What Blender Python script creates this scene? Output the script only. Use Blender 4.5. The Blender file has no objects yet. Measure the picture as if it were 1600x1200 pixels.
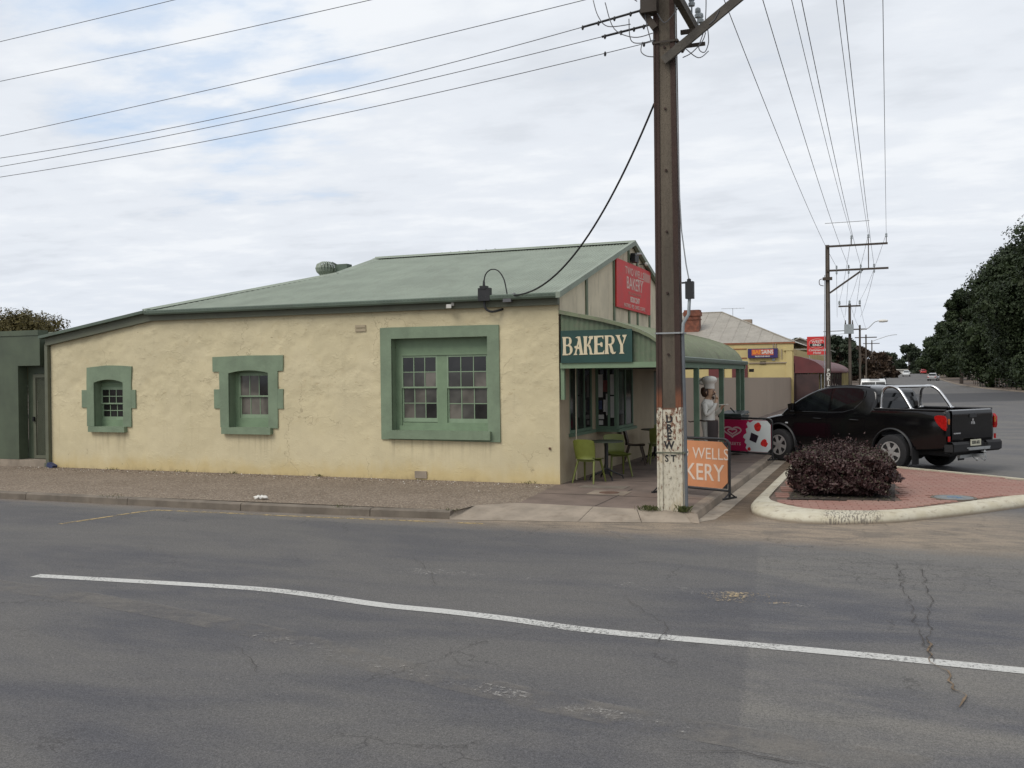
import bpy, bmesh, math, random
import numpy as np
from mathutils import Vector, Matrix, noise as mnoise
R = math.radians
random.seed(7); rng = np.random.default_rng(7)
scene = bpy.context.scene
C = scene.collection

# ---------------------------------------------------------------- camera
cd = bpy.data.cameras.new('camera'); cam = bpy.data.objects.new('camera', cd); C.objects.link(cam)
cd.sensor_width = 36; cd.lens = 36 * 1480 / 1600; cd.clip_start = 0.05; cd.clip_end = 3000
yaw, pitch, roll = R(21.67), R(-0.46), R(0.6)
f = Vector((-math.sin(yaw) * math.cos(pitch), math.cos(yaw) * math.cos(pitch), math.sin(pitch)))
r0 = Vector((math.cos(yaw), math.sin(yaw), 0)); u0 = r0.cross(f)
rr = r0 * math.cos(roll) - u0 * math.sin(roll); uu = u0 * math.cos(roll) + r0 * math.sin(roll)
M = Matrix((rr, uu, -f)).transposed().to_4x4(); M.translation = Vector((0, 0, 2.0))
cam.matrix_world = M
scene.camera = cam

# ---------------------------------------------------------------- world, sun, exposure
SUN_EL, SUN_AZ = 48, 208            # azimuth clockwise from +Y; behind the camera, a little to the left
w = bpy.data.worlds.new('World'); scene.world = w; w.use_nodes = True
nt = w.node_tree; nt.nodes.clear()
def wn(t, **k):
    n = nt.nodes.new(t)
    for a, b in k.items(): setattr(n, a, b)
    return n
def wl(a, b): nt.links.new(a, b)
def wm(op, a, b=None, clamp=False):
    n = wn('ShaderNodeMath', operation=op, use_clamp=clamp)
    for i, v in enumerate((a, b)):
        if v is None: continue
        if isinstance(v, (int, float)): n.inputs[i].default_value = v
        else: wl(v, n.inputs[i])
    return n.outputs[0]
tc = wn('ShaderNodeTexCoord'); sep = wn('ShaderNodeSeparateXYZ'); wl(tc.outputs['Generated'], sep.inputs[0])
zz = wm('ADD', wm('MAXIMUM', sep.outputs[2], 0.0), 0.10)
cmb = wn('ShaderNodeCombineXYZ'); wl(wm('DIVIDE', sep.outputs[0], zz), cmb.inputs[0]); wl(wm('DIVIDE', sep.outputs[1], zz), cmb.inputs[1])
mp = wn('ShaderNodeMapping'); wl(cmb.outputs[0], mp.inputs[0]); mp.inputs['Rotation'].default_value = (0, 0, R(-22)); mp.inputs['Scale'].default_value = (0.75, 1.1, 1.0); mp.inputs['Location'].default_value = (1.3, 0.4, 0)
n1 = wn('ShaderNodeTexNoise'); wl(mp.outputs[0], n1.inputs['Vector']); n1.inputs['Scale'].default_value = 1.25; n1.inputs['Detail'].default_value = 5; n1.inputs['Roughness'].default_value = 0.52; n1.inputs['Distortion'].default_value = 0.25
n2 = wn('ShaderNodeTexNoise'); wl(mp.outputs[0], n2.inputs['Vector']); n2.inputs['Scale'].default_value = 5.0; n2.inputs['Detail'].default_value = 5; n2.inputs['Roughness'].default_value = 0.58
mixn = wm('ADD', wm('MULTIPLY', n1.outputs[0], 0.60), wm('MULTIPLY', n2.outputs[0], 0.40))
ramp = wn('ShaderNodeValToRGB'); wl(mixn, ramp.inputs[0])
cr = ramp.color_ramp; cr.interpolation = 'EASE'
cr.elements[0].position = 0.36; cr.elements[0].color = (0.73, 0.77, 0.83, 1)
cr.elements[1].position = 0.62; cr.elements[1].color = (0.90, 0.93, 0.97, 1)
e = cr.elements.new(0.49); e.color = (0.81, 0.85, 0.91, 1)
# thinner, bluer grey towards the horizon
hz = wn('ShaderNodeMapRange'); wl(sep.outputs[2], hz.inputs[0]); hz.inputs[1].default_value = 0.0; hz.inputs[2].default_value = 0.16; hz.inputs[3].default_value = 0.55; hz.inputs[4].default_value = 0.0; hz.interpolation_type = 'SMOOTHSTEP'
hm = wn('ShaderNodeMix', data_type='RGBA'); wl(hz.outputs[0], hm.inputs[0]); wl(ramp.outputs[0], hm.inputs[6]); hm.inputs[7].default_value = (0.70, 0.76, 0.85, 1)
rift = Vector((-0.572, 0.735, 0.362)).normalized()
dt = wn('ShaderNodeVectorMath', operation='DOT_PRODUCT'); wl(tc.outputs['Generated'], dt.inputs[0]); dt.inputs[1].default_value = rift
veil = wn('ShaderNodeMapRange'); wl(wm('SUBTRACT', dt.outputs['Value'], wm('MULTIPLY', mixn, 0.10)), veil.inputs[0]); veil.inputs[1].default_value = 0.932; veil.inputs[2].default_value = 0.957; veil.inputs[3].default_value = 0.0; veil.inputs[4].default_value = 0.70; veil.interpolation_type = 'SMOOTHSTEP'
vm = wn('ShaderNodeMix', data_type='RGBA'); wl(veil.outputs[0], vm.inputs[0]); wl(hm.outputs[2], vm.inputs[6]); vm.inputs[7].default_value = (0.52, 0.72, 1.0, 1)
sky = wn('ShaderNodeTexSky', sky_type='NISHITA'); sky.sun_disc = False; sky.sun_elevation = R(SUN_EL); sky.sun_rotation = R(SUN_AZ)
skm = wn('ShaderNodeVectorMath', operation='SCALE'); wl(sky.outputs[0], skm.inputs[0]); skm.inputs[3].default_value = 0.15
# openings in the cloud sheet: where the broad noise is low, and one wide rift high to the left
rm = wn('ShaderNodeMapRange'); wl(dt.outputs['Value'], rm.inputs[0]); rm.inputs[1].default_value = 0.978; rm.inputs[2].default_value = 0.9995; rm.inputs[3].default_value = 0.0; rm.inputs[4].default_value = 0.27; rm.interpolation_type = 'SMOOTHSTEP'
gap = wn('ShaderNodeMapRange'); wl(wm('SUBTRACT', mixn, rm.outputs[0]), gap.inputs[0]); gap.inputs[1].default_value = 0.26; gap.inputs[2].default_value = 0.37; gap.inputs[3].default_value = 0.12; gap.inputs[4].default_value = 0.0; gap.interpolation_type = 'SMOOTHSTEP'
mx = wn('ShaderNodeMix', data_type='RGBA'); wl(gap.outputs[0], mx.inputs[0]); wl(vm.outputs[2], mx.inputs[6]); wl(skm.outputs[0], mx.inputs[7])
bg = wn('ShaderNodeBackground'); wl(mx.outputs[2], bg.inputs[0]); bg.inputs[1].default_value = 1.0
wo = wn('ShaderNodeOutputWorld'); wl(bg.outputs[0], wo.inputs[0])

sd = bpy.data.lights.new('sun', 'SUN'); sun = bpy.data.objects.new('sun', sd); C.objects.link(sun)
sd.energy = 1.85; sd.angle = R(30); sd.color = (1.0, 0.95, 0.88)
sdir = Vector((math.sin(R(SUN_AZ)) * math.cos(R(SUN_EL)), math.cos(R(SUN_AZ)) * math.cos(R(SUN_EL)), math.sin(R(SUN_EL))))
sun.rotation_euler = sdir.to_track_quat('Z', 'Y').to_euler()
scene.view_settings.view_transform = 'Standard'; scene.view_settings.look = 'None'
scene.view_settings.gamma = 1; scene.view_settings.use_curve_mapping = False
scene.view_settings.exposure = 0.0
scene.render.engine = 'CYCLES'

# ---------------------------------------------------------------- materials
def lnk(t, a, b): t.links.new(a, b)
def sock(t, n, i, v):
    if v is None: return
    if hasattr(v, 'links') or hasattr(v, 'is_linked'): t.links.new(v, n.inputs[i])
    else: n.inputs[i].default_value = v
class NT:
    def __init__(s, name):
        s.m = bpy.data.materials.new(name); s.m.use_nodes = True; s.t = s.m.node_tree; s.t.nodes.clear()
        s.out = s.t.nodes.new('ShaderNodeOutputMaterial'); s.p = s.t.nodes.new('ShaderNodeBsdfPrincipled')
        s.t.links.new(s.p.outputs[0], s.out.inputs[0])
        tcn = s.t.nodes.new('ShaderNodeTexCoord'); s.obj = tcn.outputs['Object']
        g = s.t.nodes.new('ShaderNodeNewGeometry'); s.pos = g.outputs['Position']; s.isl = g.outputs['Random Per Island']
        s.nor = g.outputs['Normal']
    def n(s, t, **k):
        x = s.t.nodes.new(t)
        for a, b in k.items(): setattr(x, a, b)
        return x
    def math(s, op, a, b=None, c=None, clamp=False):
        x = s.n('ShaderNodeMath', operation=op, use_clamp=clamp)
        for i, v in enumerate((a, b, c)): sock(s.t, x, i, v)
        return x.outputs[0]
    def noise(s, vec, scale, detail=3, rough=0.55, dist=0.0, out=0):
        x = s.n('ShaderNodeTexNoise'); sock(s.t, x, 'Vector', vec); x.inputs['Scale'].default_value = scale
        x.inputs['Detail'].default_value = detail; x.inputs['Roughness'].default_value = rough; x.inputs['Distortion'].default_value = dist
        return x.outputs[out]
    def vor(s, vec, scale, feature='F1', out='Distance'):
        x = s.n('ShaderNodeTexVoronoi', feature=feature); sock(s.t, x, 'Vector', vec); x.inputs['Scale'].default_value = scale
        return x.outputs[out]
    def mapv(s, vec, scale=(1, 1, 1), rot=(0, 0, 0), loc=(0, 0, 0)):
        x = s.n('ShaderNodeMapping'); sock(s.t, x, 0, vec); x.inputs['Scale'].default_value = scale; x.inputs['Rotation'].default_value = rot; x.inputs['Location'].default_value = loc
        return x.outputs[0]
    def rng(s, v, a, b, c=0.0, d=1.0, smooth=True):
        x = s.n('ShaderNodeMapRange'); sock(s.t, x, 0, v); x.clamp = True
        for i, q in zip((1, 2, 3, 4), (a, b, c, d)): x.inputs[i].default_value = q
        if smooth: x.interpolation_type = 'SMOOTHSTEP'
        return x.outputs[0]
    def mix(s, fac, a, b, mode='MIX'):
        x = s.n('ShaderNodeMix', data_type='RGBA', blend_type=mode); sock(s.t, x, 0, fac)
        for i, v in ((6, a), (7, b)):
            if isinstance(v, tuple): v = (*v[:3], 1)
            sock(s.t, x, i, v)
        return x.outputs[2]
    def xyz(s, v):
        x = s.n('ShaderNodeSeparateXYZ'); sock(s.t, x, 0, v); return x.outputs
    def bump(s, h, strength=0.3, dist=0.02):
        x = s.n('ShaderNodeBump'); sock(s.t, x, 'Height', h); x.inputs['Strength'].default_value = strength; x.inputs['Distance'].default_value = dist
        s.t.links.new(x.outputs[0], s.p.inputs['Normal'])
    def base(s, v):
        if isinstance(v, tuple): v = (*v[:3], 1)
        sock(s.t, s.p, 'Base Color', v)
    def rough(s, v): sock(s.t, s.p, 'Roughness', v)
def k3(c, f): return tuple(min(1, x * f) for x in c)
def mk(name, col, rough=0.7, var=0.18, scale=4.0, bump=0.0, bscale=60, metal=0.0, grime=0.0, gcol=(0.10, 0.085, 0.065), spec=None, space='pos'):
    a = NT(name); v = a.pos if space == 'pos' else a.obj
    n = a.noise(v, scale, 4, 0.6)
    c = a.mix(a.rng(n, 0.3, 0.7), k3(col, 1 - var), k3(col, 1 + var))
    if grime > 0:
        g = a.noise(a.mapv(v, (2.3, 2.3, 0.7), loc=(3, 1, 2)), scale * 0.8, 5, 0.65)
        c = a.mix(a.rng(g, 0.5, 0.78, 0, grime), c, gcol)
    a.base(c); a.rough(a.rng(n, 0.2, 0.8, max(0.02, rough - 0.06), min(1, rough + 0.08)))
    a.p.inputs['Metallic'].default_value = metal
    if spec is not None: a.p.inputs['Specular IOR Level'].default_value = spec
    if bump > 0: a.bump(a.noise(v, bscale, 3, 0.6), bump, 0.01)
    return a.m

def m_asphalt():
    a = NT('asphalt'); X, Y, Z = a.xyz(a.pos)
    big = a.noise(a.mapv(a.pos, (0.35, 0.9, 1)), 0.7, 5, 0.6, 0.6)
    mid = a.noise(a.mapv(a.pos, (0.5, 1.4, 1), loc=(5, 2, 0)), 2.2, 5, 0.65)
    fine = a.noise(a.pos, 42, 3, 0.75); grit = a.noise(a.pos, 130, 2, 0.8)
    c = a.mix(a.rng(big, 0.34, 0.66), (0.080, 0.080, 0.090), (0.152, 0.143, 0.130))
    c = a.mix(a.rng(mid, 0.38, 0.75, 0, 0.55), c, (0.172, 0.160, 0.146))
    c = a.mix(a.rng(mid, 0.42, 0.22, 0, 0.5), c, (0.070, 0.070, 0.075))
    # newer, darker patch west of a straight seam running up the cross street
    xs = a.math('ADD', X, a.math('MULTIPLY', Y, 0.105)); wob = a.math('MULTIPLY', a.math('SUBTRACT', fine, 0.5), 0.10)
    patch = a.math('MULTIPLY', a.rng(a.math('ADD', xs, wob), -0.27, -0.20, 1, 0), a.rng(Y, 11.9, 12.1, 1, 0))
    c = a.mix(a.math('MULTIPLY', patch, 0.42), c, (0.070, 0.068, 0.074))
    c = a.mix(a.rng(Y, 8.0, 11.0, 0.0, 0.30), c, (0.118, 0.113, 0.110))
    # darker resurfaced band across the main road
    dk = a.math('MULTIPLY', a.rng(a.math('ADD', Y, a.math('MULTIPLY', X, -0.8)), 68, 71), a.rng(a.math('ADD', Y, a.math('MULTIPLY', X, -0.8)), 96, 99, 1, 0))
    c = a.mix(a.math('MULTIPLY', dk, 0.75), c, (0.045, 0.045, 0.05))
    # sandy dirt washed up along the kerb and round the island nose
    nd = a.noise(a.mapv(a.pos, (0.7, 1.6, 1)), 2.6, 6, 0.7, 0.4)
    d1 = a.math('ADD', Y, a.math('MULTIPLY', a.math('SUBTRACT', nd, 0.5), 1.6))
    d1 = a.math('SUBTRACT', d1, a.math('MULTIPLY', a.rng(X, -9, -2), -0.25))
    dirt = a.math('MULTIPLY', a.rng(d1, 12.0, 12.95), a.rng(Y, 14.6, 16.5, 1, 0))
    dirt = a.math('MULTIPLY', dirt, a.rng(X, 0.0, 4.5, 1, 0.2))
    c = a.mix(a.math('MULTIPLY', dirt, 0.8), c, a.mix(a.rng(nd, 0.38, 0.66), (0.30, 0.235, 0.17), (0.165, 0.135, 0.105)))
    gut = a.math('MULTIPLY', a.math('MULTIPLY', a.rng(a.math('ADD', X, a.math('MULTIPLY', nd, 0.3)), -1.9, -1.55, 1, 0), a.rng(X, -2.8, -2.4)), a.rng(Y, 13.2, 14.4))
    gut = a.math('MULTIPLY', gut, a.rng(Y, 24, 28, 1, 0))
    c = a.mix(a.math('MULTIPLY', gut, 0.9), c, a.mix(a.rng(nd, 0.4, 0.65), (0.10, 0.068, 0.042), (0.17, 0.12, 0.078)))
    # hairline cracks
    wv = a.n('ShaderNodeVectorMath', operation='ADD'); lnk(a.t, a.pos, wv.inputs[0])
    nv = a.n('ShaderNodeVectorMath', operation='SCALE'); lnk(a.t, a.noise(a.pos, 2.5, 4, 0.7, 0, 1), nv.inputs[0]); nv.inputs[3].default_value = 0.55; lnk(a.t, nv.outputs[0], wv.inputs[1])
    ck = a.vor(wv.outputs[0], 0.75, 'DISTANCE_TO_EDGE')
    cm = a.math('MULTIPLY', a.rng(ck, 0.004, 0.011, 1, 0), a.rng(a.noise(a.pos, 0.55, 2), 0.50, 0.62))
    ck2 = a.vor(wv.outputs[0], 3.2, 'DISTANCE_TO_EDGE')
    cm2 = a.math('MULTIPLY', a.rng(ck2, 0.008, 0.03, 1, 0), a.math('MULTIPLY', a.rng(X, -2.5, -0.6), a.math('MULTIPLY', a.rng(Y, 9.6, 10.4), a.rng(Y, 11.2, 12.0, 1, 0))))
    cm = a.math('MAXIMUM', a.math('MULTIPLY', cm, 0.5), a.math('MULTIPLY', cm2, 0.6))
    c = a.mix(a.math('MULTIPLY', cm, 0.7), c, (0.028, 0.026, 0.025))
    # scuffs and flecks of old paint / bitumen
    fl = a.noise(a.mapv(a.pos, (1.0, 3.0, 1)), 9, 2, 0.5)
    c = a.mix(a.rng(fl, 0.765, 0.80, 0, 0.5), c, (0.30, 0.28, 0.25))
    sp = a.noise(a.pos, 24, 2, 0.5); c = a.mix(a.rng(sp, 0.78, 0.82, 0, 0.7), c, (0.035, 0.033, 0.03))
    c = a.mix(1.0, c, a.mix(a.rng(fine, 0.25, 0.75), (0.76, 0.78, 0.80), (1.13, 1.155, 1.185)), 'MULTIPLY')
    c = a.mix(1.0, c, a.mix(a.rng(grit, 0.2, 0.8), (0.50, 0.50, 0.49), (1.56, 1.52, 1.46)), 'MULTIPLY')
    a.base(c); a.rough(0.86); a.p.inputs['Specular IOR Level'].default_value = 0.3
    a.bump(a.math('ADD', a.math('MULTIPLY', grit, 0.6), a.math('SUBTRACT', fine, a.math('MULTIPLY', cm, 1.5))), 0.55, 0.006)
    return a.m
def m_gravel(name, c1, c2, c3, scale=34):
    a = NT(name)
    big = a.noise(a.pos, 0.9, 5, 0.65); st = a.vor(a.pos, scale, 'F1', 'Color'); ds = a.vor(a.pos, scale)
    c = a.mix(a.rng(big, 0.3, 0.7), c1, c2)
    s = a.n('ShaderNodeSeparateColor'); lnk(a.t, st, s.inputs[0])
    c = a.mix(a.rng(s.outputs[0], 0.55, 0.95, 0, 0.75), c, c3)
    c = a.mix(a.rng(s.outputs[1], 0.6, 1.0, 0, 0.55), c, k3(c1, 0.45))
    c = a.mix(a.rng(ds, 0.35, 0.75, 0, 0.5), c, k3(c1, 0.4))
    a.base(c); a.rough(0.95); a.bump(a.math('SUBTRACT', 1.0, ds), 0.7, 0.015)
    return a.m
def m_render(name, col, ylo=0.0):
    # painted lime render over rubble: hue blotches, damp and dust near the ground
    a = NT(name); X, Y, Z = a.xyz(a.pos)
    n = a.noise(a.pos, 1.1, 5, 0.6); n2 = a.noise(a.pos, 5.5, 4, 0.65, 0.8)
    c = a.mix(a.rng(n, 0.32, 0.68), k3(col, 0.93), k3(col, 1.06))
    c = a.mix(a.rng(n2, 0.56, 0.74, 0, 0.35), c, (col[0] * 0.82, col[1] * 0.74, col[2] * 0.66))
    c = a.mix(a.rng(n2, 0.42, 0.26, 0, 0.35), c, k3(col, 1.12))
    zz = a.math('ADD', Z, a.math('MULTIPLY', a.math('SUBTRACT', a.noise(a.mapv(a.pos, (1.5, 1.5, 0.6)), 2.0, 5, 0.7), 0.5), 0.5))
    c = a.mix(a.rng(zz, 0.02, 0.42, 0.55, 0.0), c, (col[0] * 0.92, col[1] * 0.78, col[2] * 0.46))
    c = a.mix(a.rng(zz, -0.12, 0.08, 0.55, 0.0), c, (0.20, 0.145, 0.085))
    pits = a.noise(a.pos, 11, 2, 0.5); c = a.mix(a.rng(pits, 0.765, 0.80, 0, 0.6), c, (0.17, 0.12, 0.07))
    st = a.noise(a.mapv(a.pos, (7, 7, 0.35), loc=(2, 0, 5)), 1.2, 4, 0.6)
    c = a.mix(a.rng(st, 0.60, 0.80, 0, 0.16), c, (0.20, 0.17, 0.12))
    run = a.noise(a.mapv(a.pos, (14, 14, 0.5), loc=(1, 0, 2)), 1.0, 4, 0.65); sl = None
    for x0_, x1_ in ((-16.9, -15.84), (-13.19, -11.94), (-9.19, -6.98)):
        q_ = a.math('MULTIPLY', a.rng(X, x0_ - .02, x0_ + .05), a.rng(X, x1_ - .05, x1_ + .02, 1, 0)); sl = q_ if sl is None else a.math('MAXIMUM', sl, q_)
    sl = a.math('MULTIPLY', sl, a.math('MULTIPLY', a.rng(Z, 0.20, 0.80), a.rng(Z, 0.84, 0.88, 1, 0)))
    c = a.mix(a.math('MULTIPLY', sl, a.rng(run, 0.46, 0.68, 0, 0.42)), c, (0.25, 0.21, 0.14))
    ckw = a.n('ShaderNodeVectorMath', operation='ADD'); lnk(a.t, a.pos, ckw.inputs[0]); lnk(a.t, a.noise(a.pos, 1.6, 4, 0.7, 0, 1), ckw.inputs[1])
    hc = a.math('MULTIPLY', a.rng(a.vor(ckw.outputs[0], 0.55, 'DISTANCE_TO_EDGE'), 0.002, 0.007, 1, 0), a.rng(a.noise(a.pos, 0.7, 2), 0.5, 0.58))
    c = a.mix(a.math('MULTIPLY', hc, 0.45), c, (0.22, 0.17, 0.11))
    pat = a.noise(a.pos, 0.8, 2, 0.4); c = a.mix(a.rng(pat, 0.55, 0.60, 0, 0.22), c, (col[0] * 1.05, col[1] * 1.06, col[2] * 1.12))
    a.base(c); a.rough(0.9)
    rel = a.noise(a.pos, 6, 6, 0.62, 0.35); m = a.math('MULTIPLY', a.rng(Z, 0.9, 1.6, 0.30, 1.0), a.rng(a.noise(a.pos, 1.7, 3, 0.6), 0.42, 0.62, 0.25, 1.0))
    chip = a.rng(a.noise(a.mapv(a.pos, (1, 1, 1.7), (0, R(35), 0)), 5.0, 4, 0.65, 0.4), 0.56, 0.62)
    c = a.mix(a.math('MULTIPLY', a.math('MULTIPLY', a.rng(a.noise(a.mapv(a.pos, (1, 1, 1.9), (0, R(35), 0)), 8, 5, 0.7, 0.5), 0.60, 0.68), m), 0.45), c, (col[0] * 0.62, col[1] * 0.52, col[2] * 0.42)); a.base(c)  # brown crevice marks put the shading of the relief into the colour
    a.bump(a.math('ADD', a.math('MULTIPLY', a.math('ADD', rel, a.math('MULTIPLY', chip, 0.35)), m), a.math('MULTIPLY', a.noise(a.pos, 60, 3, 0.7), 0.16)), 0.42, 0.045)
    return a.m
def m_corr(name, col, streak=0.4, lichen=0.35):
    a = NT(name)
    n = a.noise(a.pos, 1.3, 5, 0.6); s = a.noise(a.mapv(a.pos, (5, 0.6, 0.6)), 2.0, 4, 0.6); s2 = a.noise(a.pos, 14, 3, 0.7)
    c = a.mix(a.rng(n, 0.3, 0.7), k3(col, 0.90), k3(col, 1.10))
    c = a.mix(a.rng(s, 0.5, 0.75, 0, streak), c, k3(col, 0.68))
    c = a.mix(a.rng(s2, 0.50, 0.70, 0, lichen), c, (0.21, 0.20, 0.15)); c = a.mix(a.rng(a.noise(a.pos, 3.5, 5, 0.7), 0.50, 0.66, 0, lichen * .8), c, (0.13, 0.12, 0.085))
    a.base(c); a.rough(0.55); a.p.inputs['Specular IOR Level'].default_value = 0.3; return a.m
def m_leaf(name, c1, c2, c3):
    a = NT(name)
    n = a.noise(a.pos, 0.35 if 'bush' not in name else 5, 3, 0.6)
    c = a.mix(a.rng(n, 0.35, 0.65), c1, c2); c = a.mix(a.rng(a.isl, 0.55, 1.0, 0, 0.8), c, c3)
    a.base(c); a.rough(0.6); a.p.inputs['Specular IOR Level'].default_value = 0.25
    return a.m
def m_polebase(name, steel, rusty, split=1.53):
    # bare above, peeling white paint below a line
    a = NT(name); X, Y, Z = a.xyz(a.obj)
    n = a.noise(a.obj, 9, 6, 0.7); n2 = a.noise(a.mapv(a.obj, (1, 1, 0.5)), 24, 6, 0.75)
    rust = a.mix(a.rng(n, 0.56, 0.80, 0, 0.22), a.mix(a.rng(a.noise(a.mapv(a.obj, (1, 1, 0.1)), 4, 4, 0.6), 0.3, 0.7), k3(steel, .75), k3(steel, 1.35)), rusty)
    white = a.mix(a.rng(n2, 0.3, 0.62), (0.38, 0.345, 0.265), (0.54, 0.50, 0.40))
    white = a.mix(a.rng(a.noise(a.mapv(a.obj, (1, 1, 0.5)), 5, 5, 0.7), 0.5, 0.72, 0, 0.6), white, (0.36, 0.26, 0.13))
    thr = a.math('ADD', n2, a.rng(Z, 0.2, 1.5, 0.02, -0.085))
    pm = a.rng(thr, 0.355, 0.425)
    c = a.mix(a.math('MULTIPLY', pm, a.rng(a.math('ADD', Z, a.math('MULTIPLY', n, 0.05)), split, split + 0.02, 1, 0)), a.mix(a.rng(Z, split, split + .04, 0.6, 0.0), rust, (0.20, 0.065, 0.028)), white)
    orange = a.math('MULTIPLY', a.rng(Z, split + 0.10, split + 0.34, 0.75, 0), a.rng(Z, split, split + 0.01))
    c = a.mix(orange, c, k3(rusty, 1.25) if 'steel' in name else k3(steel, .8))
    a.base(c); a.rough(0.85); a.bump(a.math('ADD', pm, n), 0.4, 0.01); return a.m
def m_glass(name, col=(0.02, 0.022, 0.024), rough=0.06, spec=0.5):
    a = NT(name); n = a.noise(a.pos, 2.2, 2)
    a.base(a.mix(a.rng(n, 0.35, 0.65), k3(col, 0.7), k3(col, 1.5))); a.rough(rough); a.p.inputs['Specular IOR Level'].default_value = spec; return a.m
def m_worn(name, col, thr=0.5, width=0.1, scale=18, alpha=1.0):
    a = NT(name)
    n = a.noise(a.pos, scale, 5, 0.75); n2 = a.noise(a.pos, 2.2, 3, 0.6)
    v = a.math('ADD', n, a.math('MULTIPLY', a.math('SUBTRACT', n2, 0.5), 0.5))
    a.base(a.mix(a.rng(n, 0.3, 0.7), k3(col, 0.85), k3(col, 1.1))); a.rough(0.8)
    tr = a.n('ShaderNodeBsdfTransparent'); ms = a.n('ShaderNodeMixShader')
    lnk(a.t, a.rng(v, thr - width, thr + width, 0, alpha), ms.inputs[0]); lnk(a.t, tr.outputs[0], ms.inputs[1]); lnk(a.t, a.p.outputs[0], ms.inputs[2]); lnk(a.t, ms.outputs[0], a.out.inputs[0])
    return a.m

MT = {}
MT['asphalt'] = m_asphalt()
MT['gravel'] = m_gravel('footpath_gravel', (0.185, 0.138, 0.098), (0.25, 0.195, 0.145), (0.38, 0.32, 0.25), 38)
MT['earth'] = m_gravel('verge_earth', (0.085, 0.058, 0.042), (0.115, 0.080, 0.056), (0.15, 0.12, 0.08), 9)
MT['bedsoil'] = m_gravel('bed_soil', (0.055, 0.040, 0.032), (0.075, 0.055, 0.04), (0.12, 0.09, 0.07), 30)
MT['paving'] = mk('red_brown_paving', (0.150, 0.112, 0.090), 0.85, 0.22, 1.6, 0.3, 90, grime=0.45, gcol=(0.085, 0.062, 0.05))
MT['concrete'] = mk('pale_concrete', (0.27, 0.225, 0.175), 0.9, 0.18, 2.2, 0.35, 70, grime=0.6, gcol=(0.15, 0.11, 0.075))
MT['kerb'] = mk('weathered_kerb_concrete', (0.150, 0.125, 0.098), 0.9, 0.25, 2.0, 0.4, 50, grime=0.6, gcol=(0.085, 0.065, 0.048))
MT['kerbtop'] = mk('kerb_top_concrete', (0.235, 0.190, 0.145), 0.9, 0.22, 2.0, 0.4, 50, grime=0.5)
MT['gutter'] = mk('gutter_concrete', (0.30, 0.255, 0.20), 0.9, 0.15, 3.0, 0.2, 60, grime=0.7, gcol=(0.15, 0.105, 0.07))
def m_wkerb():
    a = NT('scuffed_white_kerb'); n = a.noise(a.pos, 3, 5, 0.7); n2 = a.noise(a.mapv(a.pos, (1, 1, 2.5)), 7, 6, 0.75); X, Y, Z = a.xyz(a.pos)
    c = a.mix(a.rng(n, 0.3, 0.7), (0.43, 0.385, 0.28), (0.52, 0.485, 0.385))
    c = a.mix(a.rng(n2, 0.53, 0.66, 0, 0.75), c, (0.27, 0.22, 0.165))
    c = a.mix(a.rng(a.math('ADD', Z, a.math('MULTIPLY', n2, 0.05)), -0.09, -0.035, 0.8, 0), c, (0.16, 0.12, 0.085))
    sk = a.math('MULTIPLY', a.rng(a.noise(a.mapv(a.pos, (9, 2, 2)), 6, 4, 0.7), 0.5, 0.56), a.math('MULTIPLY', a.rng(X, -0.95, -0.8), a.rng(X, -0.2, 0.0, 1, 0)))
    c = a.mix(a.math('MULTIPLY', sk, 0.8), c, (0.09, 0.075, 0.065))
    a.base(c); a.rough(0.85); a.bump(n2, 0.3, 0.01); return a.m
MT['wkerb'] = m_wkerb()
def m_paver():
    a = NT('red_pavers'); n = a.noise(a.pos, 1.0, 4, 0.6); n2 = a.noise(a.pos, 60, 2, 0.6)
    c = a.mix(a.isl, (0.235, 0.108, 0.084), (0.30, 0.160, 0.125)); c = a.mix(a.rng(n, 0.35, 0.7, 0, 0.6), c, (0.30, 0.19, 0.15))
    c = a.mix(a.rng(n2, 0.3, 0.8, 0.0, 0.25), c, (0.18, 0.12, 0.10)); a.base(c); a.rough(0.9); a.bump(n2, 0.2, 0.005); return a.m
MT['paver'] = m_paver()
MT['joint'] = mk('paver_joint_sand', (0.15, 0.105, 0.08), 0.95, 0.2, 5)
MT['line'] = m_worn('worn_white_line_paint', (0.47, 0.465, 0.44), 0.37, 0.11, 34)
MT['yline'] = m_worn('faded_yellow_line_paint', (0.42, 0.31, 0.14), 0.50, 0.10, 14, 0.8)
MT['streak'] = m_worn('faint_worn_paint', (0.42, 0.40, 0.37), 0.62, 0.09, 26, 0.55)
MT['dust'] = m_worn('pale_dust_track', (0.22, 0.20, 0.175), 0.52, 0.22, 3.5, 0.42)
MT['splash'] = m_worn('dried_paint_splash', (0.42, 0.32, 0.18), 0.60, 0.06, 26, 0.8)
MT['crack'] = mk('crack_filler', (0.050, 0.044, 0.040), 0.95, 0.3, 8)
MT['crackdirt'] = mk('crack_dirt', (0.15, 0.105, 0.065), 0.95, 0.3, 8)
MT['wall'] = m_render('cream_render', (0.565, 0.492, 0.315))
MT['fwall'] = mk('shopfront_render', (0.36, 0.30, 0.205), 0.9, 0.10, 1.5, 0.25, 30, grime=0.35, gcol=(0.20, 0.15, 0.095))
MT['fibro'] = mk('fibre_cement_sheet', (0.56, 0.49, 0.36), 0.85, 0.10, 1.6, 0.1, 30, grime=0.65, gcol=(0.22, 0.18, 0.12))
MT['green'] = mk('sage_green_paint', (0.168, 0.222, 0.145), 0.6, 0.12, 2.5, 0.35, 22, grime=0.28, gcol=(0.10, 0.12, 0.08))
MT['greenl'] = mk('light_green_timber', (0.165, 0.235, 0.142), 0.55, 0.08, 5, 0.1, 60)
MT['bar'] = mk('glazing_bar_paint', (0.21, 0.285, 0.185), 0.5, 0.08, 6)
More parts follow.
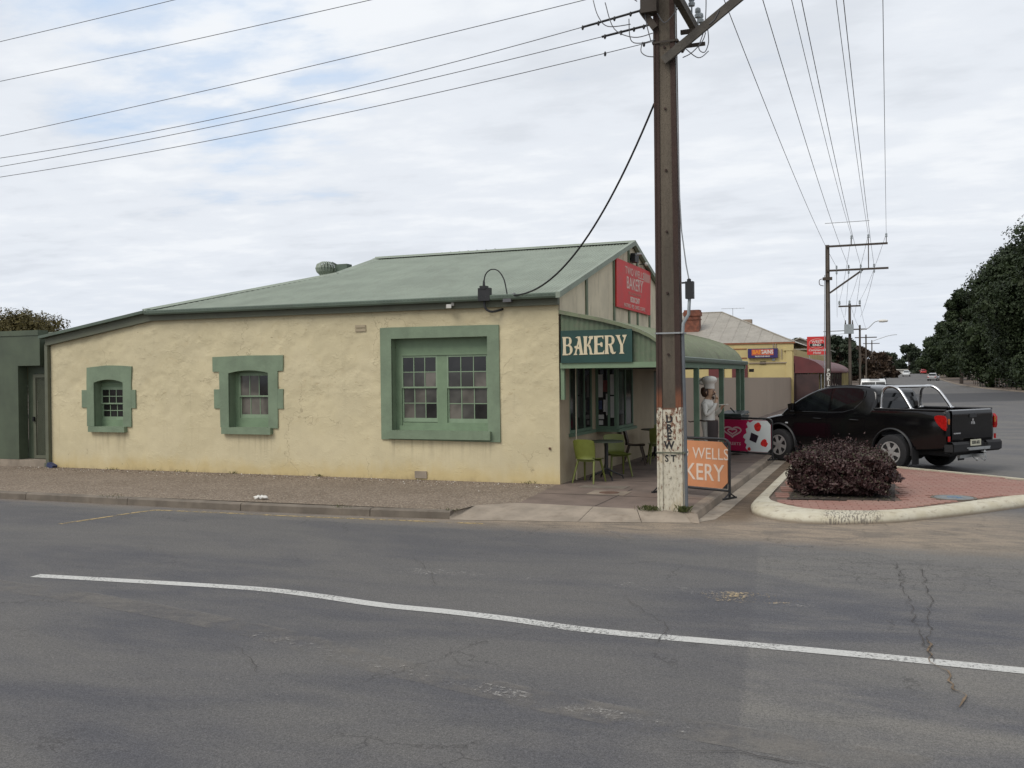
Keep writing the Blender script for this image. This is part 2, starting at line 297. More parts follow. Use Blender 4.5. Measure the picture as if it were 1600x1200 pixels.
MT['dgreen'] = mk('dark_green_paint', (0.072, 0.092, 0.058), 0.6, 0.15, 2, 0.1, 30, grime=0.2, gcol=(0.05, 0.05, 0.04))
MT['post'] = mk('verandah_post_green', (0.095, 0.155, 0.10), 0.55, 0.12, 5)
MT['fascia'] = mk('fascia_grey_green', (0.105, 0.112, 0.076), 0.6, 0.10, 3, grime=0.3, gcol=(0.05, 0.05, 0.035))
MT['gutterm'] = mk('gutter_green_metal', (0.085, 0.115, 0.085), 0.45, 0.12, 2, grime=0.3)
MT['batten'] = mk('gable_batten_green', (0.115, 0.145, 0.088), 0.6, 0.15, 5, grime=0.25)
MT['roof'] = m_corr('corrugated_green_roof', (0.235, 0.270, 0.215), 0.3, 0.14)
MT['vroof'] = m_corr('corrugated_verandah_green', (0.170, 0.195, 0.118), 0.6, 0.75)
MT['vend'] = m_corr('verandah_end_sheet', (0.118, 0.155, 0.098), 0.2)
MT['glass'] = m_glass('window_glass', (0.016, 0.015, 0.014))
MT['glass2'] = m_glass('mid_tone_glass', (0.060, 0.058, 0.052), 0.10)  # mid tone for some panes, paler than the plain glass
MT['glass3'] = m_glass('reflection_tint_glass', (0.11, 0.10, 0.085), 0.12)  # pale base colour puts a reflection into the pane
MT['carglass'] = m_glass('tinted_car_glass', (0.005, 0.006, 0.007), 0.05, 0.35)
MT['black'] = mk('black_plastic', (0.011, 0.011, 0.012), 0.5, 0.2, 8)
MT['rubber'] = mk('tyre_rubber', (0.016, 0.016, 0.017), 0.85, 0.2, 12, 0.3, 60)
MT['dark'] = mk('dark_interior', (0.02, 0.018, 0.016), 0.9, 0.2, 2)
MT['white'] = mk('off_white_paint', (0.62, 0.60, 0.55), 0.5, 0.06, 3)
MT['galv'] = mk('galvanised_steel', (0.32, 0.33, 0.33), 0.5, 0.12, 6, metal=0.5)
MT['pipegrey'] = mk('grey_conduit', (0.105, 0.115, 0.125), 0.55, 0.15, 3)
MT['wire'] = mk('wire_metal', (0.10, 0.10, 0.105), 0.6, 0.1, 3)
MT['cable'] = mk('black_cable', (0.012, 0.012, 0.013), 0.6, 0.1, 3)
MT['porcelain'] = mk('grey_porcelain', (0.28, 0.31, 0.32), 0.35, 0.1, 9)
MT['timber'] = mk('weathered_timber', (0.085, 0.075, 0.062), 0.9, 0.25, 6, 0.4, 30)
MT['psteel'] = m_polebase('pole_steel', (0.042, 0.023, 0.017), (0.17, 0.060, 0.028))
MT['pconc'] = m_polebase('pole_concrete', (0.105, 0.085, 0.062), (0.13, 0.10, 0.07), 1.50)
MT['psteel2'] = mk('far_pole_steel', (0.055, 0.042, 0.032), 0.8, 0.25, 3, space='obj')
MT['pconc2'] = mk('far_pole_concrete', (0.12, 0.10, 0.08), 0.9, 0.2, 3, space='obj')
MT['signgreen'] = mk('bottle_green_sign', (0.012, 0.050, 0.040), 0.5, 0.10, 5)
MT['cream'] = mk('cream_lettering', (0.62, 0.53, 0.36), 0.6, 0.04, 5)
MT['red'] = mk('faded_red_sign', (0.56, 0.030, 0.028), 0.5, 0.10, 3, grime=0.06, gcol=(0.45, 0.14, 0.10))
MT['redlet'] = mk('pale_sign_lettering', (0.60, 0.46, 0.40), 0.6, 0.05, 5)
MT['redlet2'] = mk('faint_sign_lettering', (0.50, 0.22, 0.18), 0.6, 0.05, 5)
MT['orange'] = mk('orange_sign_panel', (0.56, 0.235, 0.105), 0.5, 0.06, 3)
MT['orlet'] = mk('pale_peach_lettering', (0.66, 0.54, 0.44), 0.5, 0.03, 5)
MT['magenta'] = mk('magenta_print', (0.42, 0.008, 0.075), 0.45, 0.04, 3)
MT['icewhite'] = mk('white_print', (0.58, 0.62, 0.62), 0.45, 0.03, 3)
MT['berry'] = mk('strawberry_print', (0.52, 0.022, 0.02), 0.45, 0.3, 30)
MT['choc'] = mk('chocolate_print', (0.018, 0.01, 0.02), 0.45, 0.3, 20)
MT['pinkheart'] = mk('pale_pink_print', (0.62, 0.40, 0.42), 0.5, 0.03, 5)
MT['purple'] = mk('purple_sign', (0.028, 0.016, 0.105), 0.5, 0.1, 5)
MT['orangered'] = mk('orange_red_print', (0.48, 0.10, 0.045), 0.5, 0.1, 5)
MT['yellowlet'] = mk('orange_yellow_lettering', (0.70, 0.22, 0.02), 0.5, 0.03, 5)
MT['chairg'] = mk('lime_plastic', (0.135, 0.155, 0.028), 0.45, 0.10, 6, space='obj')
MT['chairb'] = mk('brown_plastic', (0.055, 0.035, 0.022), 0.5, 0.12, 6, space='obj')
MT['tabletop'] = mk('table_top', (0.045, 0.055, 0.04), 0.4, 0.12, 6)
MT['bin'] = mk('wheelie_bin_green', (0.012, 0.020, 0.016), 0.5, 0.15, 6)
MT['hyellow'] = mk('hotel_yellow_paint', (0.50, 0.405, 0.185), 0.8, 0.08, 0.6, grime=0.25, gcol=(0.26, 0.19, 0.08))
MT['hbeige'] = mk('beige_boundary_render', (0.30, 0.24, 0.185), 0.9, 0.06, 0.4, grime=0.15)
MT['maroon'] = mk('maroon_paint', (0.105, 0.022, 0.022), 0.55, 0.2, 1.2, grime=0.2)
MT['hroof'] = m_corr('grey_galvanised_roof', (0.30, 0.275, 0.235), 0.25)
MT['brick'] = mk('red_chimney_brick', (0.17, 0.062, 0.038), 0.9, 0.35, 4, 0.3, 20, grime=0.3)
MT['trim'] = mk('rust_red_trim', (0.26, 0.10, 0.045), 0.7, 0.15, 2)
MT['hdark'] = mk('hotel_shopfront_maroon', (0.045, 0.022, 0.020), 0.6, 0.3, 1.5)
MT['bark'] = mk('tree_bark', (0.050, 0.038, 0.030), 0.95, 0.3, 3, 0.5, 14)
MT['pine'] = m_leaf('pine_needles', (0.016, 0.026, 0.010), (0.028, 0.042, 0.016), (0.040, 0.056, 0.022))
MT['olive'] = m_leaf('olive_leaves', (0.060, 0.050, 0.015), (0.085, 0.070, 0.022), (0.115, 0.095, 0.03))
MT['gum'] = m_leaf('gum_leaves', (0.022, 0.032, 0.018), (0.040, 0.053, 0.030), (0.060, 0.075, 0.045))
MT['autumn'] = m_leaf('autumn_leaves', (0.038, 0.024, 0.016), (0.055, 0.034, 0.022), (0.080, 0.055, 0.033))
MT['bush'] = m_leaf('bush_leaves', (0.034, 0.015, 0.015), (0.056, 0.026, 0.025), (0.14, 0.098, 0.090))
MT['bushg'] = m_leaf('bush_green_shoots', (0.05, 0.055, 0.03), (0.08, 0.075, 0.045), (0.13, 0.10, 0.08))
MT['grass'] = m_leaf('weed_blades', (0.045, 0.06, 0.018), (0.07, 0.08, 0.025), (0.12, 0.11, 0.045))
def m_paint(name, col, rough=0.25, coat=0.6, dust=0.25):
    a = NT(name); X, Y, Z = a.xyz(a.obj); n = a.noise(a.obj, 1.5, 4, 0.6)
    c = a.mix(a.rng(Z, 0.15, 0.85, dust, 0.02), col, (0.10, 0.085, 0.065)); a.base(c)
    a.rough(a.rng(n, 0.3, 0.7, rough, rough + 0.08)); a.p.inputs['Coat Weight'].default_value = coat; a.p.inputs['Coat Roughness'].default_value = 0.06; return a.m
MT['blackpaint'] = m_paint('black_car_paint', (0.0022, 0.0022, 0.0032), 0.10, 0.0, 0.03)
MT['whitepaint'] = m_paint('white_car_paint', (0.62, 0.63, 0.62))
MT['silverpaint'] = m_paint('silver_car_paint', (0.33, 0.33, 0.33))
MT['redpaint'] = m_paint('red_car_paint', (0.35, 0.02, 0.02))
MT['chrome'] = mk('polished_steel', (0.60, 0.60, 0.60), 0.22, 0.05, 5, metal=1.0)
MT['alloy'] = mk('alloy_wheel_metal', (0.40, 0.395, 0.385), 0.4, 0.12, 9, metal=0.4, space='obj')
MT['tail'] = mk('red_lamp_lens', (0.36, 0.010, 0.009), 0.15, 0.25, 30)
MT['amber'] = mk('amber_lamp_lens', (0.45, 0.13, 0.02), 0.15, 0.2, 30)
MT['clear'] = mk('clear_lamp_lens', (0.45, 0.47, 0.48), 0.12, 0.1, 20)
MT['plate'] = mk('number_plate', (0.52, 0.50, 0.38), 0.5, 0.04, 9)
MT['skin'] = mk('statue_flesh_paint', (0.42, 0.26, 0.17), 0.5, 0.1, 9)
MT['coat'] = mk('statue_white_paint', (0.60, 0.585, 0.53), 0.5, 0.07, 8, grime=0.12)
MT['hair'] = mk('statue_brown_paint', (0.055, 0.026, 0.016), 0.5, 0.15, 9)
MT['apron'] = mk('statue_black_paint', (0.022, 0.013, 0.013), 0.5, 0.2, 9)
MT['paper'] = mk('poster_paper', (0.45, 0.44, 0.42), 0.7, 0.1, 5)
MT['paperb'] = mk('blue_poster', (0.03, 0.04, 0.10), 0.6, 0.3, 12)
MT['paperr'] = mk('red_poster', (0.14, 0.03, 0.025), 0.6, 0.3, 12)
MT['lid'] = mk('service_lid_metal', (0.16, 0.17, 0.17), 0.7, 0.2, 8, 0.4, 60)
MT['lidblue'] = mk('blue_paint_mark', (0.06, 0.16, 0.30), 0.7, 0.2, 8)
MT['lidbrown'] = mk('rusty_lid', (0.11, 0.06, 0.04), 0.8, 0.2, 8)

# ---------------------------------------------------------------- mesh helpers
class MB:
    def __init__(s): s.v = []; s.f = []; s.mi = []
    def add(s, vs, fs, mi=0):
        o = len(s.v); s.v += [tuple(q) for q in vs]; s.f += [tuple(i + o for i in q) for q in fs]; s.mi += [mi] * len(fs); return s
    def box(s, a, b, mi=0):
        x0, y0, z0 = a; x1, y1, z1 = b
        return s.add([(x0, y0, z0), (x1, y0, z0), (x1, y1, z0), (x0, y1, z0), (x0, y0, z1), (x1, y0, z1), (x1, y1, z1), (x0, y1, z1)],
                     [(0, 3, 2, 1), (4, 5, 6, 7), (0, 1, 5, 4), (1, 2, 6, 5), (2, 3, 7, 6), (3, 0, 4, 7)], mi)
    def obox(s, c, size, rot=None, mi=0):
        hx, hy, hz = [q / 2 for q in size]; m = rot or Matrix.Identity(3); c = Vector(c)
        vs = [c + m @ Vector((x, y, z)) for z in (-hz, hz) for x, y in ((-hx, -hy), (hx, -hy), (hx, hy), (-hx, hy))]
        return s.add(vs, [(0, 3, 2, 1), (4, 5, 6, 7), (0, 1, 5, 4), (1, 2, 6, 5), (2, 3, 7, 6), (3, 0, 4, 7)], mi)
    def bar(s, p, q, w, h=None, up=(0, 0, 1), mi=0):
        p, q = Vector(p), Vector(q); d = (q - p); L = d.length; d.normalize(); h = h or w
        x = d.cross(Vector(up)); 
        if x.length < 1e-4: x = d.cross(Vector((0, 1, 0)))
        x.normalize(); y = d.cross(x); m = Matrix((x, y, d)).transposed()
        return s.obox((p + q) / 2, (w, h, L), m, mi)
    def tube(s, pts, r, n=8, mi=0, cap=True):
        pts = [Vector(p) for p in pts]; rs = r if isinstance(r, (list, tuple)) else [r] * len(pts)
        vs = []; ref = None
        for i, p in enumerate(pts):
            a = pts[max(0, i - 1)]; b = pts[min(len(pts) - 1, i + 1)]; d = (b - a).normalized()
            if ref is None:
                ref = d.cross(Vector((0, 0, 1)))
                if ref.length < 1e-3: ref = d.cross(Vector((0, 1, 0)))
            x = (ref - d * ref.dot(d)).normalized(); ref = x; y = d.cross(x)
            vs += [p + (x * math.cos(2 * math.pi * k / n) + y * math.sin(2 * math.pi * k / n)) * rs[i] for k in range(n)]
        fs = [(i * n + k, i * n + (k + 1) % n, (i + 1) * n + (k + 1) % n, (i + 1) * n + k) for i in range(len(pts) - 1) for k in range(n)]
        if cap: fs += [tuple(range(n - 1, -1, -1)), tuple(range((len(pts) - 1) * n, len(pts) * n))]
        return s.add(vs, fs, mi)
    def prism(s, poly, fn, d0, d1, mi=0):
        """poly: 2d points; fn(u,v,d) -> 3d; extruded from d0 to d1."""
        n = len(poly); vs = [fn(u, v, d0) for u, v in poly] + [fn(u, v, d1) for u, v in poly]
        return s.add(vs, [tuple(range(n)), tuple(range(2 * n - 1, n - 1, -1))] + [(i, i + n, (i + 1) % n + n, (i + 1) % n) for i in range(n)], mi)
    def lathe(s, prof, n=16, c=(0, 0, 0), axis='z', mi=0, cap=True):
        vs = []
        for r_, h in prof:
            for k in range(n):
                a = 2 * math.pi * k / n; x, y, z = r_ * math.cos(a), r_ * math.sin(a), h
                if axis == 'y': x, y, z = x, z, y
                if axis == 'x': x, y, z = z, x, y
                vs.append((c[0] + x, c[1] + y, c[2] + z))
        m = len(prof)
        fs = [(i * n + k, i * n + (k + 1) % n, (i + 1) * n + (k + 1) % n, (i + 1) * n + k) for i in range(m - 1) for k in range(n)]
        if cap: fs += [tuple(range(n - 1, -1, -1)), tuple(range((m - 1) * n, m * n))]
        return s.add(vs, fs, mi)
    def grid(s, rows, mi=0, closed=False):
        n = len(rows[0]); vs = [p for r_ in rows for p in r_]
        fs = [(i * n + k, i * n + (k + 1) % n, (i + 1) * n + (k + 1) % n, (i + 1) * n + k) for i in range(len(rows) - 1) for k in range(n if closed else n - 1)]
        return s.add(vs, fs, mi)
    def mesh(s, name, mats, org=(0, 0, 0), smooth=None, fixn=True):
        me = bpy.data.meshes.new(name); o = Vector(org)
        me.from_pydata([(v[0] - o.x, v[1] - o.y, v[2] - o.z) for v in s.v], [], s.f)
        for m in (mats if isinstance(mats, (list, tuple)) else [mats]): me.materials.append(MT[m] if isinstance(m, str) else m)
        if any(s.mi): me.polygons.foreach_set('material_index', s.mi)
        if fixn:
            bm = bmesh.new(); bm.from_mesh(me); bmesh.ops.recalc_face_normals(bm, faces=bm.faces); bm.to_mesh(me); bm.free()
        if smooth is not None:
            me.shade_smooth() if hasattr(me, 'shade_smooth') else None
            if smooth < 179: me.set_sharp_from_angle(angle=R(smooth))
        me.update(); return me
ORG = {}
def props(o, label=None, cat=None, group=None, kind=None):
    if label: o['label'] = label
    if cat: o['category'] = cat
    if group: o['group'] = group
    if kind: o['kind'] = kind
    return o
def thing(name, label, cat, loc=(0, 0, 0), rz=0.0, group=None, local=False):
    o = bpy.data.objects.new(name, None); C.objects.link(o); o.empty_display_size = 0.2
    o.location = loc; o.rotation_euler = (0, 0, rz); ORG[o.name] = Vector((0, 0, 0)) if local else Vector(loc)
    return props(o, label, cat, group)
def link(me, name, parent=None, loc=None, rot=None):
    o = bpy.data.objects.new(name, me); C.objects.link(o)
    if parent is not None: o.parent = parent; ORG[o.name] = ORG[parent.name]
    if loc is not None: o.location = loc
    if rot is not None: o.rotation_euler = rot
    return o
def part(mb, name, mats, parent, smooth=None, label=None, kind=None, fixn=True):
    o = link(mb.mesh(name, mats, ORG[parent.name], smooth, fixn), name, parent)
    return props(o, label, None, None, kind)
def solo(mb, name, mats, label=None, cat=None, org=(0, 0, 0), group=None, kind=None, smooth=None, fixn=True):
    o = link(mb.mesh(name, mats, org, smooth, fixn), name); o.location = org; ORG[o.name] = Vector(org)
    return props(o, label, cat, group, kind)
def dup(root, loc, rz, label=None, group=None, cat=None):
    r_ = root.copy(); C.objects.link(r_); r_.location = loc; r_.rotation_euler = (0, 0, rz); ORG[r_.name] = ORG[root.name]
    if label: r_['label'] = label
    if group: r_['group'] = group
    for ch in list(root.children):
        c_ = ch.copy(); C.objects.link(c_); c_.parent = r_
        for g in list(ch.children):
            d_ = g.copy(); C.objects.link(d_); d_.parent = c_
    return r_
def modified(mb, mods, mats, name, smooth=None):
    """evaluate modifiers on a temp object and return a plain mesh"""
    me = mb.mesh(name, mats, fixn=True); o = bpy.data.objects.new('tmp', me); C.objects.link(o)
    tmp = [o]
    for kind, kw in mods:
        if kind == 'CUT':
            cm = kw.mesh('cut', mats); co = bpy.data.objects.new('tmpcut', cm); C.objects.link(co); tmp.append(co)
            m = o.modifiers.new('b', 'BOOLEAN'); m.object = co; m.operation = 'DIFFERENCE'; m.solver = 'EXACT'
        else:
            m = o.modifiers.new('m', kind)
            for a, b in kw.items(): setattr(m, a, b)
    dg = bpy.context.evaluated_depsgraph_get(); dg.update()
    out = bpy.data.meshes.new_from_object(o.evaluated_get(dg))
    out.name = name
    for t in tmp: bpy.data.objects.remove(t)
    if smooth is not None: out.shade_smooth(); out.set_sharp_from_angle(angle=R(smooth))
    return out
_txt = {}
def text_mesh(s, size, extrude=0.002, sx=1.0, bold=0.0, align='CENTER', shear=0.0, spacing=1.0):
    cu = bpy.data.curves.new('t', 'FONT'); cu.body = s; cu.size = size; cu.extrude = extrude; cu.align_x = align; cu.align_y = 'CENTER'; cu.offset = bold; cu.shear = shear; cu.space_character = spacing
    cu.resolution_u = 3
    o = bpy.data.objects.new('t', cu); C.objects.link(o); dg = bpy.context.evaluated_depsgraph_get(); dg.update()
    me = bpy.data.meshes.new_from_object(o.evaluated_get(dg)); bpy.data.objects.remove(o); bpy.data.curves.remove(cu)
    me.transform(Matrix.Diagonal((sx, 1, 1, 1))); return me
def lettering(s, size, mat, parent, loc, facing='-Y', sx=1.0, name='lettering', bold=0.0, extrude=0.002, align='CENTER', shear=0.0, spacing=1.0):
    me = text_mesh(s, size, extrude, sx, bold, align, shear, spacing)
    rot = {'-Y': (R(90), 0, 0), '+X': (R(90), 0, R(90))}.get(facing, facing)
    from mathutils import Euler
    me.transform(Matrix.Translation(Vector(loc) - ORG[parent.name]) @ Euler(rot).to_matrix().to_4x4())
    me.materials.clear(); me.materials.append(MT[mat]); me.name = name
    return link(me, name, parent)
def zg(y):
    t = min(1, max(0, (y - 120) / 210)); return 1.6 * t * t * (3 - 2 * t)
def smoothc(pts, n=6):
    P_ = [Vector(p) for p in pts]; out = []
    for i in range(len(P_) - 1):
        p0 = P_[max(0, i - 1)]; p1 = P_[i]; p2 = P_[i + 1]; p3 = P_[min(len(P_) - 1, i + 2)]
        for k in range(n):
            t_ = k / n; out.append(0.5 * ((2 * p1) + (p2 - p0) * t_ + (2 * p0 - 5 * p1 + 4 * p2 - p3) * t_ * t_ + (3 * p1 - p0 - 3 * p2 + p3) * t_ ** 3))
    return out + [P_[-1]]
smoothc_ = smoothc
# ================================================================ SETTING
ZR = -0.12                                      # road level; the footpath is at 0
def sheet(name, poly, z, mat, **k):
    mb = MB(); mb.add([(x, y, z) for x, y in poly], [tuple(range(len(poly)))]); return solo(mb, name, mat, kind='structure', fixn=False)
def far_edge(y):                                # right-hand edge of the main road
    pts = [(12, 60), (22, 60), (30, 24), (60, 15.5), (90, 13.6), (107, 12.7), (124, 11.2), (154, 9.9), (195, 9.6), (250, 10.0), (340, 10.4), (900, 10.4)]
    for (a, xa), (b, xb) in zip(pts, pts[1:]):
        if y <= b: return xa + (xb - xa) * (y - a) / (b - a)
    return 10.4
ys = [-60, 0, 12, 22, 26, 30, 40, 50, 60, 70, 80, 90, 100, 107, 115, 124, 140, 154, 170, 185, 200, 215, 230, 250, 270, 290, 310, 330, 360, 420, 600, 900, 1400]
mb = MB(); xs = [-1400, -300, -100, -40, -15, -2.6, 5, 10, 14, 25, 60, 200, 600, 1400]
mb.grid([[(x, y, zg(y) - 0.16) for x in xs] for y in [-300] + ys]); solo(mb, 'ground', 'earth', kind='structure', fixn=False)
mb = MB()
mb.add([(-90, -60, ZR), (60, -60, ZR), (60, 12, ZR), (-2.6, 12, ZR), (-2.6, 13.75, ZR), (-5.7, 12.85, ZR), (-6.1, 12.76, ZR), (-15, 12.52, ZR), (-90, 11.2, ZR)], [tuple(range(9))])
rows = [[(-2.6, y, zg(y) + ZR), ((far_edge(y) - 2.6) / 2, y, zg(y) + ZR), (far_edge(y), y, zg(y) + ZR)] for y in ys if 12 <= y <= 900]
mb.grid(rows); solo(mb, 'road', 'asphalt', kind='structure', fixn=False)
# gravel footpath beside the cottage wall, its kerb, and the paved corner
sheet('gravel_footpath', [(-90, 11.27), (-15.06, 12.59), (-6.05, 12.90), (-5.98, 13.43), (-5.44, 13.91), (-5.70, 16.62), (-90, 16.62)], 0.0, 'gravel')
sheet('corner_pavement', [(-5.44, 13.91), (-4.16, 13.86), (-2.76, 13.76), (-2.76, 60), (-5.72, 60), (-5.72, 16.62), (-5.70, 16.62)], 0.0, 'paving')
mb = MB()
seg = [(-60, 11.90), (-30, 12.28), (-15.06, 12.52), (-10.57, 12.53), (-8.2, 12.56), (-6.08, 12.76)]
def along(t):
    for (a, ya), (b, yb) in zip(seg, seg[1:]):
        if t <= b: return ya + (yb - ya) * (t - a) / (b - a)
    return seg[-1][1]
kb = thing('kerb', None, None, (-10, 12.5, 0)); kb['kind'] = 'structure'
x = -40.0
for n in range(18):
    L = 2.33 if n < 10 else 2.33
    x1 = min(x + L, -6.08) - 0.012
    if x >= -6.1: break
    a = MB(); ya, yb = along(x), along(x1); t = 0.14
    prof = [(0.0, ZR - .05), (0.010, -0.02), (0.03, -0.002), (t, 0.004), (t, ZR - .05)]
    a.grid([[(x, ya + p, q) for p, q in prof], [(x1, yb + p, q) for p, q in prof]], closed=True)
    a.f += [(0, 1, 2, 3, 4), (9, 8, 7, 6, 5)]; a.mi += [0, 0]
    part(a, 'kerb_stone', 'kerb', kb, smooth=40); x = x1 + 0.012
# sloping concrete crossing at the corner
mb = MB()
def ramp(poly_low, poly_high):
    mb.grid([[(x, y, z) for x, y, z in poly_low], [(x, y, z) for x, y, z in poly_high]])
low = [(-6.07, 12.70, ZR + .004), (-5.78, 12.74, ZR + .004), (-5.0, 12.93, ZR + .004), (-4.19, 13.08, ZR + .004), (-3.3, 13.30, ZR + .004), (-2.62, 13.50, ZR + .004)]
high = [(-6.02, 13.43, .004), (-5.44, 13.92, .004), (-4.8, 13.89, .004), (-4.19, 13.86, .004), (-3.5, 13.81, .004), (-2.80, 13.76, .004)]
for i in range(5):
    g = 0.008 if i in (2, 3) else 0
    a = [Vector(low[i]), Vector(low[i + 1]) - Vector((g, 0, 0))]; b = [Vector(high[i]), Vector(high[i + 1]) - Vector((g, 0, 0))]
    mb.grid([[a[0], a[1]], [b[0], b[1]]])
mb.add([(-6.07, 12.70, ZR + .004), (-6.02, 13.43, .004), (-6.14, 12.90, .003)], [(0, 1, 2)])
solo(mb, 'concrete_crossing', 'concrete', kind='structure', fixn=False)
mb = MB(); prof = [(0.0, 0.004), (0.13, 0.0), (0.16, -0.02), (0.19, ZR - .02)]
mb.grid([[(-2.78 + p, y, q) for p, q in prof] for y in np.linspace(13.74, 60, 24)]); mb.add([(-2.78, 13.74, .004), (-2.65, 13.74, 0), (-2.62, 13.74, -.02), (-2.59, 13.74, ZR - .05), (-2.78, 13.74, ZR - .05)], [(0, 1, 2, 3, 4)]); mb.add([(-2.80, 13.755, .003), (-2.59, 13.74, -.02), (-2.50, 13.45, ZR + .004), (-2.62, 13.48, ZR + .006)], [(0, 1, 2, 3)]); solo(mb, 'side_kerb', 'kerbtop', kind='structure', fixn=False)
sheet('concrete_gutter', [(-2.585, 13.5), (-2.36, 13.9), (-2.31, 15), (-2.31, 60), (-2.585, 60)], ZR + .004, 'gutter')
# joints in the pavement
mb = MB()
for y in (15.2, 17.4, 19.6, 21.8, 24): mb.box((-5.6, y - .006, 0.002), (-2.8, y + .006, 0.0045))
mb.box((-4.19, 13.90, 0.002), (-4.18, 16.2, .0045)); solo(mb, 'pavement_joint', 'crack', kind='structure')
# white centre line (wanders as painted), worn yellow kerb marks
def ribbon(name, pts, wd, mat, z, taper=False):
    mb = MB(); P_ = [Vector((x, y, 0)) for x, y in pts]; rows = []
    fine = []
    for i in range(len(P_) - 1):
        for k in range(6):
            t = k / 6; p0 = P_[max(0, i - 1)]; p1 = P_[i]; p2 = P_[i + 1]; p3 = P_[min(len(P_) - 1, i + 2)]
            fine.append(0.5 * ((2 * p1) + (p2 - p0) * t + (2 * p0 - 5 * p1 + 4 * p2 - p3) * t * t + (3 * p1 - p0 - 3 * p2 + p3) * t ** 3))
    fine.append(P_[-1])
    for i, p in enumerate(fine):
        d = (fine[min(i + 1, len(fine) - 1)] - fine[max(i - 1, 0)]).normalized(); nrm = Vector((-d.y, d.x, 0))
        hw = wd / 2 * (min(1, 4 * min(i, len(fine) - 1 - i) / len(fine)) if taper else 1) + 1e-4
        rows.append([(p.x + nrm.x * hw, p.y + nrm.y * hw, z), (p.x - nrm.x * hw, p.y - nrm.y * hw, z)])
    mb.grid(rows); return solo(mb, name, mat, kind='structure', fixn=False)
ribbon('road_line', [(-8.66, 7.655), (-7.48, 7.78), (-6.35, 7.89), (-5.72, 7.91), (-5.15, 7.85), (-4.39, 7.73), (-3.72, 7.71), (-3.07, 7.65), (-2.45, 7.55), (-1.9, 7.53), (-0.89, 7.55), (0.04, 7.55), (0.9, 7.53), (2.5, 7.5), (5, 7.4), (9, 7.2)], 0.155, 'line', ZR + .004)
ribbon('yellow_line', [(-11.43, 10.55), (-11.3, 11.3), (-11.16, 12.05), (-10.8, 12.2), (-8.49, 12.30), (-7.0, 12.4), (-5.44, 12.50)], 0.09, 'yline', ZR + .004)
ribbon('dust_track', [(-10, 7.35), (-8.6, 7.17), (-7.19, 7.02), (-4.97, 6.6), (-3.73, 6.19), (-2.88, 5.98), (-1.9, 5.75), (-1, 5.62), (0.2, 5.5)], 0.34, 'dust', ZR + .004)
ribbon('old_road_line', [(-4.9, 6.5), (-3.8, 6.2), (-2.88, 5.97), (-1.9, 5.74), (-1.1, 5.62)], 0.16, 'streak', ZR + .008)
ribbon('scuffed_line', [(-5.0, 9.2), (-3.2, 9.3), (-2.2, 9.25), (-1.2, 9.12), (-0.2, 9.05)], 0.30, 'streak', ZR + .004)
ribbon('paint_splash', [(-1.75, 9.2), (-1.4, 9.1), (-1.1, 9.15), (-0.75, 9.08)], 0.42, 'splash', ZR + .008, True)
def crack(pts, wd, mat='crack', seed=1):
    rs = random.Random(seed); out = []
    for (x0, y0), (x1, y1) in zip(pts, pts[1:]):
        n = max(3, int(math.hypot(x1 - x0, y1 - y0) / 0.09))
        for i in range(n): t = i / n; out.append((x0 + (x1 - x0) * t + rs.uniform(-.030, .030), y0 + (y1 - y0) * t + rs.uniform(-.025, .025)))
    out.append(pts[-1]); mb = MB(); rows = []
    for i, (x, y) in enumerate(out):
        a = out[max(0, i - 1)]; b = out[min(len(out) - 1, i + 1)]; dx, dy = b[0] - a[0], b[1] - a[1]; l = math.hypot(dx, dy) or 1
        hw = wd * .42 * rs.uniform(.15, .75) * (0.3 if i in (0, len(out) - 1) else 1)
        rows.append([(x - dy / l * hw, y + dx / l * hw, ZR + .012), (x + dy / l * hw, y - dx / l * hw, ZR + .012)])
    mb.grid(rows); return mb
ca = MB()
for pts, wd, sd_ in (([(0.06, 11.4), (0.10, 10.6), (0.16, 9.4), (0.20, 8.6), (0.29, 7.5)], .016, 1), ([(0.30, 11.2), (0.33, 10.3), (0.36, 9.6), (0.30, 9.1), (0.30, 8.4), (0.26, 8.0)], .016, 2),
                   ([(-2.4, 8.9), (-2.1, 8.35), (-1.75, 7.9), (-1.7, 7.3)], .010, 3), ([(-1.1, 5.28), (-0.8, 5.36), (-0.5, 5.34), (-.2, 5.25)], .022, 4), ([(-.55, 5.9), (-.3, 6.02), (0.0, 5.98)], .010, 5),
                   ([(-.9, 11.4), (-.3, 11.2), (.3, 11.3), (1.0, 11.05), (1.5, 11.15)], .014, 6), ([(-1.0, 12.1), (-.4, 11.9), (.1, 11.5), (.6, 11.6)], .012, 7), ([(-5.2, 9.9), (-4.6, 9.2), (-4.3, 8.6)], .010, 8),
                   ([(-3.2, 6.7), (-3.0, 6.35), (-2.75, 6.25)], .008, 9), ([(-4.9, 6.2), (-4.5, 5.9), (-4.2, 5.6)], .008, 10)):
    m_ = crack(pts, wd, seed=sd_); ca.add(m_.v, m_.f)
solo(ca, 'road_crack', 'crack', kind='structure', fixn=False)
m_ = crack([(0.27, 8.1), (0.29, 7.5), (0.38, 7.2), (0.40, 6.95), (0.46, 6.8), (.40, 6.55)], .030, seed=11); solo(m_, 'filled_crack', 'crackdirt', kind='structure', fixn=False)
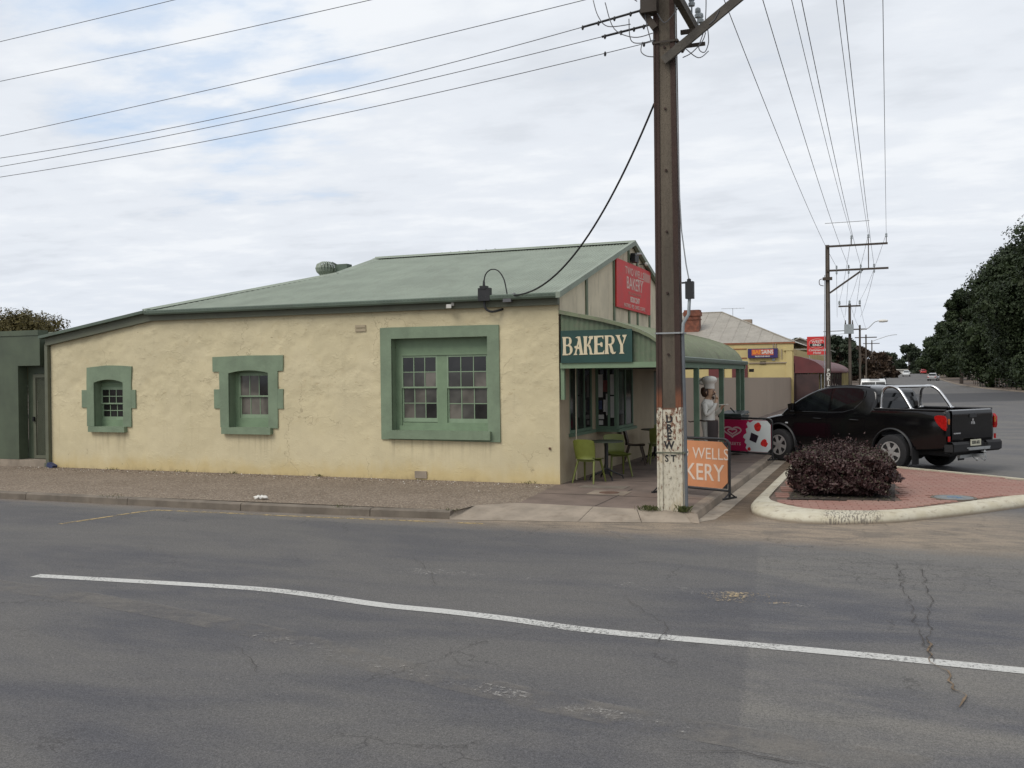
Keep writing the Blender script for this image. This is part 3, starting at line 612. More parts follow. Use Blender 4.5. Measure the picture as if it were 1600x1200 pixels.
# stones on the gravel path and dirt at the wall foot
def scatter(name, n, region, size, mat, z=0.0):
    mb = MB()
    for i in range(n):
        x, y = region(); s = size * random.uniform(.5, 1.3); a = random.uniform(0, 6.28); h = s * random.uniform(.3, .7)
        mb.add([(x + s * math.cos(a + k * 2.09), y + s * math.sin(a + k * 2.09), z - .002) for k in range(3)] + [(x, y, z + h)], [(0, 1, 3), (1, 2, 3), (2, 0, 3)])
    return solo(mb, name, mat, kind='stuff', fixn=False)
def reg_wall(): x = random.uniform(-19, -5.75); return x, 16.5 - abs(random.gauss(0, .35)) - .02
def reg_path(): x = random.uniform(-19, -6.0); return x, random.uniform(12.8, 16.3)
scatter('wall_foot_gravel', 3200, reg_wall, .022, 'gravel'); scatter('path_gravel', 4000, reg_path, .011, 'gravel')
scatter('pale_chip_gravel', 260, reg_wall, .016, 'white')
props(bpy.data.objects['wall_foot_gravel'], 'loose brown gravel heaped along the foot of the cream wall', 'gravel')
props(bpy.data.objects['path_gravel'], 'fine pale grit scattered over the roadside gravel path', 'grit')
props(bpy.data.objects['pale_chip_gravel'], 'white stone chips along the foot of the cream wall', 'stone chips')
# crumpled litter
mb = MB(); 
for k in range(3):
    c0 = Vector((-9.77 + k * .07, 13.07 + (k % 2) * .03, 0.03)); mb.lathe([(0.0, -.03), (.05, -.02), (.06, .01), (.03, .03), (0.0, .035)], 7, c0)
mb.v = [(x + random.uniform(-.012, .012), y + random.uniform(-.012, .012), max(0.002, z + random.uniform(-.01, .01))) for x, y, z in mb.v]
solo(mb, 'litter', 'white', 'crumpled white paper litter lying on the gravel near the kerb', 'litter', (-9.7, 13.07, 0))

# ---------------------------------------------------------------- corner island
outer = [(-2.02, 22.8), (-2.02, 19), (-2.02, 15.6), (-1.99, 15.0), (-1.87, 14.53), (-1.59, 14.15), (-1.26, 13.96), (-0.75, 13.95), (-0.08, 14.26), (0.43, 14.73), (1.15, 15.55), (1.95, 16.59), (3.5, 18.3), (3.85, 18.65), (3.55, 18.9), (2.38, 19.80), (0.22, 21.64)]
inner = [(-1.82, 22.55), (-1.82, 19), (-1.81, 16.2), (-1.77, 15.5), (-1.60, 15.08), (-1.36, 14.72), (-1.10, 14.52), (-0.75, 14.46), (-0.10, 14.66), (0.36, 15.06), (1.02, 15.88), (1.80, 16.95), (3.25, 18.4), (3.45, 18.65), (3.35, 18.75), (2.28, 19.66), (0.16, 21.48)]
isl = thing('corner_island', 'triangular red brick traffic island with a scuffed white painted kerb', 'traffic island', (-0.5, 17.5, ZR)); del isl['label']; del isl['category']; isl['kind'] = 'structure'
def densify(p, q, n=4):
    A, B = [], []
    for i in range(len(p)):
        j = (i + 1) % len(p)
        for k in range(n):
            t = k / n
            for src, dst in ((p, A), (q, B)):
                p0, p1, p2, p3 = (Vector(src[m % len(src)]) for m in (i - 1, i, j, j + 1))
                if (p2 - p1).length > 1.2: v = p1.lerp(p2, t)
                else: v = 0.5 * ((2 * p1) + (p2 - p0) * t + (2 * p0 - 5 * p1 + 4 * p2 - p3) * t * t + (3 * p1 - p0 - 3 * p2 + p3) * t ** 3)
                dst.append((v.x, v.y))
    return A, B
OA, IA = densify(outer, inner)
mb = MB(); rows = []
for t, z in ((0, ZR - .02), (0.0, -0.075), (0.05, -0.035), (0.18, 0.0), (0.45, 0.018), (0.85, 0.022), (1.0, 0.016), (1.0, -0.02)):
    rows.append([(ox + (ix - ox) * t, oy + (iy - oy) * t, z + (mnoise.noise((ox * 2, oy * 2, 0)) * .006)) for (ox, oy), (ix, iy) in zip(OA, IA)])
mb.grid(rows, closed=True); part(mb, 'island_kerb', 'wkerb', isl, smooth=60)
mb = MB(); mb.add([(x, y, -0.012) for x, y in IA], [tuple(range(len(IA)))]); part(mb, 'paver_bed', 'joint', isl, fixn=False)
bed = [(-1.52, 15.62), (0.08, 15.88), (0.10, 18.3), (-1.50, 18.3)]
mb = MB(); mb.add([(x, y, 0.003) for x, y in bed], [(0, 1, 2, 3)]); part(mb, 'planting_bed', 'bedsoil', isl, fixn=False)
def inside(x, y, poly):
    c_ = False
    for i in range(len(poly)):
        x0, y0 = poly[i]; x1, y1 = poly[i - 1]
        if (y0 > y) != (y1 > y) and x < (x1 - x0) * (y - y0) / (y1 - y0) + x0: c_ = not c_
    return c_
bricks = []
ang = R(8); ca_, sa_ = math.cos(ang), math.sin(ang)
for j in range(-10, 80):
    for i in range(-30, 30):
        u_ = i * 0.236 + (0.118 if j % 2 else 0); v_ = j * 0.121; cx, cy = -0.5 + u_ * ca_ - v_ * sa_, 14.0 + u_ * sa_ + v_ * ca_
        if not all(inside(cx + dx * ca_ - dy * sa_, cy + dx * sa_ + dy * ca_, IA) for dx in (-.11, .11) for dy in (-.05, .05)): continue
        if inside(cx, cy, [(-1.60, 15.54), (0.17, 15.82), (0.19, 18.4), (-1.6, 18.4)]): continue
        if math.hypot(cx - .95, cy - 16.52) < .36: continue
        bricks.append((cx, cy))
bricks.sort(key=lambda b: math.hypot(b[0], b[1]))
def brick_mb(a, cx, cy, zt, w_=.226, d_=.113):
    e_ = .008; dz = zt; hx, hy = w_ / 2, d_ / 2
    def T(x, y, z): return (cx + x * ca_ - y * sa_, cy + x * sa_ + y * ca_, z)
    a.add([T(-hx, -hy, -.012), T(hx, -hy, -.012), T(hx, hy, -.012), T(-hx, hy, -.012), T(-hx, -hy, dz - e_), T(hx, -hy, dz - e_), T(hx, hy, dz - e_), T(-hx, hy, dz - e_), T(-hx + e_, -hy + e_, dz), T(hx - e_, -hy + e_, dz), T(hx - e_, hy - e_, dz), T(-hx + e_, hy - e_, dz)],
          [(0, 1, 5, 4), (1, 2, 6, 5), (2, 3, 7, 6), (3, 0, 4, 7), (4, 5, 9, 8), (5, 6, 10, 9), (6, 7, 11, 10), (7, 4, 8, 11), (8, 9, 10, 11)])
bm0 = MB(); brick_mb(bm0, 0, 0, .006); bme = bm0.mesh('brick', 'paver', fixn=False)
for cx, cy in bricks[:300]:
    o = link(bme, 'brick', isl, loc=(cx - isl.location.x, cy - isl.location.y, -isl.location.z + random.uniform(-.003, .003)), rot=(random.uniform(-.012, .012), random.uniform(-.01, .01), random.uniform(-.01, .01)))
mb = MB()
for cx, cy in bricks[300:]: brick_mb(mb, cx, cy, .006 + random.uniform(-.003, .003))
part(mb, 'brick_paving', 'paver', isl, kind='stuff', fixn=False)
t = thing('service_cover', 'round grey service cover with a blue paint mark set in the red brick island', 'manhole cover', (.95, 16.52, 0))
mb = MB(); mb.lathe([(.335, -.012), (.335, .010), (.30, .012), (.30, .006)], 36, (.95, 16.52, 0)); part(mb, 'rim', 'kerb', t)
mb = MB(); mb.lathe([(.29, -.01), (.29, .012), (.05, .014), (.01, .014)], 36, (.95, 16.52, 0)); part(mb, 'lid', 'lid', t)
mb = MB(); mb.obox((.93, 16.52, .016), (.16, .05, .003), Matrix.Rotation(.3, 3, 'Z')); mb.obox((1.03, 16.45, .016), (.10, .04, .003), Matrix.Rotation(.9, 3, 'Z')); part(mb, 'paint_mark', 'lidblue', t)
t = thing('drain_cover', 'small round rusty cover in a concrete square on the bakery pavement', 'manhole cover', (-4.42, 15.55, 0))
mb = MB(); mb.obox((-4.42, 15.55, .003), (.66, .50, .010)); part(mb, 'surround', 'kerbtop', t)
mb = MB(); mb.lathe([(.17, 0), (.17, .013), (.01, .014)], 28, (-4.42, 15.55, 0)); part(mb, 'lid', 'lidbrown', t)
mb = MB(); mb.obox((-4.75, 16.35, .003), (.85, .40, .008)); solo(mb, 'pavement_patch', 'kerb', kind='structure')

# ================================================================ BAKERY
BX, BY = -5.63, 16.52
bak = thing('bakery_building', 'cream rendered corner bakery cottage with green window surrounds and corrugated roof', 'building', (-11.8, BY, 0))
def ztop(x): return 3.34 if x > -15.05 else 3.34 - (-15.05 - x) * (3.34 - 2.84) / 3.05
OPEN = [(-16.78, -15.93, .96, 2.02), (-13.04, -12.03, .98, 2.20), (-9.11, -7.05, .95, 2.77)]
def dispy(x, z):
    edge = 1.0
    for a, b, c_, d_ in OPEN:
        dx = max(a - x, 0, x - b); dz = max(c_ - z, 0, z - d_); edge = min(edge, math.hypot(dx, dz) / .3)
    edge = min(edge, (BX - x) / .2, (x + 18.1) / .2); edge = max(0, edge)
    lo = 0.35 + 0.65 * min(1, max(0, (z - .9) / .7))
    n_ = mnoise.fractal((x * 3.4, z * 3.4, 1.7), 1.0, 2.1, 4) * .012 + mnoise.ridged_multi_fractal((x * 3.1, z * 4.0, 5.2), 1.0, 2.0, 3, 1.0, 2.0) * .009 + mnoise.noise((x * .6, z * .6, 9)) * .012
    return BY - n_ * edge * lo
def lines(a, b, step, must):
    L = set(np.round(np.arange(a, b, step), 4)) | {a, b} | set(must); L = sorted(L); out = [L[0]]
    for q in L[1:]:
        if q - out[-1] < step * .35:
            if q in must or q == b: 
                if out[-1] not in must: out[-1] = q
                else: out.append(q)
        else: out.append(q)
    return out
XL = lines(-18.10, BX, .055, {v for o in OPEN for v in o[:2]} | {-15.05}); ZL = lines(-.05, 3.34, .055, {v for o in OPEN for v in o[2:]})
mb = MB(); idx = {}
def vid(i, j):
    if (i, j) not in idx:
        x = XL[i]; z = min(ZL[j], ztop(x)); idx[(i, j)] = len(mb.v); mb.v.append((x, dispy(x, z), z))
    return idx[(i, j)]
for i in range(len(XL) - 1):
    for j in range(len(ZL) - 1):
        cx, cz = (XL[i] + XL[i + 1]) / 2, (ZL[j] + ZL[j + 1]) / 2
        if any(a < cx < b and c_ < cz < d_ for a, b, c_, d_ in OPEN): continue
        if ZL[j] >= max(ztop(XL[i]), ztop(XL[i + 1])): continue
        mb.f.append((vid(i, j), vid(i + 1, j), vid(i + 1, j + 1), vid(i, j + 1))); mb.mi.append(0)
part(mb, 'side_wall', 'wall', bak, smooth=180, fixn=False)
mb = MB()                                     # rest of the shell
mb.box((-18.08, BY + .01, 0), (-17.8, 27, 2.8)); mb.box((-17.8, 26.7, 0), (BX - .02, 27, 3.3)); part(mb, 'rear_wall', 'fwall', bak)
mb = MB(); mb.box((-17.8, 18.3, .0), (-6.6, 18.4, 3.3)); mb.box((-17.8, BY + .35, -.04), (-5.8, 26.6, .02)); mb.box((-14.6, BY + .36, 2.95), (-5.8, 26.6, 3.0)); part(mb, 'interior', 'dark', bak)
# windows in the side wall
def sash_window(x0, x1, z0, z1, gx0, gx1, gz0, gz1, zmid, cols, rows, depth=.20, mats=('glass', 'glass2')):
    yb = BY + depth
    mb = MB()                                   # frame filling the opening, with the glazed hole
    mb.box((x0 - .02, yb, z0), (gx0 - .028, yb + .06, z1)); mb.box((gx1 + .028, yb, z0), (x1 + .12, yb + .06, z1))
    mb.box((gx0 - .028, yb, gz1 + .040), (gx1 + .028, yb + .06, z1 + .1)); mb.box((gx0 - .028, yb, z0), (gx1 + .028, yb + .06, gz0 - .055))
    mb.box((x0 - .02, yb - .02, gz1 + .10), (x1 + .02, yb - .002, gz1 + .13))
    return mb
def sashes(win, gx0, gx1, gz0, gz1, zmid, cols, rows, yb, seed=0, mats=None):
    rs = random.Random(seed)
    for (a, b, yy, shift) in ((zmid, gz1, yb + .015, 0), (gz0, zmid, yb + .045, .012)):
        fr = MB(); t = .032; X0, X1 = gx0 - .03, gx1 + .03
        fr.box((X0, yy, a - (.012 if yy < yb + .03 else .06)), (X1, yy + .03, a + .018)); fr.box((X0, yy, b - .018), (X1, yy + .03, b + .045))
        fr.box((X0, yy + .001, a), (X0 + t, yy + .029, b)); fr.box((X1 - t, yy + .001, a), (X1, yy + .029, b))
        for k in range(1, cols):
            xx = gx0 + (gx1 - gx0) * k / cols; fr.box((xx - .0085, yy + .003, a), (xx + .0085, yy + .027, b))
        for k in range(1, rows):
            z_ = a + (b - a) * k / rows; fr.box((gx0, yy + .004, z_ - .0085), (gx1, yy + .026, z_ + .0085))
        q = link(fr.mesh('sash', 'bar', ORG[win.name]), 'sash', win)
        for k in range(cols):
            for m in range(rows):
                pm = MB(); xa, xb = gx0 + (gx1 - gx0) * k / cols, gx0 + (gx1 - gx0) * (k + 1) / cols; za, zb_ = a + (b - a) * m / rows, a + (b - a) * (m + 1) / rows
                pm.box((xa + .009, yy + .012, za + .009), (xb - .009, yy + .016, zb_ - .009))
                mm = mats(k, m, yy < yb + .03) if mats else rs.choice(['glass', 'glass', 'glass2'])
                link(pm.mesh('pane', mm, ORG[win.name], fixn=True), 'pane', win)
def plate(mb, poly, y0, y1): mb.prism(poly, lambda u, v, d: (u, d, v), y0, y1)
yf = BY - .035
# small arched window
WA = (-16.75, -16.135, 1.16, 1.81); WB = (-12.90, -12.18, 1.23, 2.09)
def reveal(mb, x0, x1, z0, z1, d=.26):
    mb.box((x0 - .06, BY + .0, z0 - .05), (x0, BY + d, z1)); mb.box((x1, BY + .0, z0 - .05), (x1 + .06, BY + d, z1)); mb.box((x0 - .06, BY + .001, z1), (x1 + .06, BY + d, z1 + .08)); mb.box((x0, BY + .002, z0 - .06), (x1, BY + d, z0))
def arch(x0, x1, zs, rise, n=10): return [(x0 + (x1 - x0) * i / n, zs + rise * (1 - (2 * i / n - 1) ** 2)) for i in range(n + 1)]
o = OPEN[0]
win = part(sash_window(o[0], o[1], o[2], o[3], WA[0], WA[1], WA[2], WA[3], 1.48, 3, 2, .20), 'window', 'greenl', bak, label='small arched twelve pane window at the far left')
sashes(win, *WA, 1.475, 3, 2, BY + .175, mats=lambda k, m, up: 'glass')
mb = MB(); reveal(mb, o[0], o[1], o[2], o[3] + .0, .26)
plate(mb, [(-16.99, .965), (o[0], .965), (o[0], 2.0), (-16.99, 2.0)], yf, BY + .01); plate(mb, [(o[1], .965), (-15.70, .965), (-15.69, 2.0), (o[1], 2.0)], yf, BY + .01)
plate(mb, [(-16.99, 2.0), *arch(o[0], o[1], 1.955, .07)[0:], (-15.69, 2.0), (-15.67, 2.31), (-16.0, 2.335), (-16.4, 2.345), (-16.98, 2.30)], yf + .001, BY + .012)
plate(mb, [(-17.14, 1.39), (-16.97, 1.39), (-16.97, 1.79), (-17.14, 1.79)], yf + .003, BY + .012); plate(mb, [(-15.71, 1.38), (-15.57, 1.38), (-15.57, 1.79), (-15.71, 1.79)], yf + .003, BY + .012)
q = link(mb.mesh('surround', 'green', ORG[win.name]), 'surround', win)
mb = MB(); mb.box((-16.90, BY - .10, .84), (-15.84, BY + .24, .962)); link(mb.mesh('sill', 'green', ORG[win.name]), 'sill', win)
# middle window
o = OPEN[1]
win = part(sash_window(o[0], o[1], o[2], o[3], WB[0], WB[1], WB[2], WB[3], 1.62, 3, 1, .20), 'window', 'greenl', bak, label='six pane sash window with quoined green surround')
sashes(win, *WB, 1.635, 3, 1, BY + .175, mats=lambda k, m, up: 'glass' if (up and k == 2) else 'glass3')
mb = MB(); reveal(mb, o[0], o[1], o[2], o[3], .32)
plate(mb, [(-13.26, .98), (o[0], .98), (o[0], 2.14), (-13.28, 2.17)], yf, BY + .01); plate(mb, [(o[1], .97), (-11.80, .97), (-11.79, 2.17), (o[1], 2.14)], yf, BY + .01)
plate(mb, [(-13.45, 2.165), (-13.28, 2.165), *arch(o[0], o[1], 2.13, .055), (-11.80, 2.165), (-11.66, 2.165), (-11.65, 2.49), (-12.5, 2.50), (-13.45, 2.48)], yf + .001, BY + .012)
plate(mb, [(-13.42, 1.38), (-13.24, 1.38), (-13.24, 1.79), (-13.42, 1.79)], yf + .003, BY + .012); plate(mb, [(-11.82, 1.38), (-11.66, 1.38), (-11.66, 1.79), (-11.82, 1.79)], yf + .003, BY + .012)
link(mb.mesh('surround', 'green', ORG[win.name]), 'surround', win)
mb = MB(); mb.box((-13.19, BY - .10, .84), (-11.94, BY + .30, .982)); link(mb.mesh('sill', 'green', ORG[win.name]), 'sill', win)
# double window near the corner
o = OPEN[2]
mb = MB(); yb = BY + .17
mb.box((o[0] - .02, yb, .95), (-8.99, yb + .06, 2.80)); mb.box((-8.99, yb, 2.44), (-7.03, yb + .06, 2.80)); mb.box((-8.205, yb, 1.11), (-7.995, yb + .06, 2.44)); mb.box((-8.98, yb, .95), (-7.03, yb + .06, 1.11))
mb.box((-7.11, yb - .001, .95), (-7.03, yb + .06, 2.8)); mb.box((-8.98, yb - .02, 2.43), (-7.03, yb - .002, 2.465)); mb.box((-9.02, yb - .05, .95), (-7.03, yb - .002, 1.05))
win = part(mb, 'window', 'greenl', bak, label='large double sash window with plain green surround')
def pm3(k, m, up): return 'glass' if (up and m == 1) or (not up and k == 2 and m == 0) else ('glass2' if (k + m) % 2 else 'glass3') if not up or k else 'glass2'
sashes(win, -8.96, -8.235, 1.18, 2.41, 1.80, 3, 2, yb - .015, 1, pm3); sashes(win, -7.965, -7.16, 1.17, 2.41, 1.795, 3, 2, yb - .015, 2, pm3)
mb = MB(); reveal(mb, o[0], o[1], o[2], o[3], .24)
plate(mb, [(-9.35, .78), (o[0], .78), (o[0], 2.99), (-9.355, 2.985)], yf, BY + .01); plate(mb, [(o[1], .76), (-6.80, .76), (-6.81, 2.975), (o[1], 2.98)], yf, BY + .01)
plate(mb, [(o[0], 2.765), (o[1], 2.765), (o[1], 2.98), (o[0], 2.99)], yf + .001, BY + .012); plate(mb, [(o[0], .78), (o[1], .76), (o[1], .96), (o[0], .96)], yf + .002, BY + .012)
link(mb.mesh('surround', 'green', ORG[win.name]), 'surround', win)
mb = MB(); mb.box((-9.19, BY - .11, .80), (-6.98, BY + .20, .965)); link(mb.mesh('sill', 'green', ORG[win.name]), 'sill', win)
# wall vents, hole, stains
mb = MB()
for k in range(2): mb.box((-9.92, BY - .035, 2.93 + k * .075), (-9.68, BY + .02, 2.985 + k * .075))
part(mb, 'air_vent', 'fwall', bak)
mb = MB(); mb.box((-8.62, BY - .03, .03), (-8.36, BY + .02, .17)); part(mb, 'air_vent', 'concrete', bak)
mb = MB(); mb.lathe([(.022, -.03), (.022, .02)], 10, (-5.82, BY, .66), 'y'); part(mb, 'plug', 'lidbrown', bak)
# roof: long pitched sheet, ridge, hip end, lean-to
ZE, ZRg, YR = 3.52, 5.13, 21.88; SL = (ZRg - ZE) / (YR - 16.40)
def corr(ulist, fn, amp, pitch, nrm):
    """fn(u)-> list of 3d points down the sheet; waves along u"""
    rows = []
    for u_ in ulist:
        h = amp * math.cos(2 * math.pi * u_ / pitch); rows.append([Vector(p) + Vector(nm) * h for p, nm in fn(u_)])
    mb = MB(); mb.grid(rows); return mb
nA = Vector((0, -SL, 1)).normalized()
HX = [-15.16, -12.50, -12.42, 0]; HY = [16.40, 19.90, YR - .05, YR - .05]
def roofA(x):
    yt = float(np.interp(x, HX, HY))
    yt = max(yt, 16.29); y0 = 16.28
    return [((x, y0 + (yt - y0) * t, ZE + (y0 + (yt - y0) * t - 16.40) * SL), nA) for t in (0, .25, .5, .75, 1)]
rf = part(corr(list(np.arange(-15.16, BX + .10, .076 / 6)), roofA, .010, .076, nA), 'roof', 'roof', bak, smooth=180, fixn=False)
mb = MB()                                        # far slope, hip slope, lean-to slope
mb.add([(-12.46, YR, ZRg), (BX + .1, YR, ZRg), (BX + .1, 27.4, ZE), (-15.16, 27.4, ZE)], [(0, 1, 2, 3)])
ZM = ZE + (19.90 - 16.40) * SL
mb.add([(-12.46, YR, ZRg - .01), (-12.50, 19.90, ZM - .01), (-12.50, 23.86, ZM - .01), (-15.16, 27.4, ZE), (-15.16, 16.36, ZE)], [(0, 1, 2), (1, 4, 3, 2)])
mb.add([(-15.14, 16.33, ZE), (-15.14, 27.4, ZE), (-18.25, 27.4, 3.00), (-18.25, 16.33, 3.00)], [(0, 1, 2, 3)])
link(mb.mesh('rear_roof', 'roof', ORG[rf.name], fixn=True), 'rear_roof', rf)
mb = MB(); mb.tube([(-12.52, YR, ZRg + .02), (BX + .11, YR, ZRg + .02)], .035, 8)
for sgn in (-1, 1): mb.add([(-12.52, YR, ZRg + .035), (BX + .11, YR, ZRg + .035), (BX + .11, YR + sgn * .20, ZRg + .035 - .20 * SL), (-12.52, YR + sgn * .20, ZRg + .035 - .20 * SL)], [(0, 1, 2, 3)])
link(mb.mesh('ridge_cap', 'roof', ORG[rf.name]), 'ridge_cap', rf)
mb = MB(); hp = [Vector((-12.44, YR - .03, ZRg + .0)), Vector((-12.50, 19.90, ZM)), Vector((-15.2, 16.35, ZE + .015))]; mb.tube(hp, .03, 8)
for A, B in zip(hp, hp[1:]):
    d = (B - A).normalized(); s1 = d.cross(nA).normalized() * .14
    for sg in (-1, 1): mb.add([A + Vector((0, 0, .028)), B + Vector((0, 0, .028)), B + s1 * sg, A + s1 * sg], [(0, 1, 2, 3)])
link(mb.mesh('hip_cap', 'roof', ORG[rf.name]), 'hip_cap', rf)
mb = MB()                                         # quad gutter along the eave
gp = [(0, 0), (-.10, .0), (-.115, .03), (-.115, .085), (-.10, .10), (-.095, .10), (-.10, .085), (-.10, .035), (-.09, .012), (0, .012)]
mb.grid([[(x, 16.40 + p, 3.425 + q) for p, q in gp] for x in (-15.12, -12.2, -12.19, -8.9, BX + .07)], closed=True); mb.add([(BX + .07, 16.40 + p, 3.425 + q) for p, q in ((0, 0), (-.10, 0), (-.115, .03), (-.115, .085), (0, .1))], [(0, 1, 2, 3, 4)])
part(mb, 'gutter', 'gutterm', bak)
mb = MB(); mb.box((-15.04, BY - .105, 3.305), (BX + .02, BY - .03, 3.50)); mb.box((-15.04, BY - .03, 3.32), (BX + .02, BY + .02, 3.5)); part(mb, 'fascia_board', 'fascia', bak)
mb = MB(); L0, L1 = (-15.04, 3.30), (-18.16, 2.82)
plate(mb, [(L0[0], 3.305), (L1[0], L1[1]), (L1[0], L1[1] + .17), (L0[0], 3.50)], BY - .10, BY + .02); part(mb, 'barge_board', 'fascia', bak)
mb = MB(); plate(mb, [(L0[0] + .02, 3.49), (-18.27, 2.985), (-18.27, 3.05), (L0[0] + .02, 3.555)], BY - .20, BY + .03); part(mb, 'barge_flashing', 'gutterm', bak)
mb = MB(); mb.box((-18.20, BY - .09, .1), (-18.11, BY + .0, 2.85)); mb.box((-18.235, BY - .10, 0.0), (-18.15, BY - .01, .1)); part(mb, 'downpipe', 'fascia', bak)
# gable facing the main street
def zrake(y): return ZE - .04 + (min(y, 2 * YR - y) - 16.40) * SL
bat = [16.58, 18.24, 20.30, 21.60, 22.40, 23.62, 25.4, 27.2]
for i in range(len(bat) - 1):
    a, b = bat[i] + .012, bat[i + 1] - .012; top = [(b, zrake(b)), (a, zrake(a))]
    if a < YR < b: top = [(b, zrake(b)), (YR, zrake(YR)), (a, zrake(a))]
    mb = MB(); mb.prism([(a, 3.05), (b, 3.05)] + top, lambda u, v, d_: (d_, u, v), BX - .03, BX + .001 * (i % 2)); part(mb, 'gable_panel', 'fibro', bak)
for y_ in bat[1:-1]:
    mb = MB(); mb.prism([(y_ - .06, 3.07), (y_ + .06, 3.07), (y_ + .06, zrake(y_) - .02), (y_ - .06, zrake(y_) - .02)], lambda u, v, d_: (d_, u, v), BX - .01, BX + .028); part(mb, 'gable_batten', 'batten', bak)
for s_ in (-1, 1):
    mb = MB(); y0 = YR + s_ * (YR - 16.28)
    a, b = (YR, ZRg - .005), (y0, ZE - .04); mb.prism([(a[0], a[1] - .06), (b[0], b[1] - .06), (b[0], b[1] + .05), (a[0], a[1] + .05)], lambda u, v, d_: (d_, u, v), BX + .03, BX + .115); part(mb, 'rake_flashing', 'roof', bak)
# facade under the verandah
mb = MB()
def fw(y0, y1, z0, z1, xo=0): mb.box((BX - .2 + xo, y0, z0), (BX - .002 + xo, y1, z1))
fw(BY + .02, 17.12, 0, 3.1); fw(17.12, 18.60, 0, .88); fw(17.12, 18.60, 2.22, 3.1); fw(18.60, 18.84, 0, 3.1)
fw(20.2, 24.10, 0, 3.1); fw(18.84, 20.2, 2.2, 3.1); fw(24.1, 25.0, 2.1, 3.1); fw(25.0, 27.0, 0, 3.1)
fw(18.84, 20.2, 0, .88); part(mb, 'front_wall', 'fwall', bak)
def shopwin(box, mull, horiz=False, name='shop_window'):
    (x0, y0, z0), (x1, y1, z1) = box; mb = MB(); ax = 0 if (x1 - x0) > (y1 - y0) else 1; L = (x1 - x0) if ax == 0 else (y1 - y0); t = .055
    def bx(u0, u1, z0_, z1_):
        if ax == 0: mb.box((x0 + u0, y0, z0_), (x0 + u1, y1, z1_))
        else: mb.box((x0, y0 + u0, z0_), (x1, y0 + u1, z1_))
    bx(0, t, z0, z1); bx(L - t, L, z0, z1); bx(t, L - t, z0, z0 + t); bx(t, L - t, z1 - t, z1)
    us = [t] + [L * m for m in mull] + [L - t]
    for m in mull: bx(L * m - .022, L * m + .022, z0 + t, z1 - t)
    w_ = part(mb, name, 'post', bak)
    for a, b in zip(us, us[1:]):
        pm = MB()
        if ax == 0: pm.box((x0 + a + .002, (y0 + y1) / 2, z0 + t), (x0 + b - .002, (y0 + y1) / 2 + .006, z1 - t))
        else: pm.box(((x0 + x1) / 2, y0 + a + .002, z0 + t), ((x0 + x1) / 2 + .006, y0 + b - .002, z1 - t))
        link(pm.mesh('pane', 'glass', ORG[w_.name]), 'pane', w_)
    return w_
w1_ = shopwin(((BX - .06, 17.12, .90), (BX + .0, 18.60, 2.20)), (.33, .66))
mb = MB(); mb.box((BX - .08, 17.06, .84), (BX + .06, 18.66, .90)); part(mb, 'sill', 'post', bak)
w2_ = shopwin(((BX + .0, 18.84, .90), (BX + .45, 18.90, 2.18)), (.62,), name='bay_window'); w3_ = shopwin(((BX + .40, 18.93, .90), (BX + .455, 20.18, 2.18)), (.5,), name='bay_window')
mb = MB(); mb.box((BX, 18.78, .84), (BX + .52, 20.25, .90)); part(mb, 'sill', 'post', bak)
mb = MB(); mb.box((BX, 18.84, 2.18), (BX + .45, 20.2, 2.26)); part(mb, 'bay_head', 'post', bak)
# posters taped inside the bay window
for (xa, xb, za, zb_, m) in ((.03, .15, 1.55, 2.02, 'paper'), (.03, .13, 1.30, 1.48, 'paperb'), (.155, .30, 1.66, 1.90, 'paperr'), (.16, .21, 1.25, 1.5, 'paper'), (.215, .29, 1.18, 1.62, 'paper'), (.31, .40, 1.60, 2.02, 'paper'), (.31, .40, 1.13, 1.57, 'paper'), (.04, .17, 1.10, 1.19, 'paper'), (.06, .15, .98, 1.07, 'paper')):
    mb = MB(); mb.box((BX + xa, 18.862, za), (BX + xb, 18.866, zb_)); part(mb, 'poster', m, bak)
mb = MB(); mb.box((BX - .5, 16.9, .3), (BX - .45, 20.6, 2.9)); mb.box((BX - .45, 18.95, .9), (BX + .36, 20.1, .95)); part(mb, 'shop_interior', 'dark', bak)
mb = MB(); mb.box((BX - .10, 24.12, .02), (BX - .04, 24.98, 2.08)); part(mb, 'door', 'dgreen', bak)
mb = MB(); mb.box((BX + .02, BY + .03, 1.56), (BX + .09, BY + .11, 2.18)); part(mb, 'meter_board', 'greenl', bak)
mb = MB(); mb.tube([(BX + .12, BY + .62, .02), (BX + .12, BY + .62, 2.2)], .011, 6); part(mb, 'conduit', 'fibro', bak)
# verandah
VP = [(BX + .02, 3.19), (-5.2, 3.105), (-4.8, 3.02), (-4.45, 2.925), (-4.12, 2.81), (-3.93, 2.715), (-3.78, 2.61), (-3.67, 2.49), (-3.60, 2.36), (-3.57, 2.26)]
def pn(i):
    a = Vector(VP[max(0, i - 1)]); b = Vector(VP[min(len(VP) - 1, i + 1)]); t_ = (b - a).normalized(); return Vector((-t_.y, 0, t_.x)) if True else None
PN = [pn(i) for i in range(len(VP))]
def ver(y): return [((VP[i][0], y, VP[i][1]), PN[i]) for i in range(len(VP))]
vr = part(corr(list(np.arange(16.50, 25.56, .076 / 5)), ver, .009, .076, None), 'verandah_roof', 'vroof', bak, smooth=180, fixn=False)
mb = MB(); vb = [(x, z - .03) for x, z in VP]                 # near end sheet, vertically ribbed
rows = []
for x in np.arange(BX + .03, -3.60, .0158):
    zt_ = np.interp(x, [p[0] for p in VP], [p[1] for p in VP]) - .02; yy = 16.55 + .007 * math.cos(2 * math.pi * x / .095); rows.append([(x, yy, 2.20), (x, yy, zt_)])
mb.grid(rows); part(mb, 'verandah_end', 'vend', bak, smooth=180, fixn=False)
mb = MB(); rows = []
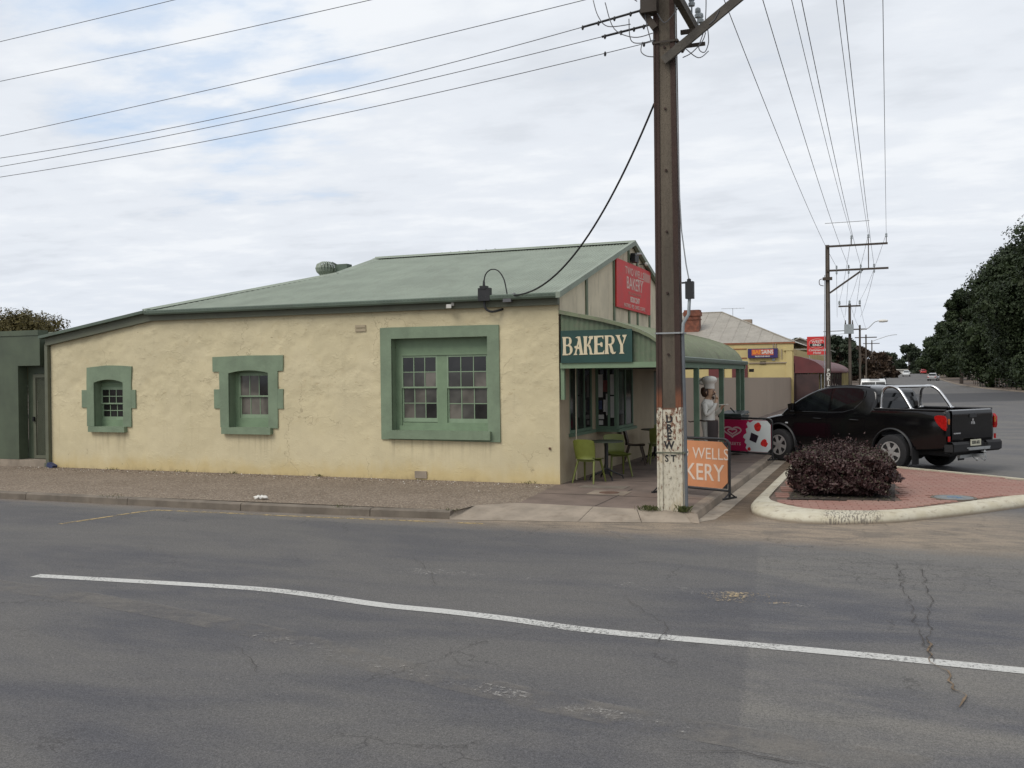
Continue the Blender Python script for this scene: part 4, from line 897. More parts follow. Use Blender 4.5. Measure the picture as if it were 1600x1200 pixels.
for x in np.arange(BX + .03, -3.60, .05):
    zt_ = np.interp(x, [p[0] for p in VP], [p[1] for p in VP]) - .02; rows.append([(x, 25.5, 2.20), (x, 25.5, zt_)])
mb.grid(rows); part(mb, 'verandah_end', 'vend', bak, fixn=False)
for y_ in (16.50, 25.56):
    mb = MB(); mb.grid([[(x, y_ - .025, z + .018), (x, y_ + .06, z + .022), (x, y_ + .06, z - .05), (x, y_ - .025, z - .05)] for x, z in VP], closed=True); part(mb, 'edge_flashing', 'vroof', bak)
mb = MB(); mb.box((BX + .03, 16.50, 2.135), (-3.50, 16.56, 2.235)); mb.box((BX + .03, 25.46, 2.135), (-3.50, 25.54, 2.235)); part(mb, 'end_rail', 'greenl', bak)
mb = MB(); mb.box((-3.60, 16.56, 2.13), (-3.52, 25.46, 2.26)); part(mb, 'verandah_beam', 'post', bak)
mb = MB(); mb.grid([[(-3.56 - p, y_, 2.235 + q) for p, q in gp] for y_ in (16.47, 20, 23, 25.6)], closed=True); part(mb, 'gutter', 'gutterm', bak)
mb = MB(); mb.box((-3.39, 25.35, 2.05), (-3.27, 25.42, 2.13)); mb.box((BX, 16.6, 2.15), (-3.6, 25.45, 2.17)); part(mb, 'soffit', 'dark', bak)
for y_ in (16.62, 18.90, 21.94, 24.55, 25.30):
    mb = MB(); mb.box((-3.605, y_ - .048, 0), (-3.505, y_ + .048, 2.13)); mb.box((-3.62, y_ - .06, 0), (-3.49, y_ + .06, .10)); part(mb, 'verandah_post', 'post', bak)
# roof vent, aerial, lamps, camera
t = thing('roof_ventilator', 'green spinning roof ventilator behind the hip of the bakery roof', 'roof vent', (-12.9, 20.7, 4.6))
mb = MB(); mb.lathe([(.19, 4.50), (.19, 4.86)], 18, (-13.45, 21.0, -.05)); part(mb, 'neck', 'roof', t)
tilt = Matrix.Rotation(R(78), 3, 'Y')
mb = MB()
for k in range(22):
    a = 2 * math.pi * k / 22; pr = [(.19, -.20), (.27, -.11), (.30, 0), (.26, .12), (.14, .19)]
    rows = [[(rr_ * math.cos(a + o_), rr_ * math.sin(a + o_), h) for rr_, h in pr] for o_ in (-.02, .17)]
    rows[1] = [(x * .93, y * .93, z) for x, y, z in rows[1]]
    mb.grid(rows)
mb.lathe([(.13, .17), (.03, .19), (.0, .19)], 22); mb.lathe([(.18, -.19), (.18, -.17), (0, -.17)], 22)
mb.v = [tuple(Vector((-13.45, 21.0, 4.84)) + Vector((v[0], v[1], v[2] * .88))) for v in mb.v]; part(mb, 'turbine', 'roof', t, fixn=False)
mb = MB(); mb.box((-13.20, 21.0, 4.70), (-12.86, 21.25, 4.93)); part(mb, 'duct_box', 'gutterm', t)
def aerial(name, label, x, y, z0, z1, L=1.3, fac=0):
    t = thing(name, label, 'aerial', (x, y, z0)); mb = MB(); mb.tube([(x, y, z0), (x, y, z1)], .016, 6); part(mb, 'mast', 'galv', t)
    mb = MB(); c_, s_ = math.cos(fac), math.sin(fac); mb.tube([(x - L / 2 * c_, y - L / 2 * s_, z1), (x + L / 2 * c_, y + L / 2 * s_, z1)], .014, 6)
    for k in range(7):
        u_ = -L / 2 + L * k / 6; h = .12 + .05 * k; mb.tube([(x + u_ * c_ + s_ * h, y + u_ * s_ - c_ * h, z1), (x + u_ * c_ - s_ * h, y + u_ * s_ + c_ * h, z1)], .008, 5)
    part(mb, 'antenna_array', 'galv', t)
aerial('tv_aerial', 'thin television aerial just above the ridge of the bakery roof', -10.1, 22.6, 4.8, 5.26, 1.5, .15)
t = thing('security_camera', 'small white security camera under the bakery eave above the double window', 'camera', (-7.77, BY - .1, 3.34))
mb = MB(); mb.obox((-7.77, BY - .19, 3.345), (.09, .16, .07), Matrix.Rotation(.5, 3, 'Z')); part(mb, 'camera_body', 'white', t)
mb = MB(); mb.box((-7.74, BY - .14, 3.36), (-7.69, BY - .10, 3.42)); part(mb, 'bracket', 'white', t)
t = thing('gable_floodlight', 'dark floodlight box fixed in the top of the gable above the red sign', 'floodlight', (BX + .1, 21.9, 4.7))
mb = MB(); mb.box((BX + .03, 21.70, 4.66), (BX + .14, 22.05, 4.86)); part(mb, 'housing', 'black', t); mb = MB(); mb.tube([(BX + .1, 21.75, 4.80), (BX + .24, 21.75, 4.83)], .015, 6); mb.obox((BX + .25, 21.72, 4.83), (.10, .2, .04)); part(mb, 'lamp_arm', 'galv', t)
t = thing('gable_spotlight', 'small white spotlight on the right slope of the gable', 'spotlight', (BX + .1, 22.7, 4.6))
mb = MB(); mb.tube([(BX + .03, 22.55, 4.68), (BX + .15, 22.6, 4.70)], .012, 6); part(mb, 'arm', 'black', t); mb = MB(); mb.lathe([(.02, 0), (.04, .02), (.045, .10), (.02, .12)], 10, (BX + .15, 22.7, 4.71), 'y'); part(mb, 'lamp', 'white', t)
t = thing('service_box', 'black cable entry box on the bakery roof edge with a looping cable', 'junction box', (-7.0, BY - .2, 3.5))
mb = MB(); mb.box((-7.14, BY - .24, 3.42), (-6.90, BY - .13, 3.66)); mb.box((-7.10, BY - .25, 3.64), (-6.97, BY - .12, 3.70)); part(mb, 'housing', 'black', t)
mb = MB(); mb.tube([(-7.03, BY - .2, 3.68), (-7.03, BY - .2, 3.80)], [.03, .018], 8); mb.tube(smoothc_([(-7.03, BY - .2, 3.78), (-6.99, BY - .2, 3.92), (-6.88, BY - .2, 4.0), (-6.74, BY - .2, 3.97), (-6.63, BY - .2, 3.82), (-6.58, BY - .2, 3.62), (-6.56, BY - .2, 3.50)]), .012, 6); part(mb, 'cable_loop', 'cable', t)
mb = MB(); mb.tube(smoothc_([(-7.03, BY - .17, 3.44), (-7.03, BY - .18, 3.33), (-6.98, BY - .18, 3.25), (-6.88, BY - .16, 3.215), (-6.76, BY - .06, 3.25), (-6.73, BY, 3.27)]), .022, 8); part(mb, 'conduit', 'cable', t)
mb = MB(); mb.obox((-6.56, BY - .18, 3.44), (.16, .1, .12)); mb.tube([(-6.66, BY - .2, 3.46), (-6.40, BY - .2, 3.52)], .03, 8); part(mb, 'cable_anchor', 'wire', t)

# ---------------------------------------------------------------- lettering on the bakery
def glyph_mesh(strokes_per_letter, z, org_fn, mat, parent, mbk=None):
    mb = MB(); k = 0
    for letter in strokes_per_letter:
        for poly in letter:
            k += 1; d_ = 0.0004 * (k % 7)
            mb.prism(poly, org_fn, 0.0, 0.006 + d_)
    return mb
def W(s, x):                       # western flared letters on a unit grid, height 1
    def stem(x0, x1, y0=0, y1=1, fl=.045): return [(x0 - fl, y0), (x1 + fl, y0), (x1 + .01, y0 + .10), (x1 - .005, .5 * (y0 + y1)), (x1 + .01, y1 - .10), (x1 + fl, y1), (x0 - fl, y1), (x0 - .01, y1 - .10), (x0 + .005, .5 * (y0 + y1)), (x0 - .01, y0 + .10)]
    def bowl(cx, cy, rx, ry, th, a0, a1, n=12):
        out = []; inn = []
        for i in range(n + 1):
            a = R(a0 + (a1 - a0) * i / n); q = 1 - .25 * abs(math.sin(a)); out.append((cx + rx * math.cos(a), cy + ry * math.sin(a))); inn.append((cx + (rx - th * q) * math.cos(a), cy + (ry - th * .55) * math.sin(a)))
        return [[out[i], out[i + 1], inn[i + 1], inn[i]] for i in range(n)]
    L = []
    if s == 'B': L = [stem(.05, .21), [(.2, .92), (.36, .93), (.36, 1), (.2, 1)], [(.2, .0), (.36, 0), (.36, .07), (.2, .08)], [(.2, .49), (.34, .50), (.34, .57), (.2, .56)]] + bowl(.34, .765, .20, .235, .15, -90, 90) + bowl(.34, .285, .25, .285, .16, -90, 90)
    if s == 'A': L = [[(.28, 1), (.44, 1), (.58, .08), (.64, 0), (.36, 0), (.42, .08), (.32, .80)], [(.34, .86), (.40, .80), (.22, .10), (.28, 0), (.05, 0), (.13, .10)], [(.14, .36), (.44, .30), (.44, .40), (.20, .50), (.10, .46)], [(.28, 1), (.16, .94), (.28, .90)]]
    if s == 'K': L = [stem(.05, .21), [(.20, .50), (.30, .66), (.36, .86), (.30, .93), (.36, 1), (.56, 1), (.54, .84), (.46, .82), (.40, .62), (.28, .46)], [(.26, .56), (.38, .52), (.46, .30), (.50, .08), (.60, 0), (.36, 0), (.36, .22), (.30, .42), (.2, .46)]]
    if s == 'E': L = [stem(.05, .22), [(.2, .90), (.46, .93), (.54, .80), (.56, 1), (.2, 1)], [(.2, 0), (.58, 0), (.60, .24), (.50, .10), (.2, .09)], [(.2, .50), (.36, .50), (.42, .40), (.50, .40), (.50, .62), (.42, .66), (.36, .58), (.2, .58)]]
    if s == 'R': L = [stem(.05, .21), [(.2, .92), (.36, .93), (.36, 1), (.2, 1)], [(.2, .47), (.34, .48), (.34, .55), (.2, .55)]] + bowl(.34, .74, .22, .26, .16, -90, 90) + [[(.26, .50), (.40, .48), (.46, .30), (.50, .12), (.56, .09), (.64, .12), (.58, .0), (.44, -.01), (.34, .10), (.30, .34)]]
    if s == 'Y': L = [[(-.02, 1), (.26, 1), (.22, .92), (.34, .56), (.40, .46), (.40, .10), (.47, 0), (.18, 0), (.25, .10), (.25, .46), (.06, .92)], [(.36, .46), (.46, .84), (.38, .92), (.36, 1), (.60, 1), (.62, 1.02), (.56, .90), (.44, .56), (.38, .44)]]
    return [[(x + u_, v_) for u_, v_ in p] for p in L]
t = thing('bakery_sign', 'dark green board lettered BAKERY in cream on the near end of the verandah', 'sign', (-4.91, 16.5, 2.23))
mb = MB(); mb.box((-5.575, 16.47, 2.235), (-4.235, 16.498, 2.825)); part(mb, 'board', 'signgreen', t)
xp = 0; poly = []
for ch in 'BAKERY':
    poly.append(W(ch, xp)); xp += {'B': .58, 'A': .60, 'K': .58, 'E': .60, 'R': .62, 'Y': .62}[ch]
SXX = 1.22 / xp; mb = glyph_mesh(poly, 0, lambda u, v, d_: (-5.545 + u * SXX, 16.468 - d_, 2.375 + .335 * v + .010 * u / 3), 'cream', t)
part(mb, 'lettering', 'cream', t)
t = thing('gable_sign', 'faded red sign for Two Wells Bakery on the gable', 'sign', (BX + .05, 21.9, 4.0))
mb = MB(); mb.prism([(20.32, 3.52), (23.50, 3.50), (23.58, 4.60), (20.34, 4.60)], lambda u, v, d_: (d_, u, v), BX + .035, BX + .065); part(mb, 'board', 'red', t)
xs_ = BX + .068
lettering('TWO WELLS', .25, 'redlet', t, (xs_, 21.95, 4.40), '+X', 1.25); lettering('BAKERY', .40, 'redlet', t, (xs_, 21.95, 4.12), '+X', 1.08, bold=.002)
lettering('SPECIALISING IN PIES', .10, 'redlet2', t, (xs_, 21.95, 3.90), '+X', 1.3); lettering('8520 2247', .17, 'redlet', t, (xs_, 21.95, 3.76), '+X', 1.2, bold=.006)
lettering('PASTRIES  PIES  CAKES  COFFEE', .125, 'redlet', t, (xs_, 21.95, 3.60), '+X', 1.15)
mb = MB(); mb.box((xs_ - .003, 22.15, 4.275), (xs_, 22.85, 4.29)); part(mb, 'underline', 'redlet', t)
mb = MB(); mb.prism([(22.85, 4.30), (23.45, 4.30), (23.52, 4.5), (22.8, 4.52)], lambda u, v, d_: (d_, u, v), xs_ - .003, xs_ - .001); part(mb, 'faded_patch', 'redlet2', t)

# ---------------------------------------------------------------- green building on the left
g = thing('green_building', 'dark green rendered building with a recessed lattice door at the far left', 'building', (-22, BY, 0))
mb = MB(); mb.box((-30, BY - .02, .16), (-19.12, BY + .25, 2.37)); mb.box((-30, BY - .021, 2.37), (-18.42, BY + .249, 3.08)); mb.box((-30, BY + .25, .1), (-29.8, 26, 3.08)); mb.box((-18.42, BY + .35, .1), (-18.14, BY + .6, 2.95)); part(mb, 'wall', 'dgreen', g)
mb = MB(); mb.box((-30, BY - .04, 3.08), (-18.45, BY + .25, 3.20)); part(mb, 'capping', 'dgreen', g)
mb = MB(); mb.box((-30, BY + .25, 3.12), (-18.3, 26, 3.16)); part(mb, 'roof', 'roof', g)
mb = MB(); mb.box((-19.12, BY + .26, .16), (-18.92, BY + .32, 2.37)); mb.box((-18.92, BY + .26, 2.18), (-18.22, BY + .32, 2.37)); mb.box((-18.25, BY + .26, .16), (-18.20, BY + .32, 2.18)); part(mb, 'door_frame', 'dgreen', g)
mb = MB(); mb.box((-18.92, BY + .22, .17), (-18.84, BY + .26, 2.17)); mb.box((-18.33, BY + .22, .17), (-18.25, BY + .26, 2.17)); mb.box((-18.84, BY + .22, 2.09), (-18.33, BY + .26, 2.17)); mb.box((-18.84, BY + .22, .17), (-18.33, BY + .26, .25))
dr = part(mb, 'security_door', 'fascia', g)
mb = MB()
for k in range(-12, 46):
    z = .25 + k * .055
    for s_ in (1, -1):
        a = [(-18.84, z), (-18.33, z + .51)] if s_ > 0 else [(-18.84, z + .51), (-18.33, z)]
        (xa, za), (xb, zb_) = a
        def clipz(xa, za, xb, zb_, lo=.25, hi=2.09):
            pts = []
            for t_ in np.linspace(0, 1, 23):
                zz_ = za + (zb_ - za) * t_
                if lo <= zz_ <= hi: pts.append((xa + (xb - xa) * t_, zz_))
            return (pts[0], pts[-1]) if len(pts) > 1 else None
        cc = clipz(xa, za, xb, zb_)
        if cc: mb.bar((cc[0][0], BY + .24 + .004 * s_, cc[0][1]), (cc[1][0], BY + .24 + .004 * s_, cc[1][1]), .008, .008, up=(0, 1, 0))
link(mb.mesh('lattice', 'fascia', ORG[dr.name]), 'lattice', dr)
mb = MB(); mb.box((-18.84, BY + .27, .25), (-18.33, BY + .28, 2.1)); link(mb.mesh('door_panel', 'dgreen', ORG[dr.name]), 'door_panel', dr)
mb = MB(); mb.box((-18.90, BY + .17, 1.05), (-18.86, BY + .22, 1.16)); link(mb.mesh('handle', 'black', ORG[dr.name]), 'handle', dr)
mb = MB(); mb.box((-30, BY - .05, .0), (-18.15, BY + .40, .155)); part(mb, 'doorstep', 'concrete', g)
mb = MB(); mb.obox((-17.95, BY - .15, .05), (.18, .14, .09), Matrix.Rotation(.4, 3, 'Y')); solo(mb, 'drain_outlet', 'paperb', 'small dark blue drain outlet at the left foot of the cream wall', 'drain outlet', (-17.95, BY - .15, 0))
# ================================================================ POLES AND WIRES
def insul(mb, p, s=1.0, mi=0):
    x, y, z = p; mb.lathe([(.012 * s, -.10 * s), (.012 * s, 0), (.045 * s, .01 * s), (.05 * s, .05 * s), (.03 * s, .07 * s), (.045 * s, .09 * s), (.04 * s, .14 * s), (.015 * s, .16 * s)], 8, p, mi=mi)
pole = thing('utility_pole', 'tall steel and concrete power pole with peeling white base painted DREW ST', 'utility pole', (-2.98, 13.86, 0))
HP = 10.2
def edge(z, side):     # outer/inner x of each steel joist
    return {'lo': -3.175, 'li': -3.098, 'ri': -2.885 - .007 * z, 'ro': -2.800 - .009 * z}[side]
def slab(a, b, y0, y1, z0=0, z1=HP):
    mb = MB(); zs = [z0, min(1.6, z1), z1]
    mb.grid([[(edge(z, a), y0, z), (edge(z, b), y0, z), (edge(z, b), y1, z), (edge(z, a), y1, z)] for z in zs], closed=True); mb.add([(edge(z1, a), y0, z1), (edge(z1, b), y0, z1), (edge(z1, b), y1, z1), (edge(z1, a), y1, z1)], [(0, 1, 2, 3)]); return mb
yc = 13.86
m_ = slab('lo', 'li', yc - .095, yc + .095)
for yy in (yc - .105, yc + .083):                     # flange lips of the rolled joist
    m_.box((-3.178, yy, 0), (-3.150, yy + .022, HP)); 
part(m_, 'steel_joist', 'psteel', pole)
m_ = slab('ri', 'ro', yc - .095, yc + .095); part(m_, 'steel_joist', 'psteel', pole)
m_ = MB(); m_.grid([[(edge(z, 'li') - .01, yc - .075, z), (edge(z, 'ri') + .01, yc - .075, z), (edge(z, 'ri') + .01, yc + .075, z), (edge(z, 'li') - .01, yc + .075, z)] for z in (0, 1.6, HP)], closed=True); part(m_, 'concrete_core', 'pconc', pole)
m_ = MB()
for z in np.arange(.5, 10, .9): m_.lathe([(.018, -.10), (.018, -.075)], 8, ((edge(z, 'li') + edge(z, 'ri')) / 2, yc, z), 'y')
part(m_, 'tie_bolt', 'psteel', pole)
for z_, mt_, th in ((2.60, 'galv', .022), (.845, 'fascia', .022), (6.86, 'psteel2', .03), (8.1, 'psteel2', .08)):
    m_ = MB(); m_.box((edge(z_, 'lo') - .012, yc - .112, z_), (edge(z_, 'ro') + .012, yc - .104, z_ + th)); m_.box((edge(z_, 'lo') - .012, yc + .104, z_), (edge(z_, 'ro') + .012, yc + .112, z_ + th))
    m_.box((edge(z_, 'lo') - .018, yc - .112, z_), (edge(z_, 'lo') - .006, yc + .112, z_ + th)); m_.box((edge(z_, 'ro') + .006, yc - .112, z_), (edge(z_, 'ro') + .05, yc + .112, z_ + th)); part(m_, 'pole_band', mt_, pole)
m_ = MB(); m_.tube([(-2.755, yc - .06, 0), (-2.765, yc - .06, 1.2), (-2.79, yc - .06, 2.62)], .024, 10); part(m_, 'conduit', 'pipegrey', pole, smooth=60)
m_ = MB(); m_.tube([(-2.79, yc - .06, 2.60), (-2.78, yc - .06, 2.75), (-2.70, yc - .06, 2.88), (-2.685, yc - .06, 3.12)], .024, 10); part(m_, 'flexible_conduit', 'porcelain', pole, smooth=60)
m_ = MB(); m_.obox((-2.68, yc - .06, 3.23), (.115, .11, .25)); m_.lathe([(.03, 3.355), (.03, 3.39), (.012, 3.40)], 8, (-2.69, yc - .06, 0)); m_.box((-2.80, yc - .05, 3.33), (-2.70, yc - .03, 3.355)); part(m_, 'fuse_box', 'black', pole)
m_ = MB(); m_.tube([(-2.69, yc - .06, 3.38), (-2.73, yc - .06, 3.6), (-2.79, yc - .07, 4.1), (-2.815, yc - .07, 4.6), (-2.845, yc - .07, 6.2), (-2.86, yc - .07, 8.0)], .010, 6); part(m_, 'service_lead', 'galv', pole)
# street name painted down the concrete face
for i, ch in enumerate('DREW'): lettering(ch, .155, 'cable', pole, (-2.995 - .002 * i, yc - .0765, (1.345, 1.21, 1.09, .96)[i]), '-Y', .9, 'painted_letter', bold=.006)
lettering('S T', .14, 'cable', pole, (-2.985, yc - .0765, .765), '-Y', .85, 'painted_letter', bold=.003)
# crossarm running along the street, its insulators, brace to the overhead arm
m_ = MB(); m_.bar((-2.80, 12.55, 7.46), (-2.80, 15.15, 7.46), .10, .13); part(m_, 'crossarm', 'timber', pole)
m_ = MB(); m_.bar((-3.24, 12.8, 7.95), (-3.24, 14.9, 7.95), .10, .12); part(m_, 'crossarm', 'timber', pole)
for y_ in (14.35, 14.85, 15.08, 13.2, 12.7):
    m_ = MB(); insul(m_, (-2.72, y_, 7.55), 1.05); part(m_, 'insulator', 'porcelain', pole, smooth=40)
m_ = MB(); m_.bar((-3.02, yc - .15, 6.58), (-.85, yc - .15, 8.06), .05, .125); part(m_, 'arm_brace', 'timber', pole)
m_ = MB(); m_.bar((-3.2, yc - .14, 8.12), (.15, yc - .14, 8.12), .09, .11); part(m_, 'lower_arm', 'timber', pole)
m_ = MB(); m_.bar((-3.2, yc - .14, 9.35), (.15, yc - .14, 9.35), .09, .11); m_.bar((-.95, yc - .14, 8.12), (-.95, yc - .14, 9.7), .04, .04); part(m_, 'upper_arm', 'psteel2', pole)
LOWX = [-2.5, -1.9, -1.30, -0.65]; UPX = [-1.75, -0.92, -0.05]
for x_ in LOWX: m_ = MB(); insul(m_, (x_, yc - .14, 8.22), 1.3); part(m_, 'insulator', 'porcelain', pole, smooth=40)
for x_ in UPX: m_ = MB(); insul(m_, (x_, yc - .14, 9.50), 1.6); part(m_, 'insulator', 'porcelain', pole, smooth=40)
m_ = MB(); m_.bar((-2.80, 14.0, 6.78), (-2.80, 14.95, 7.40), .03, .05); m_.bar((-2.86, 14.2, 7.13), (-2.52, 14.2, 7.13), .05, .06); m_.bar((-2.86, 14.5, 7.02), (-2.55, 14.5, 7.02), .04, .05); part(m_, 'bracket_strut', 'psteel2', pole)
m_ = MB(); m_.box((-3.34, yc - .22, 7.30), (-3.10, yc - .02, 7.62)); m_.bar((-3.32, yc - .12, 7.34), (-3.14, yc - .12, 7.08), .06, .10); part(m_, 'switch_box', 'psteel2', pole)
# jumper loops hanging round the head of the pole
loops = [[(-3.9, 13.75, 7.58), (-3.75, 13.7, 7.15), (-3.45, 13.7, 6.98), (-3.18, 13.75, 7.02)], [(-3.55, 13.8, 7.30), (-3.5, 13.7, 6.95), (-3.35, 13.7, 6.88), (-3.15, 13.75, 6.92)], [(-3.35, 13.8, 6.93), (-3.36, 13.75, 6.78), (-3.28, 13.75, 6.70), (-3.17, 13.78, 6.68)],
         [(-4.1, 13.8, 7.66), (-4.0, 13.7, 7.38), (-3.85, 13.7, 7.20), (-3.5, 13.7, 7.18)], [(-3.3, 13.7, 7.45), (-3.26, 13.7, 7.15), (-3.2, 13.7, 6.9)], [(-4.2, 13.8, 8.6), (-4.1, 13.7, 8.0), (-4.05, 13.7, 7.7)], [(-3.9, 13.8, 8.2), (-3.75, 13.7, 7.9), (-3.5, 13.7, 7.62)],
         [(-3.5, 13.8, 7.9), (-3.48, 13.7, 7.6), (-3.4, 13.7, 7.5)], [(-2.4, 13.7, 7.9), (-2.39, 13.7, 7.3), (-2.42, 13.7, 6.95), (-2.5, 13.7, 6.70), (-2.42, 13.7, 6.62), (-2.36, 13.7, 6.75), (-2.37, 13.7, 6.95)],
         [(-2.75, 13.8, 6.62), (-2.6, 13.7, 6.64), (-2.45, 13.7, 6.78), (-2.4, 13.7, 6.9)], [(-2.35, 13.68, 7.0), (-2.27, 13.68, 7.06), (-2.2, 13.68, 7.18)], [(-3.1, 13.7, 7.28), (-2.98, 13.68, 7.12), (-2.8, 13.7, 7.3)], [(-2.75, 13.9, 6.8), (-2.6, 14.2, 6.72), (-2.5, 14.5, 6.9)]]
for l_ in loops: m_ = MB(); m_.tube(smoothc(l_), .0075, 5); part(m_, 'jumper_wire', 'wire', pole)
# wires from the left to the pole
ordn = ['topmost', 'second highest', 'third highest', 'fourth highest', 'fifth highest', 'lowest']
WL = [[(-16.46, 8.8), (-14.2, 8.88), (-12.12, 8.95)], [(-16.48, 8.01), (-11.7, 8.16), (-8.0, 8.31)], [(-16.5, 6.92), (-9.64, 7.33), (-4.25, 7.73)], [(-16.51, 6.48), (-9.0, 6.84), (-3.6, 7.41)], [(-16.51, 6.31), (-9.0, 6.70), (-3.41, 7.19)], [(-16.52, 6.1), (-9.01, 6.45), (-3.31, 6.94)]]
for i, pts in enumerate(WL):
    q = np.polyfit([p[0] for p in pts], [p[1] for p in pts], 2)
    if i < 2: q = np.array([.0009, 0, 0]); q[1] = (pts[2][1] - pts[0][1]) / (pts[2][0] - pts[0][0]) - q[0] * (pts[2][0] + pts[0][0]); q[2] = pts[0][1] - q[0] * pts[0][0] ** 2 - q[1] * pts[0][0]
    xe = -3.2; xx = np.linspace(-34, xe, 50); m_ = MB(); m_.tube([(x, 13.9, float(np.polyval(q, x))) for x in xx], .0062, 5)
    o = solo(m_, 'power_line', 'wire', ordn[i] + ' of the wires crossing the sky from the left edge to the tall pole', 'power line', (-3.2, 13.9, 7.4), 'wires from the left to the tall pole')
    if i > 2:
        for k, xk in enumerate((-4.3, -4.05, -3.8, -3.55, -3.4) if i == 3 else ((-3.95, -3.7, -3.5, -3.35) if i == 4 else (-3.95, -3.35))):
            a = MB(); z = float(np.polyval(q, xk)); a.lathe([(.010, -.035), (.020, -.015), (.020, .015), (.010, .035)], 6, (xk, 13.9, z - .01)); link(a.mesh('line_clamp', 'cable', ORG[o.name]), 'line_clamp', o)
        a = MB(); xk = -4.3 if i == 3 else -4.0
        if i < 5: a.tube([(x, 13.9, float(np.polyval(q, x))) for x in np.linspace(xk, -3.2, 6)], .017, 6); link(a.mesh('strain_insulator', 'cable', ORG[o.name]), 'strain_insulator', o)
m_ = MB(); P0, P1 = Vector((-3.18, 13.80, 6.0)), Vector((-6.42, 16.30, 3.50))
m_.tube([P0.lerp(P1, t_) - Vector((0, 0, 2.75 * t_ * (1 - t_))) for t_ in np.linspace(0, 1, 30)], .016, 6)
solo(m_, 'service_cable', 'cable', 'thick black cable sagging from the tall pole to the bakery eave', 'cable', tuple(P1))
# distant poles
def far_pole(name, label, X, Y, H, kind):
    zb = zg(Y) - .12; t = thing(name, label, 'utility pole', (X, Y, zb), group='power poles along the main street')
    a = MB(); a.grid([[(X - w_ - .07, Y - .1, z), (X - w_, Y - .1, z), (X - w_, Y + .1, z), (X - w_ - .07, Y + .1, z)] for z, w_ in ((zb, .07), (H, .03))], closed=True); part(a, 'steel_joist', 'psteel2', t)
    a = MB(); a.grid([[(X + w_, Y - .1, z), (X + w_ + .07, Y - .1, z), (X + w_ + .07, Y + .1, z), (X + w_, Y + .1, z)] for z, w_ in ((zb, .07), (H, .03))], closed=True); a.box((X - .10, Y - .1, H), (X + .10, Y + .1, H + .04)); part(a, 'steel_joist', 'psteel2', t)
    a = MB(); a.grid([[(X - w_, Y - .08, z), (X + w_, Y - .08, z), (X + w_, Y + .08, z), (X - w_, Y + .08, z)] for z, w_ in ((zb, .07), (H, .03))], closed=True); part(a, 'concrete_core', 'pconc2', t)
    return t
t = far_pole('utility_pole', 'power pole painted POKIES down its base, beside the red hotel sign', -2.96, 53, 8.75, 0)
m_ = MB(); m_.bar((-3.0, 52.88, 8.70), (.02, 52.88, 8.70), .10, .10); part(m_, 'upper_arm', 'psteel2', t)
m_ = MB(); m_.bar((-3.0, 52.88, 7.42), (.05, 52.88, 7.42), .10, .10); part(m_, 'lower_arm', 'psteel2', t)
m_ = MB(); m_.bar((-2.85, 52.88, 6.24), (-1.21, 52.88, 7.38), .07, .09); part(m_, 'arm_brace', 'psteel2', t)
m_ = MB(); m_.bar((-.92, 52.88, 7.45), (-.92, 52.88, 9.0), .05, .05); m_.bar((-1.75, 52.88, 8.7), (-1.75, 52.88, 9.0), .04, .04); m_.bar((-.05, 52.88, 8.7), (-.05, 52.88, 9.1), .04, .04); part(m_, 'insulator_stem', 'psteel2', t)
for x_ in UPX: m_ = MB(); insul(m_, (x_, 52.88, 9.02), 1.3); part(m_, 'insulator', 'porcelain', t)
for x_ in LOWX: m_ = MB(); insul(m_, (x_, 52.85, 7.50), 1.1); m_.lathe([(.04, -.02), (.05, -.16), (.02, -.2)], 6, (x_, 52.85, 7.40)); part(m_, 'insulator', 'porcelain', t)
m_ = MB(); m_.box((-3.2, 52.8, 6.92), (-2.72, 52.95, 7.08)); m_.tube(smoothc([(-3.1, 52.8, 7.0), (-3.35, 52.8, 6.95), (-3.35, 52.8, 6.7), (-3.15, 52.8, 6.62)]), .02, 5); part(m_, 'pole_bracket', 'psteel2', t)
m_ = MB(); m_.tube([(-3.16, 52.86, 0), (-3.10, 52.86, 7.2)], .022, 6); part(m_, 'riser_pipe', 'galv', t)
for i, ch in enumerate('POKIES'): lettering(ch, .26, 'white', t, (-2.955, 52.885, 2.12 - i * .215), '-Y', .9, 'painted_letter', bold=.008)
t = far_pole('utility_pole', 'power pole carrying a pale box transformer under its crossarm', -2.93, 83, 7.65, 1)
m_ = MB(); m_.bar((-3.8, 82.88, 7.50), (-2.06, 82.88, 7.50), .11, .13); part(m_, 'crossarm', 'psteel2', t)
for x_ in (-3.72, -2.93, -2.14): m_ = MB(); insul(m_, (x_, 82.85, 7.65), 2.0); part(m_, 'insulator', 'porcelain', t)
m_ = MB(); m_.box((-3.34, 82.4, 5.22), (-2.62, 82.9, 5.98)); part(m_, 'transformer', 'porcelain', t)
m_ = MB()
for x_ in (-3.25, -2.98, -2.7): m_.lathe([(.03, 0), (.06, .05), (.03, .35)], 6, (x_, 82.6, 5.98))
part(m_, 'bushing', 'psteel2', t)
m_ = MB(); m_.bar((-5.0, 82.9, 5.45), (-2.9, 82.9, 5.5), .06, .08); m_.bar((-5.0, 82.9, 5.1), (-3.3, 82.9, 5.25), .03, .03); part(m_, 'service_arm', 'galv', t)
t = far_pole('utility_pole', 'power pole with a curved street lamp arm over the road', -2.93, 113, 7.3, 2)
m_ = MB(); m_.bar((-4.3, 112.88, 6.87), (-2.2, 112.88, 6.87), .12, .14); part(m_, 'crossarm', 'psteel2', t)
m_ = MB(); m_.tube(smoothc([(-2.9, 112.85, 6.8), (-2.1, 112.85, 6.95), (-1.4, 112.85, 7.6), (-.95, 112.85, 7.75)]), .05, 6); part(m_, 'lamp_arm', 'galv', t)
